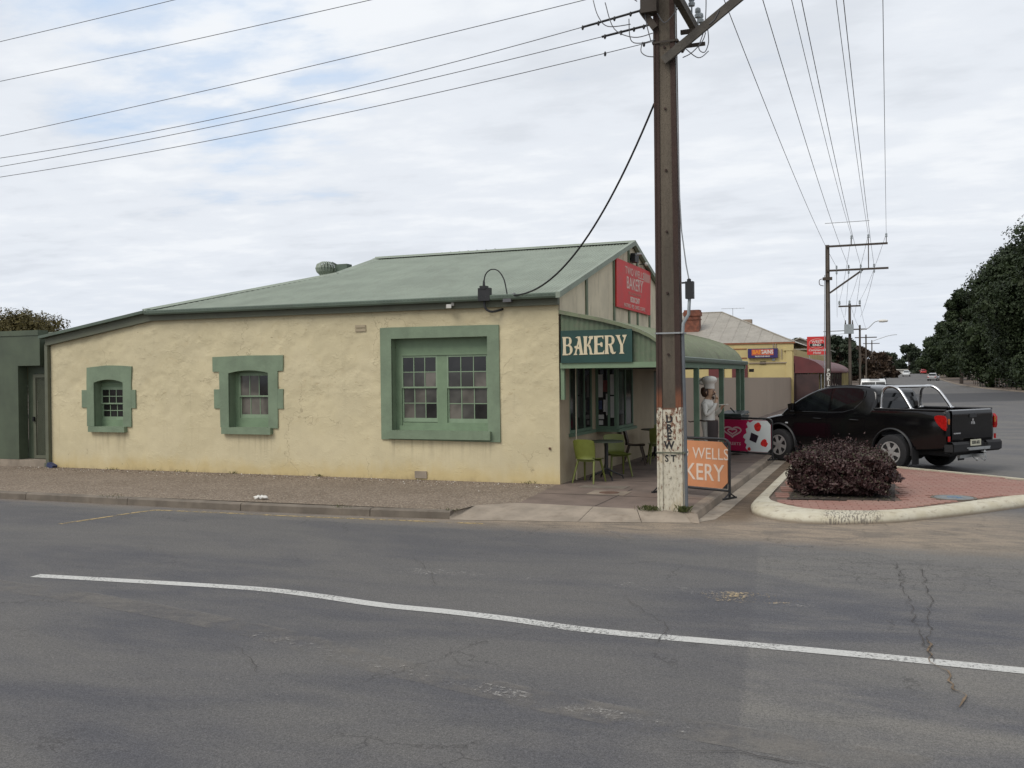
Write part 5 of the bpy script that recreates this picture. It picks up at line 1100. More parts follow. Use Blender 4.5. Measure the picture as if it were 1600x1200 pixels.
m_ = MB(); m_.lathe([(.0, -.5), (.14, -.4), (.17, 0), (.12, .45), (0, .52)], 8, (-.5, 112.85, 7.72), 'x'); part(m_, 'lamp_head', 'white', t)
t = far_pole('utility_pole', 'slender power pole with a short crossarm beyond the street lamp', -2.98, 147, 7.5, 3)
m_ = MB(); m_.bar((-4.5, 146.88, 7.12), (-1.5, 146.88, 7.12), .12, .14); part(m_, 'crossarm', 'psteel2', t)
t = far_pole('utility_pole', 'farthest power pole with a street lamp, against the red brown trees', -2.9, 195, 8.2, 3)
m_ = MB(); m_.bar((-4.5, 194.88, 7.6), (-1.5, 194.88, 7.6), .12, .14); part(m_, 'crossarm', 'psteel2', t)
m_ = MB(); m_.tube(smoothc([(-2.9, 194.85, 8.0), (0, 194.85, 9.0), (1.6, 194.85, 9.2)]), .06, 6); part(m_, 'lamp_arm', 'galv', t)
def span(name, label, A, B, sag, r_, grp):
    A, B = Vector(A), Vector(B); m_ = MB(); m_.tube([A.lerp(B, t_) - Vector((0, 0, 4 * sag * t_ * (1 - t_))) for t_ in np.linspace(0, 1, 18)], r_, 4)
    return solo(m_, 'power_line', 'wire', label, 'power line', tuple(B), grp)
for i, x_ in enumerate(LOWX): span('w', ['first', 'second', 'third', 'fourth'][i] + ' wire from the left on the lower arm of the tall pole', (x_, yc - .14, 8.36), (x_, 52.85, 7.60), .35, .0075, 'wires along the main street')
for i, x_ in enumerate(UPX): span('w', ['left', 'middle', 'right'][i] + ' wire on the upper arm between the tall pole and the POKIES pole', (x_, yc - .14, 9.75), (x_, 52.88, 9.22), .35, .0075, 'wires along the main street')
for i, (x0, x1, z0) in enumerate(((-2.5, -3.9, 7.3), (-1.9, -3.3, 7.3), (-1.3, -2.6, 7.3), (-.65, -2.1, 7.3))): span('w', ['first', 'second', 'third', 'fourth'][i] + ' low wire running from the POKIES pole to the transformer pole', (x0, 52.85, 7.3), (x1, 82.85, 6.6), .3, .009, 'wires along the main street')
for i, x0 in enumerate(UPX): span('w', ['left', 'middle', 'right'][i] + ' high wire running from the POKIES pole to the transformer pole', (x0, 52.88, 9.2), ((-3.72, -2.93, -2.14)[i], 82.85, 7.9), .3, .009, 'wires along the main street')
for i in range(3): span('w', ['left', 'middle', 'right'][i] + ' wire between the transformer pole and the street lamp pole', ((-3.72, -2.93, -2.14)[i], 82.85, 7.9), ((-4.1, -2.93, -2.3)[i], 112.88, 7.0), .3, .010, 'wires along the main street')
m_ = MB(); m_.bar((-2.15, 37.0, 7.55), (-.6, 37.0, 7.55), .02, .02); solo(m_, 'wire_spreader', 'galv', 'thin spreader bar across the street wires in front of the clouds', 'spreader', (-1.4, 37, 7.55))

# ================================================================ HOTEL AND FAR BUILDINGS
h = thing('hotel_building', 'yellow corner hotel with grey iron roof and maroon bullnose verandah', 'building', (-9, 60, 0))
m_ = MB(); m_.box((-20, 60, -.1), (-5.36, 60.3, 3.84)); m_.box((-5.66, 60.3, -.1), (-5.36, 100, 3.5)); m_.box((-20, 76, -.1), (-5.7, 76.3, 3.8)); part(m_, 'wall', 'hyellow', h)
m_ = MB(); m_.box((-20, 59.94, 3.84), (-5.28, 60.3, 3.93)); m_.box((-20, 59.97, 3.52), (-8.15, 60.0, 3.58)); m_.box((-20, 59.97, 2.95), (-8.15, 60.0, 3.02)); part(m_, 'cornice', 'trim', h)
m_ = MB(); m_.box((-5.80, 59.93, -.1), (-5.42, 60, 3.55)); m_.box((-5.95, 59.9, 3.40), (-5.36, 60, 3.55)); part(m_, 'pilaster', 'hyellow', h)
m_ = MB(); m_.bar((-8.05, 59.95, 2.67), (-5.75, 59.95, 2.67), .06, .06); m_.bar((-6.05, 59.96, 2.9), (-6.05, 59.96, 3.5), .04, .04); m_.bar((-6.55, 59.96, 3.58), (-6.55, 59.96, 3.84), .05, .05); m_.bar((-6.4, 59.96, 3.58), (-6.4, 59.96, 3.84), .05, .05); part(m_, 'pipe', 'hbeige', h)
m_ = MB(); m_.box((-7.35, 59.94, 2.58), (-7.0, 60, 2.76)); part(m_, 'air_vent', 'dark', h)
m_ = MB(); m_.box((-6.62, 59.93, 2.80), (-6.45, 60, 2.95)); part(m_, 'meter_box', 'porcelain', h)
for xa, xb, za in ((-10.5, -9.55, 1.2), (-9.05, -8.10, 1.2)):
    m_ = MB(); m_.box((xa, 59.93, za), (xb, 59.99, 2.60)); part(m_, 'shutter', 'maroon', h)
m_ = MB(); fnR = lambda y: 3.86 + (y - 60.1) * (6.2 - 3.86) / 5.9
rows = []
for x in np.arange(-20, -5.3, .19):
    yt = 66 if x < -10.6 else 60.0 + 6.0 * (-5.3 - x) / 5.3; zt_ = 3.86 + (yt - 60.0) / 6 * 2.34; rows.append([(x, 60.0, 3.94), (x, yt, zt_ + .05)])
m_.grid(rows); m_.add([(-10.6, 66, 6.25), (-5.3, 60, 3.91), (-5.3, 76, 3.91), (-10.6, 70, 6.25)], [(0, 1, 2, 3)]); m_.add([(-20, 66, 6.25), (-10.6, 66, 6.25), (-10.6, 70, 6.25), (-20, 76, 3.9), (-5.3, 76, 3.9)], [(0, 1, 2, 3), (2, 4, 3)])
rf = part(m_, 'roof', 'hroof', h, fixn=False)
m_ = MB()
for x in np.arange(-19.5, -5.6, .8):
    yt = 66 if x < -10.6 else 60.0 + 6.0 * (-5.3 - x) / 5.3
    if yt > 60.6: m_.bar((x, 60.05, 3.96), (x, yt, 3.92 + (yt - 60) / 6 * 2.34), .02, .02)
m_.tube([(-20, 66, 6.27), (-10.6, 66, 6.27), (-5.3, 60, 3.93)], .05, 6); link(m_.mesh('sheet_lap', 'hroof', ORG[rf.name]), 'sheet_lap', rf)
m_ = MB(); m_.box((-12.45, 62.2, 4.6), (-11.5, 62.9, 5.85)); m_.box((-12.52, 62.13, 5.85), (-11.43, 62.97, 6.12)); m_.box((-12.48, 62.17, 6.12), (-11.47, 62.93, 6.24)); m_.box((-12.50, 62.15, 5.60), (-11.45, 62.95, 5.66)); link(m_.mesh('chimney', 'brick', ORG[rf.name]), 'chimney', rf)
m_ = MB(); m_.box((-9.3, 66.5, 5.2), (-8.7, 67, 5.75)); link(m_.mesh('chimney', 'hbeige', ORG[rf.name]), 'chimney', rf)
HV = [(-5.34, 3.08), (-5.0, 3.02), (-4.53, 2.88), (-4.1, 2.70), (-3.76, 2.46), (-3.58, 2.25), (-3.51, 2.10)]
m_ = MB(); m_.grid([[(x, y, z) for x, z in HV] for y in np.arange(60, 100.2, .5)]); 
for y in (60.0, 100.0): m_.add([(x, y, z) for x, z in HV] + [(-5.34, y, 2.10)], [tuple(range(len(HV) + 1))])
part(m_, 'verandah_roof', 'maroon', h, smooth=40, fixn=False)
m_ = MB(); m_.box((-3.56, 60, 2.02), (-3.49, 100, 2.11)); m_.box((-5.3, 59.97, 2.02), (-3.5, 60.0, 2.11)); part(m_, 'verandah_beam', 'maroon', h)
for i, y in enumerate(np.arange(60.3, 100, 3.3)):
    m_ = MB(); m_.box((-3.6, y, -.1), (-3.48, y + .12, 2.02)); part(m_, 'verandah_post', 'hdark' if i < 7 else 'hyellow', h)
m_ = MB(); m_.box((-5.36, 60.0, -.1), (-5.30, 72.0, 2.6)); part(m_, 'shopfront', 'hdark', h)
for y0, y1, mt_ in ((61.0, 62.0, 'glass2'), (63.0, 64.2, 'glass'), (66, 67.0, 'glass3'), (69, 70.4, 'glass')):
    m_ = MB(); m_.box((-5.30, y0, .1), (-5.27, y1, 1.95)); part(m_, 'door', mt_, h)
for y0 in (74, 79, 84, 89, 94):
    m_ = MB(); m_.box((-5.36, y0, .6), (-5.31, y0 + 1.4, 1.9)); part(m_, 'window', 'glass', h)
m_ = MB(); m_.box((-5.2, 60.02, -.1), (-3.9, 60.08, 1.95)); m_.box((-5.3, 60.1, -.1), (-5.2, 60.4, 2.1)); part(m_, 'side_screen', 'hdark', h)
m_ = MB()
for y in (61, 64, 70): m_.lathe([(.02, 0), (.07, -.06), (.02, -.12)], 6, (-4.6, y, 2.06))
part(m_, 'verandah_lamp', 'white', h)
m_ = MB(); m_.grid([[(-5.72, 27.3, -.1), (-5.72, 27.3, 1.91), (-5.60, 27.3, 1.91), (-5.60, 27.3, -.1)], [(-5.62, 59.9, -.1), (-5.62, 59.9, 1.76), (-5.50, 59.9, 1.76), (-5.50, 59.9, -.1)]], closed=True)
m_.box((-20, 27.25, -.1), (-5.6, 27.35, 1.9)); solo(m_, 'boundary_wall', 'hbeige', 'long plain beige boundary wall between the bakery and the hotel', 'wall', (-5.6, 45, 0))
t = thing('bargains_sign', 'dark blue wall sign reading BARGAINS on the yellow hotel wall', 'sign', (-7.16, 59.9, 2.97))
m_ = MB(); m_.box((-8.06, 59.80, 2.98), (-6.28, 59.96, 3.55)); part(m_, 'box', 'purple', t)
m_ = MB(); m_.box((-7.83, 59.79, 3.14), (-6.52, 59.798, 3.50)); part(m_, 'print_panel', 'orangered', t)
lettering('BAR', .33, 'yellowlet', t, (-7.50, 59.785, 3.33), '-Y', .92, bold=.012); lettering('GAINS', .33, 'white', t, (-6.92, 59.785, 3.33), '-Y', .80, bold=.008); lettering('MORE PLUS VALUE', .105, 'white', t, (-7.18, 59.785, 3.07), '-Y', 1.0, bold=.004)
t = thing('hotel_sign', 'square red West End Commercial Hotel sign above the maroon verandah', 'sign', (-4.08, 61, 3.1))
m_ = MB(); m_.box((-4.64, 60.95, 3.14), (-3.52, 61.10, 4.25)); part(m_, 'box', 'red', t)
def ell(cx, cz, rx, rz_, n=24): return [(cx + rx * math.cos(2 * math.pi * i / n), cz + rz_ * math.sin(2 * math.pi * i / n)) for i in range(n)]
m_ = MB(); m_.prism([(x, z) for x, z in ell(-4.06, 3.82, .47, .30)], lambda u, v, d_: (u, d_, v), 60.946, 60.93); part(m_, 'badge_edge', 'redlet', t)
m_ = MB(); m_.prism([(x, z) for x, z in ell(-4.06, 3.82, .445, .275)], lambda u, v, d_: (u, d_, v), 60.93, 60.925); part(m_, 'badge', 'red', t)
m_ = MB(); m_.box((-4.47, 60.918, 3.64), (-3.65, 60.924, 3.82)); part(m_, 'badge_band', 'black', t)
lettering('WEST', .20, 'white', t, (-4.06, 60.915, 3.93), '-Y', 1.2, bold=.004); lettering('END', .20, 'white', t, (-4.06, 60.912, 3.73), '-Y', 1.25, bold=.006); lettering('Commercial', .20, 'white', t, (-4.06, 60.94, 3.42), '-Y', 1.0, bold=.003, shear=.2); lettering('Hotel', .20, 'white', t, (-4.06, 60.94, 3.25), '-Y', 1.0, bold=.003, shear=.2)
m_ = MB(); m_.bar((-4.5, 61.02, 2.8), (-4.5, 61.02, 3.14), .05); m_.bar((-3.62, 61.02, 2.5), (-3.62, 61.02, 3.14), .05); part(m_, 'support_post', 'galv', t)
aerial('tv_aerial', 'television aerial standing on the grey hotel roof', -9.88, 66, 5.9, 6.5, 1.5, .1)
def shed(name, label, x0, x1, y0, y1, zw, zr, wallm, roofm, win=(), along_x=True, cat='building'):
    t = thing(name, label, cat, ((x0 + x1) / 2, y0, zg(y0) - .12)); zb = zg(y0) - .2
    a = MB(); a.box((x0, y0, zb), (x1, y1, zw)); part(a, 'wall', wallm, t)
    a = MB(); xm = (x0 + x1) / 2; ym = (y0 + y1) / 2; e_ = .4
    if along_x: a.prism([(y0 - e_, zw), (ym, zr), (y1 + e_, zw), (y1 + e_, zw + .1), (ym, zr + .12), (y0 - e_, zw + .1)], lambda u, v, d_: (d_, u, v), x0 - e_, x1 + e_)
    else: a.prism([(x0 - e_, zw), (xm, zr), (x1 + e_, zw), (x1 + e_, zw + .1), (xm, zr + .12), (x0 - e_, zw + .1)], lambda u, v, d_: (u, d_, v), y0 - e_, y1 + e_); a.prism([(x0, zw), (x1, zw), (xm, zr)], lambda u, v, d_: (u, d_, v), y0 + .01, y0 + .05)
    part(a, 'roof', roofm, t)
    for xa, xb, za, zb_ in win: a = MB(); a.box((xa, y0 - .04, za), (xb, y0 - .005, zb_)); part(a, 'window', 'glass', t)
    return t
shed('outbuilding', 'pale gabled outbuilding behind the yellow hotel', -11, -5.9, 102, 112, 4.3, 5.6, 'hbeige', 'hroof', along_x=False)
shed('roadside_shed', 'low cream building at the far end of the street on the left', -7, 0.6, 262, 270, 2.9, 3.3, 'fibro', 'hroof', ((-5, -3.8, 1.6, 2.5),))
shed('roadside_shed', 'long low cream wall building far ahead beside the road', 1.2, 5.6, 330, 338, 2.7, 2.9, 'white', 'hroof')
t = shed('cream_house', 'small cream house under the pines on the right side of the road', 12.2, 16.5, 283, 290, 3.9, 4.8, 'fibro', 'hroof', ((14.2, 15.2, 2.2, 3.0),), False)
m_ = MB(); m_.box((11.3, 240, .9), (11.8, 240.5, 4.2)); solo(m_, 'gate_pillar', 'fibro', 'tall cream gate pillar beside the silver car under the pines', 'gate pillar', (11.6, 240, .9))

# ================================================================ SIGN BOARDS, CHAIRS, TABLES, BIN
def aboard(label, L, Rr, H, z0, z1, panelmat):
    L, Rr = Vector((*L, 0)), Vector((*Rr, 0)); d = Rr - L; ln = d.length
    t = thing('pavement_sign', label, 'sign', tuple(L), math.atan2(d.y, d.x), local=True); r_ = .10
    pts = [(0, 0, 0), (0, 0, H - r_)] + [(r_ - r_ * math.cos(a), 0, H - r_ + r_ * math.sin(a)) for a in np.linspace(.2, R(90), 5)] + [(ln - r_ + r_ * math.sin(a), 0, H - r_ + r_ * math.cos(a)) for a in np.linspace(0, R(90), 6)] + [(ln, 0, 0)]
    a = MB(); a.tube(pts, .022, 8); a.tube([(0, 0, z0 - .03), (ln, 0, z0 - .03)], .018, 8); part(a, 'frame', 'black', t, smooth=60)
    for x in (0, ln): a = MB(); a.bar((x, -.18, .015), (x, .18, .015), .04, .03); a.tube([(x, -.16, .02), (x, 0, .10), (x, .16, .02)], .012, 6); part(a, 'foot', 'black', t)
    q = .075; a = MB(); a.prism([(.03 + q, z0), (ln - .03 - q, z0), (ln - .03, z0 + q), (ln - .03, z1 - q), (ln - .03 - q, z1), (.03 + q, z1), (.03, z1 - q), (.03, z0 + q)], lambda u, v, d_: (u, d_, v), -.008, .008); part(a, 'panel', panelmat, t)
    for x, s_ in ((.03, 1), (ln - .03, -1)):
        for z, s2 in ((z0, 1), (z1, -1)): a = MB(); a.prism([(x, z), (x + s_ * .10, z), (x, z + s2 * .10)], lambda u, v, d_: (u, d_, v), -.012, -.0085); part(a, 'corner_clip', 'black', t)
    return t, ln
t, ln = aboard('orange pavement sign for Two Wells Bakery in a black frame behind the tall pole', (-3.65, 15.91), (-2.37, 15.34), .955, .16, .91, 'orange')
lettering('TWO WELLS', .265, 'orlet', t, (ln / 2 + .03, -.011, .70), '-Y', .89); lettering('BAKERY', .385, 'orlet', t, (ln / 2 + .03, -.011, .39), '-Y', .83, bold=.003)
t, ln = aboard('magenta and white ice cream pavement sign with a heart emblem beside the parked pickup', (-3.80, 23.20), (-2.50, 22.55), .955, .17, .91, 'magenta')
m_ = MB(); wv_ = [(u - .10, v) for u, v in [(.90, .175), (.83, .25), (.86, .33), (.80, .38), (.83, .45), (.76, .50), (.79, .56), (.86, .60), (.84, .70), (.90, .74), (.86, .82), (.90, .88), (.96, .85), (1.05, .905)]]
m_.prism(wv_ + [(ln - .105, .905), (ln - .035, .835), (ln - .035, .25), (ln - .105, .175)], lambda u, v, d_: (u, d_, v), -.0105, -.0085); part(m_, 'white_print', 'icewhite', t)
def blob(cx, cz, r_, n=14, seed=0, j=.18):
    rs = random.Random(seed); return [(cx + r_ * (1 + rs.uniform(-j, j)) * math.cos(2 * math.pi * i / n), cz + r_ * 1.0 * (1 + rs.uniform(-j, j)) * math.sin(2 * math.pi * i / n)) for i in range(n)]
for (cx, cz, r_, sd_) in ((1.07, .75, .10, 1), (1.24, .38, .09, 2), (.83, .225, .045, 3)):
    m_ = MB(); m_.prism(blob(cx, cz, r_, seed=sd_), lambda u, v, d_: (u, d_, v), -.0125, -.011); m_.prism([(cx - r_ * .7, cz + r_ * .75), (cx, cz + r_ * .55), (cx + r_ * .7, cz + r_ * .9), (cx + .1 * r_, cz + r_ * 1.15)], lambda u, v, d_: (u, d_, v), -.0135, -.0126, 0); part(m_, 'strawberry_print', 'berry', t)
m_ = MB(); m_.prism([(.84, .44), (1.02, .38), (1.09, .55), (.89, .62)], lambda u, v, d_: (u, d_, v), -.0125, -.011); part(m_, 'chocolate_print', 'choc', t)
def heart(s_, cx, cz, squash=1.0):
    out = []
    for i in range(33):
        a = 2 * math.pi * i / 32; x = 16 * math.sin(a) ** 3; z = 13 * math.cos(a) - 5 * math.cos(2 * a) - 2 * math.cos(3 * a) - math.cos(4 * a); out.append((cx + x / 16 * s_ * 1.15, -.014, cz + z / 16 * s_ * .62 * squash))
    return out
m_ = MB(); m_.tube(heart(.215, .36, .63), .022, 6); m_.tube(heart(.11, .36, .63)[2:], .018, 6); m_.v = [(x, -.012 + (y + .014) * .06, z) for x, y, z in m_.v]; part(m_, 'heart_emblem', 'pinkheart', t)
lettering('STREETS', .095, 'pinkheart', t, (.37, -.011, .335), '-Y', 1.1, bold=.002, spacing=1.2)
def chair(label, mat_, loc, rz):
    t = thing('cafe_chair', label, 'chair', loc, rz, 'plastic chairs under the verandah', local=True)      # faces local -Y (sitter looks to -Y)
    a = MB(); rows = []; rows2 = []
    for i in range(9):
        v_ = i / 8; y = -.21 + .40 * v_; z = .445 - .02 * math.sin(v_ * 3.14) + (.0 if v_ < .9 else .02); wdt = .215 - .02 * v_
        if v_ < .12: z -= .02
        rows.append([(wdt * u_, y, z + .02 * u_ * u_) for u_ in np.linspace(-1, 1, 9)])
    a.grid(rows); n0 = len(a.v); a.grid([[(x, y, z - .014) for x, y, z in r_] for r_ in rows][::-1]); part(a, 'seat', mat_, t, smooth=50)
    a = MB(); rows = []
    for i in range(10):
        v_ = i / 9; z = .445 + .375 * v_; y = .19 + .085 * v_ + (.02 if i == 0 else 0); wdt = .195 + .025 * math.sin(v_ * 2.2)
        if i == 9: z -= .0
        rows.append([(wdt * u_, y - .05 * u_ * u_, z - (.03 * abs(u_) ** 4 if i > 7 else 0)) for u_ in np.linspace(-1, 1, 9)])
    a.grid(rows); a.grid([[(x, y + .014, z) for x, y, z in r_] for r_ in rows][::-1])
    for r_, q in ((rows[-1], 1),): a.grid([r_, [(x, y + .014, z) for x, y, z in r_]])
    part(a, 'backrest', mat_, t, smooth=50)
    for sx in (-1, 1):
        for sy in (-1, 1):
            a = MB(); y1_ = -.24 if sy < 0 else .27; a.tube([(sx * .165, sy * .13, .43), (sx * .22, y1_, .0)], [.024, .015], 6); part(a, 'leg', mat_, t, smooth=60)
    a = MB(); a.bar((-.17, -.14, .41), (.17, -.14, .41), .02, .03); a.bar((-.17, .13, .41), (.17, .13, .41), .02, .03); part(a, 'seat_frame', mat_, t)
    return t
chair('lime green plastic chair nearest the cream wall corner, its back to the street', 'chairg', (-5.22, 17.02, 0), R(170))
chair('lime green plastic chair behind the nearer cafe table, turned to the street', 'chairg', (-5.02, 18.28, 0), R(35))
chair('brown plastic chair seen from the side, left of the farther cafe table', 'chairb', (-5.28, 20.72, 0), R(100))
chair('lime green plastic chair behind the farther cafe table', 'chairg', (-5.02, 22.35, 0), R(10))
chair('lime green plastic chair drawn up in front of the farther cafe table', 'chairg', (-4.84, 21.08, 0), R(200))
def table(label, x, y):
    t = thing('cafe_table', label, 'table', (x, y, 0), 0, 'round cafe tables')
    a = MB(); a.lathe([(.30, .715), (.33, .72), (.33, .74), (.31, .745), (.0, .745)], 28, (x, y, 0)); part(a, 'tabletop', 'tabletop', t, smooth=40)
    a = MB(); a.tube([(x, y, .10), (x, y, .72)], .038, 10); part(a, 'pedestal', 'black', t, smooth=60)
    for k in range(4):
        c_, s_ = math.cos(k * math.pi / 2 + .6), math.sin(k * math.pi / 2 + .6); a = MB(); a.tube([(x, y, .22), (x + .15 * c_, y + .15 * s_, .13), (x + .32 * c_, y + .32 * s_, .06), (x + .34 * c_, y + .34 * s_, 0)], [.022, .018, .014, .012], 6); part(a, 'leg', 'black', t)
table('round dark cafe table between the two nearest lime chairs', -5.06, 17.62); table('round dark cafe table farther under the verandah behind the tall pole', -5.06, 21.75)
t = thing('wheelie_bin', 'dark green wheelie bin behind the ice cream sign', 'bin', (-3.60, 24.08, 0), R(-8), local=True)
m_ = MB(); m_.grid([[(-.22, -.25, .06), (.22, -.25, .06), (.22, .25, .06), (-.22, .25, .06)], [(-.28, -.34, .95), (.28, -.34, .95), (.28, .32, .95), (-.28, .32, .95)]], closed=True); m_.add([(-.22, -.25, .06), (.22, -.25, .06), (.22, .25, .06), (-.22, .25, .06)], [(0, 1, 2, 3)]); m_.box((-.295, -.36, .93), (.295, .34, .975)); part(m_, 'body', 'bin', t)
m_ = MB(); m_.grid([[(-.30, -.38, .98), (.30, -.38, .98), (.30, .36, 1.02), (-.30, .36, 1.02)], [(-.27, -.34, 1.02), (.27, -.34, 1.02), (.27, .33, 1.08), (-.27, .33, 1.08)]], closed=True); m_.add([(-.27, -.34, 1.02), (.27, -.34, 1.02), (.27, .33, 1.08), (-.27, .33, 1.08)], [(0, 1, 2, 3)]); part(m_, 'lid', 'bin', t)
m_ = MB(); m_.tube([(-.24, .36, 1.0), (-.24, .42, 1.02), (.24, .42, 1.02), (.24, .36, 1.0)], .016, 6); m_.bar((.05, -.1, 1.05), (-.06, -.1, 1.16), .03, .03); part(m_, 'handle', 'bin', t)
for s_ in (-1, 1): m_ = MB(); m_.lathe([(.10, -.025), (.10, .025)], 16, (s_ * .26, .28, .10), 'x'); part(m_, 'wheel', 'rubber', t)

# ---------------------------------------------------------------- chef statue
def skin_body(verts, edges, rad, name, mats, sub=2, root=0):
    me = bpy.data.meshes.new(name); me.from_pydata(verts, edges, []); o = bpy.data.objects.new('tmp', me); C.objects.link(o)
    m = o.modifiers.new('s', 'SKIN'); m.use_smooth_shade = True
    sk = me.skin_vertices[0].data
    for i, r_ in enumerate(rad): sk[i].radius = (r_, r_) if not isinstance(r_, tuple) else r_
    for i in range(len(sk)): sk[i].use_root = (i == root)
    s = o.modifiers.new('u', 'SUBSURF'); s.levels = sub; s.render_levels = sub
    dg = bpy.context.evaluated_depsgraph_get(); dg.update(); out = bpy.data.meshes.new_from_object(o.evaluated_get(dg)); bpy.data.objects.remove(o)
    out.materials.clear()
    for m_ in mats: out.materials.append(MT[m_])
    return out
V = [(0, 0, .96), (0, 0, 1.12), (-.01, 0, 1.28), (-.02, 0, 1.40), (.0, 0, 1.49), (.03, 0, 1.56), (.04, 0, 1.66), (.03, 0, 1.71),
     (0, -.09, .86), (.01, -.10, .50), (-.03, -.10, .11), (.13, -.12, .05), (0, .09, .86), (.04, .10, .50), (.02, .10, .11), (.18, .12, .05),
     (-.02, -.17, 1.38), (.02, -.25, 1.13), (.15, -.17, 1.27), (.20, -.09, 1.43), (.20, -.05, 1.49), (-.02, .17, 1.38), (.05, .24, 1.13), (.20, .12, 1.22), (.27, .04, 1.30), (.30, .01, 1.33)]
E_ = [(0, 1), (1, 2), (2, 3), (3, 4), (4, 5), (5, 6), (6, 7), (0, 8), (8, 9), (9, 10), (10, 11), (0, 12), (12, 13), (13, 14), (14, 15), (3, 16), (16, 17), (17, 18), (18, 19), (19, 20), (3, 21), (21, 22), (22, 23), (23, 24), (24, 25)]
rad = [(.15, .17), (.155, .175), (.155, .185), (.13, .16), .062, .080, .100, .088, .105, .078, .052, .045, .105, .078, .052, .045, .075, .060, .050, .033, .032, .075, .060, .050, .033, .032]
def finger(base, dirv, ln, i0):
    b = Vector(base); d = Vector(dirv).normalized(); V.append(tuple(b + d * ln * .5)); V.append(tuple(b + d * ln + Vector((0, 0, -.008)))); n = len(V); E_.extend([(i0, n - 2), (n - 2, n - 1)]); rad.extend([.011, .009])
for k, (dy, l) in enumerate(((-.022, .07), (-.008, .08), (.008, .075), (.022, .06))): finger((.20, -.05 + dy, 1.51), (-.25, dy * 3, 1), l, 20); finger((.31, .01 + dy, 1.34), (.8, dy * 3, .35), l, 25)
finger((.22, -.08, 1.49), (.5, -.6, .6), .055, 20); finger((.30, .04, 1.33), (.2, .7, .6), .055, 25)
bme_ = skin_body(V, E_, rad, 'body', ['coat', 'skin', 'apron'])
for p in bme_.polygons:
    c_ = p.center
    head = c_.z > 1.475 and abs(c_.y) < .11 and c_.x < .16; hand = (c_.x > .165 and c_.z > 1.40) or (c_.x > .255 and c_.z > 1.26)
    p.material_index = 1 if head or hand else (2 if c_.z < .10 else 0)
    p.use_smooth = True
st = thing('chef_statue', 'life size chef statue in white jacket and tall white hat, hand raised to its mouth', 'statue', (-3.53, 20.05, 0), R(-6), local=True)
link(bme_, 'body', st)
m_ = MB(); m_.lathe([(.112, 1.70), (.112, 1.80), (.118, 1.81), (.155, 1.85), (.165, 1.90), (.13, 1.945), (.05, 1.965), (0, 1.965)], 18, (.025, 0, 0)); m_.v = [(x * 1 + (.03 * math.sin(9 * math.atan2(y, x - .025)) * (z > 1.81) * .35), y, z) for x, y, z in m_.v]
m_.lathe([(0, -.07), (.05, -.05), (.07, 0), (.05, .05), (0, .07)], 12, (-.12, -.02, 1.84)); part(m_, 'hat', 'coat', st, smooth=60)
m_ = MB(); m_.lathe([(0, -.12), (.07, -.10), (.105, -.04), (.11, .02), (.10, .08), (.06, .10)], 14, (-.045, 0, 1.63)); part(m_, 'hair', 'hair', st, smooth=60)
m_ = MB(); m_.tube([(.125, -.05, 1.575), (.142, 0, 1.59), (.125, .05, 1.575)], [.010, .020, .010], 6); m_.tube([(.10, 0, 1.53), (.12, 0, 1.50), (.10, 0, 1.47)], [.03, .028, .012], 6); m_.bar((.125, -.055, 1.665), (.13, -.02, 1.67), .012, .010); m_.bar((.125, .055, 1.665), (.13, .02, 1.67), .012, .010); m_.tube([(.02, -.10, 1.66), (.02, -.105, 1.56)], .02, 6); part(m_, 'moustache', 'hair', st)
m_ = MB(); m_.tube([(.12, 0, 1.655), (.155, 0, 1.61), (.13, 0, 1.60)], [.012, .024, .012], 6)
for s_ in (-1, 1): m_.tube([(.0, s_ * .10, 1.59), (-.005, s_ * .115, 1.62), (.0, s_ * .10, 1.65)], [.012, .02, .012], 6)
part(m_, 'nose_and_ears', 'skin', st, smooth=60)
m_ = MB()
for s_ in (-1, 1): m_.lathe([(0, -.012), (.012, 0), (0, .012)], 8, (.132, s_ * .035, 1.64))
part(m_, 'eye', 'apron', st)
m_ = MB(); rows = []
for z, r1 in ((1.03, .195), (.9, .20), (.7, .19), (.45, .185)): rows.append([(r1 * math.cos(a), r1 * 1.02 * math.sin(a), z) for a in np.linspace(R(-78), R(78), 12)])
m_.grid(rows); m_.grid([[(x * 1.06, y * 1.06, z) for x, y, z in r_] for r_ in rows]); part(m_, 'apron', 'apron', st, smooth=80)
m_ = MB(); m_.tube([(.20 * math.cos(a), .205 * math.sin(a), 1.03) for a in np.linspace(0, 6.28, 20)], .012, 5); m_.tube([(-.19, -.05, 1.03), (-.35, -.15, 1.0), (-.36, -.2, 1.02)], .012, 5); part(m_, 'waist_rope', 'hair', st)
m_ = MB(); m_.tube([(.24, -.02, 1.36), (.44, -.06, 1.37)], .011, 6); part(m_, 'white_rod', 'white', st)
m_ = MB(); m_.lathe([(.26, 0), (.26, .015), (.25, .02), (0, .02)], 20); m_.v = [(x + .03, y, z) for x, y, z in m_.v]; part(m_, 'plinth', 'coat', st)
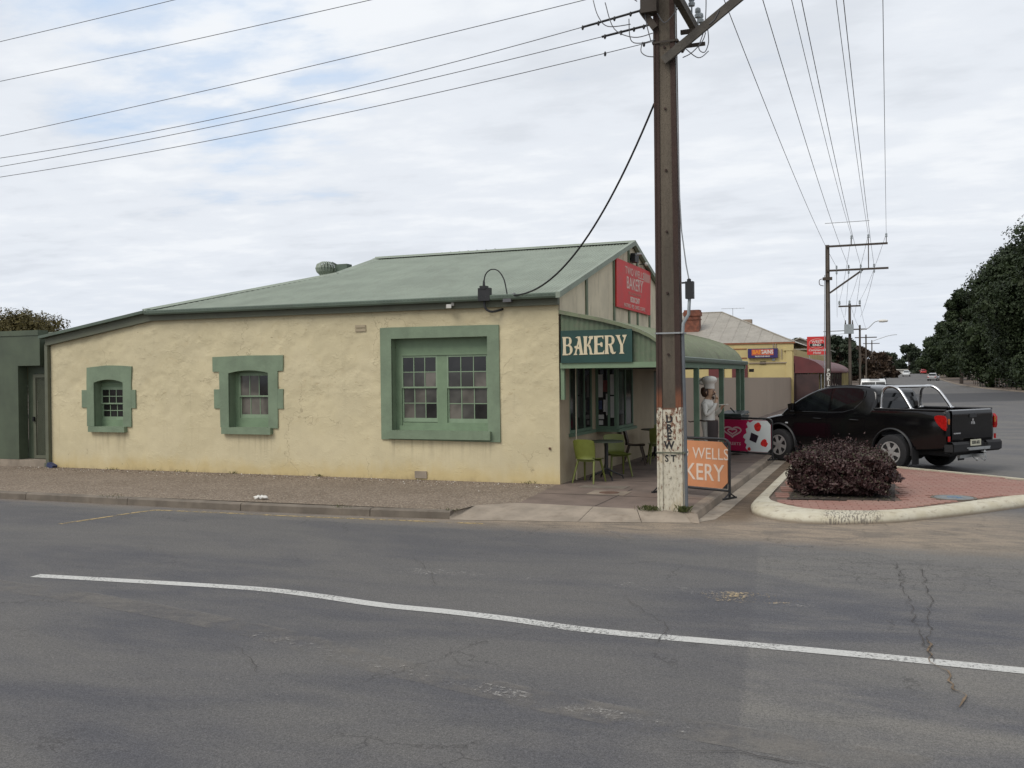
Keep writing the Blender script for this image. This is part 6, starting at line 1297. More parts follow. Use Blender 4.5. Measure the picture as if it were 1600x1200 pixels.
# ================================================================ VEHICLES
def ringf(w_, zb, zt, crown):
    h = zt - zb; half = [(w_ * .72, zb), (w_ * .95, zb + .05), (w_ * .995, zb + .30 * h), (w_ * 1.0, zb + .60 * h), (w_ * .985, zt - .10), (w_ * .955, zt - .03), (w_ * .90, zt), (w_ * .5, zt + crown), (0, zt + crown * 1.1)]
    return [(y, z) for y, z in half] + [(-y, z) for y, z in reversed(half[:-1])]
def interp_st(st, x):
    for a, b in zip(st, st[1:]):
        if a[0] <= x <= b[0]:
            t_ = (x - a[0]) / (b[0] - a[0]); return tuple(p + (q - p) * t_ for p, q in zip(a, b))
    return st[0] if x < st[0][0] else st[-1]
def loft(st, n=None):
    mb = MB(); rows = []
    for s_ in st: rows.append([(s_[0], y, z) for y, z in ringf(s_[1], s_[2], s_[3], s_[4])])
    mb.grid(rows, closed=True); k = len(rows[0]); mb.f += [tuple(range(k)), tuple(range(len(mb.v) - 1, len(mb.v) - k - 1, -1))]; mb.mi += [0, 0]; return mb
def cabin(prof, wf):
    mb = MB(); n = len(prof); vs = [(x, wf(z), z) for x, z in prof] + [(x, -wf(z), z) for x, z in prof]
    mb.add(vs, [tuple(range(n)), tuple(range(2 * n - 1, n - 1, -1))] + [(i, i + n, (i + 1) % n + n, (i + 1) % n) for i in range(n)]); return mb
def cyl(x, z, y0, y1, r_, n=28):
    mb = MB(); mb.lathe([(r_, y0), (r_, y1)], n, (x, 0, z), 'y'); return mb
def wheel(parent, x, y, z, r_, wd, side, rimr, spokes=6, mat_='alloy'):
    a = MB(); pr = [(rimr, -wd / 2), (r_ * .9, -wd / 2), (r_ * .975, -wd * .42), (r_, -wd * .25), (r_, wd * .25), (r_ * .975, wd * .42), (r_ * .9, wd / 2), (rimr, wd / 2)]
    a.lathe(pr + [pr[0]], 36, (x, y, z), 'y', cap=False); t_ = link(a.mesh('wheel', 'rubber', (0, 0, 0), 40), 'wheel', parent)
    a = MB(); yo = y + side * (wd / 2 - .012)
    def Y_(d_): return yo - side * d_
    a.lathe([(rimr * 1.02, Y_(0) - y), (rimr * .95, Y_(-.008) - y), (rimr * .90, Y_(.015) - y), (rimr * .88, Y_(.06) - y), (rimr * .2, Y_(.07) - y), (0, Y_(.07) - y)] if True else [], 32, (x, y, z), 'y')
    link(a.mesh('rim_barrel', 'black', (0, 0, 0), 40), 'rim_barrel', t_)
    a = MB()
    for k in range(spokes):
        an = 2 * math.pi * k / spokes + .2; c_, s_ = math.cos(an), math.sin(an)
        for off in (-.0,):
            pts = [(-.045, .05), (.045, .05), (.032, rimr * .55), (.055, rimr * .93), (-.055, rimr * .93), (-.032, rimr * .55)]
            a.prism(pts, lambda u, v, d_: (x + u * -s_ + v * c_, Y_(.012 - .0 * v) + d_, z + u * c_ + v * s_), 0, side * .022)
    a.lathe([(.065, -.01), (.06, .016), (.03, .02), (0, .02)] if side > 0 else [(0, -.02), (.03, -.02), (.06, -.016), (.065, .01)], 16, (x, Y_(.012), z), 'y')
    a.lathe([(rimr * .90, -.012), (rimr * 1.0, -.012), (rimr * 1.0, .012), (rimr * .90, .012), (rimr * .90, -.012)], 32, (x, Y_(-.004), z), 'y')
    link(a.mesh('rim', mat_, (0, 0, 0), 40), 'rim', t_); return t_
# ---- pickup
pk = thing('pickup_truck', 'black double cab pickup with polished sports bar parked at an angle behind the bush', 'pickup truck', (0.586, 22.748, -0.084 - .03), R(144.4), local=True); pk.scale = (1.035,) * 3
ST = [(-1.215, .78, .60, 1.235, .0), (-1.19, .835, .52, 1.262, .0), (-1.10, .872, .47, 1.268, .0), (-.6, .885, .42, 1.27, .0), (-.3, .888, .40, 1.27, 0), (.0, .89, .40, 1.27, .0), (.3, .89, .40, 1.268, 0), (.50, .89, .38, 1.262, .0), (.56, .888, .38, 1.20, .0), (1.0, .89, .36, 1.185, .0), (1.6, .892, .36, 1.165, .0), (2.2, .89, .36, 1.145, .0), (2.6, .888, .37, 1.125, .0), (2.85, .885, .38, 1.10, .03), (3.1, .88, .38, 1.065, .045), (3.4, .87, .39, 1.01, .055), (3.6, .845, .41, .955, .055), (3.75, .80, .43, .89, .05), (3.85, .72, .46, .80, .03), (3.90, .60, .50, .70, .02)]
cuts = [('CUT', cyl(0, .40, .52, 1.3, .455)), ('CUT', cyl(0, .40, -1.3, -.52, .455)), ('CUT', cyl(3.0, .40, .52, 1.3, .455)), ('CUT', cyl(3.0, .40, -1.3, -.52, .455)), ('CUT', MB().box((-1.12, -.74, .70), (.40, .74, 1.8)))]
body = modified(loft(ST), cuts, 'blackpaint', 'body', 35); bo = link(body, 'body', pk)
CP = [(.52, 1.15), (.455, 1.35), (.46, 1.50), (.50, 1.62), (.58, 1.69), (.75, 1.735), (1.0, 1.757), (1.3, 1.765), (1.6, 1.755), (1.85, 1.725), (2.08, 1.665), (2.3, 1.575), (2.52, 1.46), (2.72, 1.33), (2.90, 1.19), (3.0, 1.09), (3.0, 1.0), (.52, 1.0)]
wf = lambda z: .835 - .195 * max(0, z - 1.12) / .63
cb = modified(cabin(CP, wf), [('BEVEL', dict(width=.055, segments=3, limit_method='ANGLE', angle_limit=R(50)))], 'blackpaint', 'cab', 40); cabo = link(cb, 'cab', pk)
def sidepoly(poly, name, mat_, off=.006, th=.01, par=None, sides=(1, -1)):
    for s_ in sides:
        a = MB(); a.prism(poly, lambda u, v, d_: (u, s_ * (wf(v) + d_), v), off - th, off); link(a.mesh(name, mat_), name, par or cabo)
def rnd(poly, n=1):
    for _ in range(n):
        out = []
        for i in range(len(poly)):
            a, b = Vector(poly[i]), Vector(poly[(i + 1) % len(poly)]); out += [tuple(a.lerp(b, .22)), tuple(a.lerp(b, .78))]
        poly = out
    return poly
sidepoly([(2.66, 1.195), (2.45, 1.40), (2.25, 1.53), (2.0, 1.635), (1.78, 1.69), (1.66, 1.70), (1.66, 1.18)], 'door_window', 'carglass')
sidepoly(rnd([(1.60, 1.18), (1.60, 1.705), (1.30, 1.715), (.98, 1.705), (.80, 1.68), (.80, 1.52), (.90, 1.35), (1.05, 1.24), (1.30, 1.19)][:1] + [(1.60, 1.18), (1.60, 1.70), (1.20, 1.71), (.80, 1.68), (.82, 1.45), (1.0, 1.27), (1.25, 1.20)][1:]), 'door_window', 'carglass')
for s_ in (1, -1):
    a = MB(); a.tube([(2.72, s_ * (wf(1.15) + .012), 1.17), (1.6, s_ * (wf(1.16) + .012), 1.165), (1.25, s_ * (wf(1.18) + .012), 1.18), (.98, s_ * (wf(1.25) + .012), 1.25), (.80, s_ * (wf(1.42) + .012), 1.42), (.755, s_ * (wf(1.55) + .012), 1.55), (.76, s_ * (wf(1.66) + .012), 1.66)], .008, 5); link(a.mesh('window_trim', 'blackpaint'), 'window_trim', cabo)
a = MB(); a.prism([(1.38, .0)], lambda u, v, d_: (u, v, d_), 0, 0) if False else None
a.add([(.452, -.60, 1.25), (.452, .60, 1.25), (.475, .56, 1.60), (.475, -.56, 1.60), (.446, -.60, 1.25), (.446, .60, 1.25), (.469, .56, 1.60), (.469, -.56, 1.60)], [(0, 1, 2, 3), (4, 7, 6, 5), (0, 4, 5, 1), (1, 5, 6, 2), (2, 6, 7, 3), (3, 7, 4, 0)]); link(a.mesh('rear_window', 'carglass'), 'rear_window', cabo)
a = MB(); o_ = .012; a.add([(2.12 + o_, -.60, 1.655 + o_), (2.12 + o_, .60, 1.655 + o_), (2.90 + o_, .74, 1.195 + o_), (2.90 + o_, -.74, 1.195 + o_)], [(0, 1, 2, 3)])
for xx_, zz_ in (): pass
link(a.mesh('windscreen', 'carglass'), 'windscreen', cabo)
def panel(x0, x1, t0, t1, name, mat_, off=.006, inset=None):   # panel that follows the body side
    for s_ in (1, -1):
        rows = []
        for x in np.linspace(x0, x1, 8):
            _, w_, zb, zt, cr_ = interp_st(ST, x); R_ = ringf(w_, zb, zt, cr_)[1:6]; zs = [p[1] for p in R_]; row = []
            for z in np.linspace(zb + (zt - zb) * t0, zb + (zt - zb) * t1, 7): row.append((x, s_ * (float(np.interp(z, zs, [p[0] for p in R_])) + off), z))
            rows.append(row)
        a = MB(); a.grid(rows); a.grid([[(x, y - s_ * (off + .004), z) for x, y, z in r_] for r_ in (rows[0], rows[-1])])
        a.grid([rows[0], [(x, y - s_ * (off + .004), z) for x, y, z in rows[0]]]); a.grid([rows[-1], [(x, y - s_ * (off + .004), z) for x, y, z in rows[-1]]])
        o = link(a.mesh(name, mat_, (0, 0, 0), 40), name, pk); yield s_, o
for s_, o in list(panel(1.66, 2.56, .08, .97, 'door', 'blackpaint')) + list(panel(.66, 1.63, .08, .97, 'door', 'blackpaint')):
    xh = 1.80 if abs(o.data.vertices[0].co.x - 1.66) < .01 else .82
    a = MB(); a.tube([(xh, s_ * .885, 1.02), (xh + .02, s_ * .915, 1.025), (xh + .19, s_ * .915, 1.03), (xh + .21, s_ * .885, 1.03)], .011, 6); link(a.mesh('handle', 'blackpaint'), 'handle', o)
for x_ in (0, 3.0):
    for s_ in (1, -1):
        a = MB(); rows = []
        for an in np.linspace(R(-8), R(188), 26):
            c_, sn = math.cos(an), math.sin(an); rows.append([(x_ + rr_ * c_, s_ * yy, .40 + rr_ * sn) for rr_, yy in ((.452, .84), (.450, .905), (.465, .915), (.485, .905), (.495, .880))])
        a.grid(rows); link(a.mesh('wheel_arch', 'black', (0, 0, 0), 60), 'wheel_arch', pk)
        wheel(pk, x_, s_ * .80, .372, .372, .25, s_, .235)
        a = MB(); a.lathe([(.44, -.2), (.44, .28)], 24, (x_, s_ * .58, .42), 'y'); 
        a = MB(); a.box((x_ - .50 if x_ == 0 else x_ - .50, s_ * .80 - .11, .15), (x_ - .485 if x_ == 0 else x_ - .485, s_ * .80 + .11, .50)); link(a.mesh('mud_flap', 'rubber'), 'mud_flap', pk)
# tray walls, tailgate, lamps
a = MB(); a.box((-1.12, -.74, .69), (.40, .74, .705)); link(a.mesh('tray_liner', 'black'), 'tray_liner', pk)
a = MB(); a.tube([(-1.18, .80, 1.275), (.45, .81, 1.275)], .022, 6); a.tube([(-1.18, -.80, 1.275), (.45, -.81, 1.275)], .022, 6); link(a.mesh('tray_rail', 'black'), 'tray_rail', pk)
tg = MB(); tg.grid([[(x, s_y, z) for s_y in np.linspace(-.70, .70, 9)] for x, z in ((-1.15, .645), (-1.228, .655), (-1.245, .72), (-1.238, .95), (-1.243, 1.10), (-1.25, 1.20), (-1.24, 1.262), (-1.20, 1.280), (-1.13, 1.278))])
tgo = link(tg.mesh('tailgate', 'blackpaint', (0, 0, 0), 50), 'tailgate', pk)
a = MB(); a.box((-1.262, -.12, 1.12), (-1.245, .12, 1.19)); link(a.mesh('handle', 'black'), 'handle', tgo)
a = MB()
for an in (90, 210, 330):
    c_, s_ = math.cos(R(an)), math.sin(R(an)); L_ = .082; wd = .036
    a.prism([(0, 0), (L_ * .5 * c_ - wd * s_, L_ * .5 * s_ + wd * c_), (L_ * c_, L_ * s_), (L_ * .5 * c_ + wd * s_, L_ * .5 * s_ - wd * c_)], lambda u, v, d_: (-1.247 - d_, -u, 1.03 + v), 0, .008)
link(a.mesh('emblem', 'chrome'), 'emblem', tgo)
def car_text(s, size, mat_, par, loc, facing_rz, sx=1.0, bold=0.0):
    me = text_mesh(s, size, .001, sx, bold); from mathutils import Euler
    me.transform(Matrix.Translation(Vector(loc)) @ Euler((R(90), 0, facing_rz)).to_matrix().to_4x4()); me.materials.clear(); me.materials.append(MT[mat_]); return link(me, 'lettering', par)
a = MB(); a.box((-1.252, .42, .80), (-1.246, .66, .825)); link(a.mesh('badge', 'chrome'), 'badge', tgo)
for s_ in (1, -1):
    lp = rnd([(-1.246, 1.17), (-1.02, 1.18), (-.975, 1.13), (-1.04, 1.01), (-1.16, .90), (-1.243, .87)]); a = MB(); a.prism(lp, lambda u, v, d_: (u + (.02 if d_ < .85 else 0), s_ * d_, v), .825, .893); o = link(a.mesh('tail_light', 'tail', (0, 0, 0), 50), 'tail_light', pk)
    a = MB(); a.box((-1.252, s_ * .805 - .018, 1.0), (-1.238, s_ * .805 + .018, 1.11)); link(a.mesh('indicator_lens', 'amber'), 'indicator_lens', o)
bp = MB(); bp.grid([[(x, y, z) for x, z in ((-1.16, .63), (-1.33, .645), (-1.37, .60), (-1.365, .46), (-1.30, .42), (-1.15, .42))] for y in (-.84, -.80, -.32)], closed=False); bp.grid([[(x, y, z) for x, z in ((-1.16, .63), (-1.33, .645), (-1.37, .60), (-1.365, .46), (-1.30, .42), (-1.15, .42))] for y in (.32, .80, .84)])
bp.box((-1.30, -.32, .44), (-1.16, .32, .63)); bp.box((-1.34, -.83, .45), (-1.16, -.33, .60)); bp.box((-1.34, .33, .45), (-1.16, .83, .60)); bo2 = link(bp.mesh('rear_bumper', 'rubber', (0, 0, 0), 40), 'rear_bumper', pk)
a = MB(); a.box((-1.40, -.36, .475), (-1.24, .36, .51)); a.box((-1.385, -.40, .51), (-1.37, .40, .53)); link(a.mesh('step_plate', 'galv'), 'step_plate', bo2)
a = MB(); a.obox((-1.312, .0, .615), (.008, .36, .125)); npl = link(a.mesh('number_plate', 'plate'), 'number_plate', pk); car_text('S530 AEU', .085, 'cable', npl, (-1.318, 0, .615), R(-90), .78, .003)
for s_ in (1, -1): a = MB(); a.box((-1.252, s_ * .80 - .03, .66), (-1.235, s_ * .80 + .03, .76)); link(a.mesh('reflector', 'tail'), 'reflector', pk)
a = MB(); a.bar((-1.2, 0, .36), (-1.52, 0, .34), .05, .05); a.lathe([(.02, 0), (.02, .06), (.035, .08), (.0, .11)], 8, (-1.5, 0, .36)); a.bar((-1.22, -.45, .34), (-1.22, .45, .34), .06, .06); a.tube([(-1.3, .1, .34), (-1.42, .14, .26), (-1.46, .2, .3)], .012, 5); a.tube([(-1.3, -.12, .34), (-1.4, -.16, .25), (-1.46, -.1, .28)], .012, 5); link(a.mesh('tow_bar', 'galv'), 'tow_bar', pk)
a = MB(); a.box((-1.1, -.55, .34), (3.6, .55, .50)); a.tube([(-.02, -.8, .37), (-.02, .8, .37)], .05, 8); a.tube([(3.0, -.8, .37), (3.0, .8, .37)], .04, 8); a.lathe([(.13, -.08), (.15, 0), (.13, .08)], 12, (-.02, 0, .34), 'y'); a.tube([(.5, -.45, .34), (-1.2, -.5, .36)], .035, 8); link(a.mesh('chassis', 'rubber'), 'chassis', pk)
for s_ in (1, -1):
    a = MB(); a.tube([(.62, s_ * .80, .36), (.72, s_ * .90, .335), (2.3, s_ * .90, .335), (2.42, s_ * .80, .36)], .035, 8); link(a.mesh('side_step', 'chrome'), 'side_step', pk)
    a = MB(); a.tube(smoothc([(.38, s_ * .70, 1.28), (.37, s_ * .69, 1.50), (.34, s_ * .67, 1.66), (.25, s_ * .655, 1.735), (.10, s_ * .655, 1.735), (-.04, s_ * .665, 1.67), (-.17, s_ * .68, 1.52), (-.34, s_ * .70, 1.28)]), .032, 10); o = link(a.mesh('sports_bar', 'chrome', (0, 0, 0), 80), 'sports_bar', pk)
    a = MB(); a.lathe([(.065, 0), (.065, .02), (.04, .03)], 10, (.38, s_ * .70, 1.27)); a.lathe([(.065, 0), (.065, .02), (.04, .03)], 10, (-.34, s_ * .70, 1.27)); link(a.mesh('bar_foot', 'chrome'), 'bar_foot', o)
    a = MB(); a.add([(2.62, s_ * .84, 1.20), (2.52, s_ * .90, 1.19), (2.50, s_ * 1.05, 1.20), (2.58, s_ * 1.06, 1.21), (2.62, s_ * .84, 1.32), (2.52, s_ * .90, 1.36), (2.50, s_ * 1.05, 1.36), (2.60, s_ * 1.06, 1.34)], [(0, 1, 2, 3), (4, 5, 6, 7), (0, 1, 5, 4), (1, 2, 6, 5), (2, 3, 7, 6), (3, 0, 4, 7)]); o = link(a.mesh('wing_mirror', 'blackpaint', (0, 0, 0), 80), 'wing_mirror', pk)
    a = MB(); a.prism(rnd([(3.42, .95), (3.62, .91), (3.80, .84), (3.86, .76), (3.78, .72), (3.62, .80)]), lambda u, v, d_: (u, s_ * (np.interp(u, [3.4, 3.6, 3.75, 3.85, 3.9], [.87, .845, .80, .72, .60]) + d_), v), -.06, .006); link(a.mesh('headlight', 'clear', (0, 0, 0), 60), 'headlight', pk)
    a = MB(); a.obox((2.78, s_ * .888, .90), (.07, .012, .03)); link(a.mesh('side_indicator', 'clear'), 'side_indicator', pk)
    a = MB(); a.tube([(1.9, s_ * (wf(1.74) - .03), 1.74), (1.2, s_ * (wf(1.77) - .03), 1.765), (.7, s_ * (wf(1.74) - .03), 1.735)], .012, 5); link(a.mesh('roof_strip', 'blackpaint'), 'roof_strip', cabo)
a = MB(); a.tube([(.27, -.655, 1.735), (.27, .655, 1.735)], .032, 10); a.tube([(.10, -.66, 1.735), (.10, .66, 1.735)], .03, 10); link(a.mesh('cross_bar', 'chrome', (0, 0, 0), 80), 'cross_bar', pk)
a = MB(); a.box((3.86, -.45, .60), (3.905, .45, .78)); link(a.mesh('grille', 'black'), 'grille', pk)
a = MB(); a.grid([[(x, y, z) for x, z in ((3.70, .60), (3.92, .58), (3.95, .45), (3.9, .36), (3.65, .36))] for y in (-.80, -.5, .5, .80)]); link(a.mesh('front_bumper', 'blackpaint', (0, 0, 0), 50), 'front_bumper', pk)

def sedan(name, label, loc, rz, paint, kind='sedan', cat='car'):
    t = thing(name, label, cat, loc, rz, local=True)
    if kind == 'sedan':
        S = [(-2.2, .62, .42, .78, .02), (-2.1, .80, .28, .90, .02), (-1.5, .87, .20, .96, .02), (0, .88, .20, .92, .0), (1.2, .87, .20, .90, .02), (1.9, .82, .22, .80, .03), (2.2, .66, .32, .66, .02)]; fx, rx, wr = 1.35, -1.3, .31
        prof = [(-1.7, .90), (-1.25, 1.28), (-.95, 1.40), (-.4, 1.45), (.1, 1.42), (.45, 1.30), (1.1, .92), (1.1, .8), (-1.7, .8)]; w_ = lambda z: .80 - .22 * max(0, z - .9) / .5
        wins = [[(-1.35, .98), (-1.05, 1.30), (-.45, 1.37), (-.45, .97)], [(-.38, .97), (-.38, 1.37), (.1, 1.34), (.85, .97)]]; rear = [(-1.64, 1.0, -1.29, 1.30), (1.02, 1.0, .50, 1.32)]
    else:
        S = [(-2.25, .84, .45, 1.12, .0), (-2.2, .87, .38, 1.14, 0), (-1, .88, .34, 1.14, 0), (.6, .88, .34, 1.12, 0), (.8, .87, .34, 1.08, .02), (1.9, .84, .36, 1.03, .03), (2.1, .75, .45, .85, .02)]; fx, rx, wr = 1.45, -1.35, .36
        prof = [(-2.2, 1.1), (-2.13, 1.50), (-2.05, 1.78), (-1.8, 1.84), (-.2, 1.86), (.2, 1.82), (.40, 1.70), (.78, 1.1), (.78, 1.0), (-2.2, 1.0)]; w_ = lambda z: .84 - .12 * max(0, z - 1.1) / .7
        wins = [[(-2.02, 1.2), (-1.98, 1.68), (-1.15, 1.70), (-1.15, 1.18)], [(-1.05, 1.18), (-1.05, 1.70), (-.28, 1.70), (-.28, 1.18)], [(-.2, 1.18), (-.2, 1.70), (.22, 1.68), (.60, 1.18)]]; rear = [(-2.2, 1.18, -2.10, 1.66), (.76, 1.15, .42, 1.66)]
    cu = [('CUT', cyl(x, wr, s_ * .55 if s_ > 0 else -1.3, 1.3 if s_ > 0 else -.55, wr + .06, 16)) for x in (fx, rx) for s_ in (1, -1)]
    link(modified(loft(S), cu, paint, 'body', 35), 'body', t)
    c_ = link(modified(cabin(prof, w_), [('BEVEL', dict(width=.05, segments=2, limit_method='ANGLE', angle_limit=R(40)))], paint, 'cabin', 35), 'cabin', t)
    for s_ in (1, -1):
        for wv in wins: a = MB(); a.prism(wv, lambda u, v, d_: (u, s_ * (w_(v) + d_), v), -.01, .006); link(a.mesh('window', 'carglass'), 'window', c_)
        for x in (fx, rx): wheel(t, x, s_ * .76, wr, wr, .2, s_, wr * .62, 5)
        a = MB(); z_ = .72 if kind == 'sedan' else .95; xr = S[0][0]; a.box((xr - .02, s_ * .62 - .14, z_ - .08), (xr + .12, s_ * .62 + .14, z_ + .06)) if kind == 'sedan' else a.box((xr - .02, s_ * .74 - .09, z_ - .22), (xr + .12, s_ * .74 + .09, z_ + .10)); link(a.mesh('tail_light', 'tail'), 'tail_light', t)
        a = MB(); xf = S[-1][0]; a.box((xf - .15, s_ * .60 - .16, .60 if kind == 'sedan' else .68), (xf + .01, s_ * .60 + .16, .74 if kind == 'sedan' else .82)); link(a.mesh('headlight', 'clear'), 'headlight', t)
        a = MB(); a.obox((.75 if kind == 'sedan' else .62, s_ * .97, 1.0 if kind == 'sedan' else 1.2), (.1, .2, .13)); link(a.mesh('wing_mirror', paint), 'wing_mirror', t)
    for (xa, za, xb, zb_) in rear:
        d_ = -.022 if xa < 0 else .022; ww = .86
        if kind != 'sedan' and xa < 0:
            for ya, yb_ in ((-.70, -.16), (-.10, .70)): a = MB(); a.add([(xa + d_, ya, za), (xa + d_, yb_, za), (xb + d_, yb_ * .97, zb_), (xb + d_, ya * .97, zb_)], [(0, 1, 2, 3)]); link(a.mesh('rear_window', 'glass2'), 'rear_window', c_)
        else: a = MB(); a.add([(xa + d_, -.68, za), (xa + d_, .68, za), (xb + d_, .55, zb_), (xb + d_, -.55, zb_)], [(0, 1, 2, 3)]); link(a.mesh('windscreen', 'carglass'), 'windscreen', c_)
    a = MB(); a.box((S[0][0] - .05, -.78, .35), (S[0][0] + .1, .78, .52)); link(a.mesh('bumper', 'black' if kind != 'sedan' else paint), 'bumper', t)
    if kind != 'sedan':
        a = MB(); a.lathe([(.20, -.10), (.35, -.10), (.36, .08), (.2, .10), (0, .10)], 24, (-2.36, .25, .95), 'x'); link(a.mesh('spare_wheel', 'rubber'), 'spare_wheel', t)
        a = MB(); a.box((-2.1, -.35, 1.845), (-1.9, .25, 1.87)); link(a.mesh('roof_vent', 'black'), 'roof_vent', c_)
        a = MB(); a.tube([(1.2, -.9, 1.0), (.75, -.86, 1.25), (.35, -.80, 1.75), (.33, -.80, 1.95)], .04, 6); link(a.mesh('snorkel', 'black'), 'snorkel', t)
    return t
sedan('four_wheel_drive', 'white boxy four wheel drive wagon parked beyond the pickup, only its top showing', (-.95, 66, -.26), R(92), 'whitepaint', 'wagon', 'four wheel drive')
sedan('parked_car', 'distant white car coming down the middle of the road', (4.1, 250, zg(250) - .10), R(-92), 'whitepaint')
sedan('parked_car', 'silver sedan parked on the right under the pines', (7.9, 195, zg(195) - .10), R(80), 'silverpaint')
sedan('parked_car', 'tiny red car far off between the pale car and the pines', (9.6, 305, zg(305) - .10), R(90), 'redpaint')

# ================================================================ VEGETATION
def leaf_mesh(name, P_, N_, size, mat_, aspect=1.0, jit=.35):
    n = len(P_); s = size * rng.uniform(1 - jit, 1 + jit, n)[:, None]
    t_ = np.cross(N_, rng.normal(size=(n, 3))); t_ /= np.linalg.norm(t_, axis=1)[:, None] + 1e-9; b = np.cross(N_, t_); b /= np.linalg.norm(b, axis=1)[:, None] + 1e-9
    vs = np.empty((n, 4, 3)); vs[:, 0] = P_ - t_ * s; vs[:, 1] = P_ - b * s * .55 * aspect; vs[:, 2] = P_ + t_ * s; vs[:, 3] = P_ + b * s * .55 * aspect
    me = bpy.data.meshes.new(name); me.vertices.add(4 * n); me.vertices.foreach_set('co', vs.astype(np.float32).ravel()); me.loops.add(4 * n); me.loops.foreach_set('vertex_index', np.arange(4 * n, dtype=np.int32))
    me.polygons.add(n); me.polygons.foreach_set('loop_start', np.arange(0, 4 * n, 4, dtype=np.int32)); me.materials.append(MT[mat_]); me.update(calc_edges=True); return me
def crown_pts(lobes, n, shell=.30, flat=1.0):
    w_ = np.array([l[3] ** 2 for l in lobes]); w_ = w_ / w_.sum(); L = np.array([l[:4] for l in lobes]); k = rng.choice(len(lobes), n, p=w_)
    d = rng.normal(size=(n, 3)); d /= np.linalg.norm(d, axis=1)[:, None]; r_ = 1 - shell * np.abs(rng.normal(size=n)); bumpy = 1 + .16 * np.sin(d[:, 0] * 7 + k) * np.cos(d[:, 1] * 6 + k * 2) + .12 * np.sin(d[:, 2] * 9 + k * 3)
    P_ = L[k, :3] + d * (L[k, 3] * r_ * bumpy)[:, None] * np.array([1, 1, flat]); N_ = d + rng.normal(size=(n, 3)) * .7; N_ /= np.linalg.norm(N_, axis=1)[:, None]; return P_, N_
def tree(name, label, x, y, H, rad_, z0, mat_, n=14000, leaf=.16, nl=26, cone=0.0, group=None, seed=0, cat='tree', lean=0, trunk=.3, top=.55):
    rs = random.Random(seed); zb = zg(y) - .14; t = thing(name, label, cat, (x, y, zb), group=group)
    lobes = []; mid = (H + z0) / 2; hz_ = (H - z0) / 2
    for i in range(nl):
        v_ = (i + .5) / nl; z = z0 + (H - z0) * v_; prof = math.sin(math.pi * (.08 + .92 * (1 - v_)) ** (1.0 if not cone else top)) if False else (1 - (abs(v_ - (.38 if not cone else .30)) / (.68 if not cone else .78)) ** 2.6)
        rr_ = rad_ * max(.15, prof); a_ = rs.uniform(0, 6.283); q = rs.uniform(.25, .84) * rr_; lr = (rs.uniform(.24, .40) if not cone else rs.uniform(.30, .48)) * rad_ * (.6 + .4 * prof)
        lobes.append((x + q * math.cos(a_) + lean * v_, y + q * math.sin(a_), min(z, H - lr * .8), lr))
    P_, N_ = crown_pts(lobes, n, .22, .85); me = leaf_mesh('crown', P_ - np.array([x, y, zb]), N_, leaf, mat_); link(me, 'crown', t)
    nb = n // 9; P_, N_ = crown_pts([(l[0], l[1], l[2], l[3] * .72) for l in lobes], nb, .5, .85); me2 = leaf_mesh('inner_fill_leaves', P_ - np.array([x, y, zb]), N_, leaf * 3.4, mat_); link(me2, 'inner_fill_leaves', t)  # oversized cards added inside the crown to block light through it
    a = MB(); a.tube([(x, y, zb), (x + .1, y, zb + H * .3), (x + lean * .4, y, zb + H * .75)], [trunk, trunk * .75, trunk * .2], 8)
    for l in lobes[::3]: z_ = zb + H * rs.uniform(.15, .45); a.tube([(x, y, z_), ((x + l[0]) / 2, (y + l[1]) / 2, (z_ + l[2]) / 2 + .2), (l[0], l[1], l[2])], [trunk * .35, trunk * .22, .03], 5)
    part(a, 'trunk', 'bark', t, smooth=60); return t
PG = 'pines along the right side of the road'
tree('pine_tree', 'tallest and nearest dark pine at the right edge of the picture', 20.6, 88, 19.4, 8.0, .8, 'pine', 110000, .13, 60, 1, PG, 1, top=.5)
tree('pine_tree', 'second dark pine from the right edge, wide and rounded', 17.4, 112, 18.2, 7.8, .9, 'pine', 80000, .15, 58, 1, PG, 2)
tree('pine_tree', 'broad dark pine in the middle of the row, its crown rounded on the left', 16.4, 143, 19.0, 7.6, 1.0, 'pine', 60000, .18, 52, 1, PG, 3)
tree('pine_tree', 'shorter dark pine with a small separate head of foliage on its left', 10.9, 168, 15.0, 3.2, 2.4, 'pine', 30000, .19, 26, 1, PG, 4)
tree('pine_tree', 'dark spreading pine left of the middle of the row', 14.6, 205, 15.6, 6.0, 3.2, 'pine', 36000, .25, 30, 1, PG, 5)
tree('pine_tree', 'smallest dark pine at the left end of the row above the silver car', 14.6, 262, 14.6, 6.0, 3.6, 'pine', 28000, .32, 28, 1, PG, 6)
tree('pine_tree', 'dark pine just beyond the silver car, between two taller ones', 13.6, 234, 13.6, 4.8, 1.2, 'pine', 20000, .30, 24, 1, PG, 8, top=.5)
tree('pine_tree', 'low dark pine farthest along the right side, next to the tiny red car', 14.2, 312, 12.2, 5.6, 1.8, 'pine', 16000, .38, 22, 1, PG, 9)
tree('pine_tree', 'dark pine standing behind the nearest two, filling the gap to the right', 27, 128, 21, 9, .2, 'pine', 46000, .22, 40, 1, PG, 7)
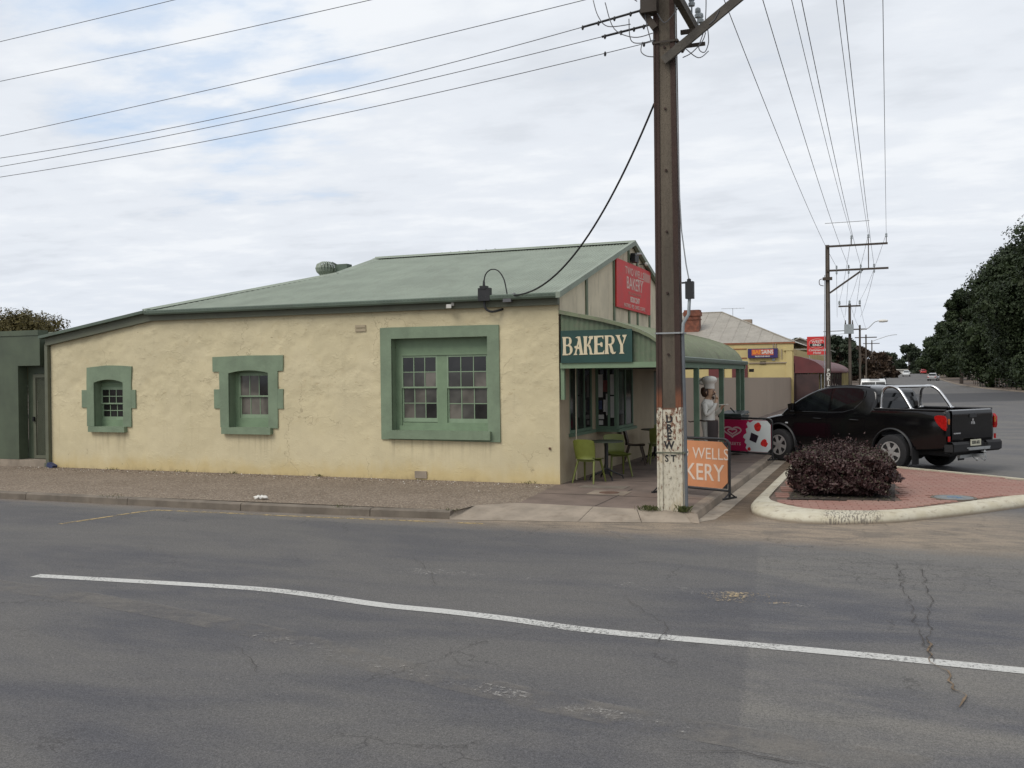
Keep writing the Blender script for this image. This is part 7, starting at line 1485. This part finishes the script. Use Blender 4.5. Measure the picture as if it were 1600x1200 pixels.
for i, (x, y, H, r_, m_, lb) in enumerate(((6.5, 352, 11.5, 5.5, 'gum', 'grey green tree closing the far end of the road'), (-1.5, 360, 9, 5.5, 'gum', 'dark green tree left of the far end of the road'), (13.5, 345, 9.5, 5.5, 'gum', 'dark green tree right of the far end of the road'),
        (-4.4, 186, 6.6, 3.9, 'autumn', 'reddish brown tree behind the far street lamp'), (-8.5, 205, 8.2, 4.6, 'autumn', 'reddish brown tree rising behind the other brown one'), (-1.6, 232, 6.2, 3.6, 'autumn', 'low reddish brown tree next to the road, farthest of the brown ones'),
        (-6.6, 150, 7.6, 3.6, 'gum', 'grey green gum tree behind the transformer pole'), (-13.2, 158, 7.6, 4.2, 'gum', 'grey green gum tree half hidden behind the red hotel sign'), (-10.5, 124, 5.8, 3.0, 'gum', 'low green tree at the end of the maroon verandah'))):
    tree('autumn_tree' if m_ == 'autumn' else 'gum_tree', lb, x, y, H, r_, 1.0 if y < 300 else .5, m_, 9000 if y < 300 else 7000, .22 if y < 200 else .38, 18, 0, 'trees at the far end of the street', 20 + i)
tree('olive_tree', 'olive brown rounded tree behind the dark green building', -47.5, 41, 6.1, 4.4, 1.5, 'olive', 40000, .06, 26, 0, None, 40); tree('olive_tree', 'lower olive tree at the left edge behind the dark green building', -53.5, 43, 5.3, 4.0, 1.5, 'olive', 26000, .065, 20, 0, None, 41)
# fence under the pines
t = thing('roadside_fence', 'thin dark post and wire fence along the verge under the pines', 'fence', (15.5, 100, 0))
prev = None
for y in np.arange(72, 165, 3.0):
    x = far_edge(y) + 2.4; z_ = zg(y) - .14; a = MB(); a.box((x - .05, y - .05, z_), (x + .05, y + .05, z_ + 1.25)); part(a, 'post', 'bark', t)
    if prev:
        a = MB()
        for hz_ in (.4, .8, 1.15): a.bar((prev[0], prev[1], prev[2] + hz_), (x, y, z_ + hz_), .02, .02)
        part(a, 'wire_strand', 'wire', t)
    prev = (x, y, z_)
mb = MB(); ys_ = list(np.arange(62, 300, 6.0)); mb.grid([[(far_edge(y) + p, y, zg(y) + q) for p, q in ((-.10, ZR), (-.08, ZR + .13), (.12, ZR + .14), (.14, -.15))] for y in ys_]); solo(mb, 'far_kerb', 'kerbtop', kind='structure', fixn=False)
# purple leaved bush on the island
t = thing('purple_bush', 'dense rounded bush with dark purple red leaves in the island bed', 'bush', (-.72, 16.75, 0))
def bush_shape(d):
    return 1 + .10 * np.sin(d[:, 0] * 6.1 + 1) * np.cos(d[:, 1] * 5.3) + .07 * np.sin(d[:, 2] * 8 + d[:, 0] * 9) + .05 * np.sin(d[:, 0] * 17 + d[:, 2] * 15)
def bushpts(n, lo, ctr=(-.72, 16.72, .37), ax=(.79, .78, .365)):
    d = rng.normal(size=(n, 3)); d /= np.linalg.norm(d, axis=1)[:, None]; s = np.sign(d) * np.abs(d) ** .72; s /= (np.abs(s) ** 3.2).sum(1)[:, None] ** (1 / 3.2)
    r_ = lo + (1.02 - lo) * rng.uniform(size=n) ** .5; P_ = np.array(ctr) + s * (r_ * bush_shape(d))[:, None] * np.array(ax); N_ = d * .6 + rng.normal(size=(n, 3)) * .8 + np.array([0, 0, .25]); N_ /= np.linalg.norm(N_, axis=1)[:, None]; return P_[P_[:, 2] > .02], N_[P_[:, 2] > .02]
P_, N_ = bushpts(34000, .62); link(leaf_mesh('foliage', P_ - np.array(t.location), N_, .021, 'bush', 1.0, .5), 'foliage', t)
P_, N_ = bushpts(6000, .3); link(leaf_mesh('inner_fill_leaves', P_ - np.array(t.location), N_, .05, 'bush'), 'inner_fill_leaves', t)  # larger leaves added inside so the core of the bush stays dark
P_, N_ = bushpts(2600, .95); P_ = P_ + np.array([0, 0, .03]); link(leaf_mesh('green_shoots', (P_ - np.array(t.location)), N_, .018, 'bushg'), 'green_shoots', t)
a = MB(); tips = []
for i in range(110):
    a_ = random.uniform(0, 6.28); q = random.uniform(.2, .95); top = Vector((-.72 + .84 * q * math.cos(a_), 16.72 + .8 * q * math.sin(a_), .76 - .26 * q ** 3 + random.uniform(-.05, .09))); b0 = Vector((-.70 + .2 * math.cos(a_), 16.72 + .2 * math.sin(a_), 0))
    a.tube([b0, b0.lerp(top, .5) + Vector((0, 0, .08)), top], [.008, .005, .002], 4, cap=False); tips.append(top)
part(a, 'twig', 'bark', t, kind='stuff')
TP = np.array([tuple(random.choice(tips)) for _ in range(1500)]) + rng.normal(size=(1500, 3)) * np.array([.035, .035, .05]); link(leaf_mesh('sprig_leaves', TP - np.array(t.location), rng.normal(size=(1500, 3)), .018, 'bush', 1.0, .4), 'sprig_leaves', t)
LP = np.stack([rng.uniform(-1.5, .08, 700), rng.uniform(15.75, 18.0, 700), rng.uniform(.008, .02, 700)], 1); LN = rng.normal(size=(700, 3)) * .25 + np.array([0, 0, 1]); LN /= np.linalg.norm(LN, axis=1)[:, None]
o = link(leaf_mesh('leaf_litter', LP, LN, .022, 'bushg', 1.0, .5), 'leaf_litter'); props(o, 'dry fallen leaves lying on the soil under the purple bush', 'leaf litter', None, 'stuff')
# weeds
def tuft(label, spots, n, h, name='weed_tuft'):
    a = MB()
    for (x, y, sp) in spots:
        for _ in range(n):
            px_, py_ = random.gauss(x, sp), random.gauss(y, sp * .5); an = random.uniform(0, 6.28); hh = h * random.uniform(.4, 1.2); l_ = random.uniform(.2, .9) * hh; dx, dy = math.cos(an), math.sin(an); w_ = .004
            a.add([(px_ - dy * w_, py_ + dx * w_, 0), (px_ + dy * w_, py_ - dx * w_, 0), (px_ + dx * l_ * .5, py_ + dy * l_ * .5, hh * .7), (px_ + dx * l_, py_ + dy * l_, hh * .85)], [(0, 1, 2), (0, 2, 3)])
    x, y, _ = spots[0]; return solo(a, name, 'grass', label, 'weeds', (x, y, 0), fixn=False)
tuft('green grass tuft growing at the left foot of the tall pole', [(-3.28, 13.76, .09)], 150, .08); tuft('green grass tuft at the right foot of the tall pole', [(-2.78, 13.72, .05)], 110, .10)
tuft('dry weeds growing along the foot of the cream wall', [(-14.2, 16.44, .12), (-12.9, 16.45, .06), (-16.2, 16.45, .1), (-10.8, 16.46, .05), (-15.1, 16.44, .2), (-6.2, 16.46, .08)], 26, .06)
tuft('small weeds in the joint of the side street kerb', [(-12.4, 12.6, .15), (-7.9, 12.64, .1), (-6.1, 12.85, .08)], 22, .05)
bpy.context.view_layer.update()
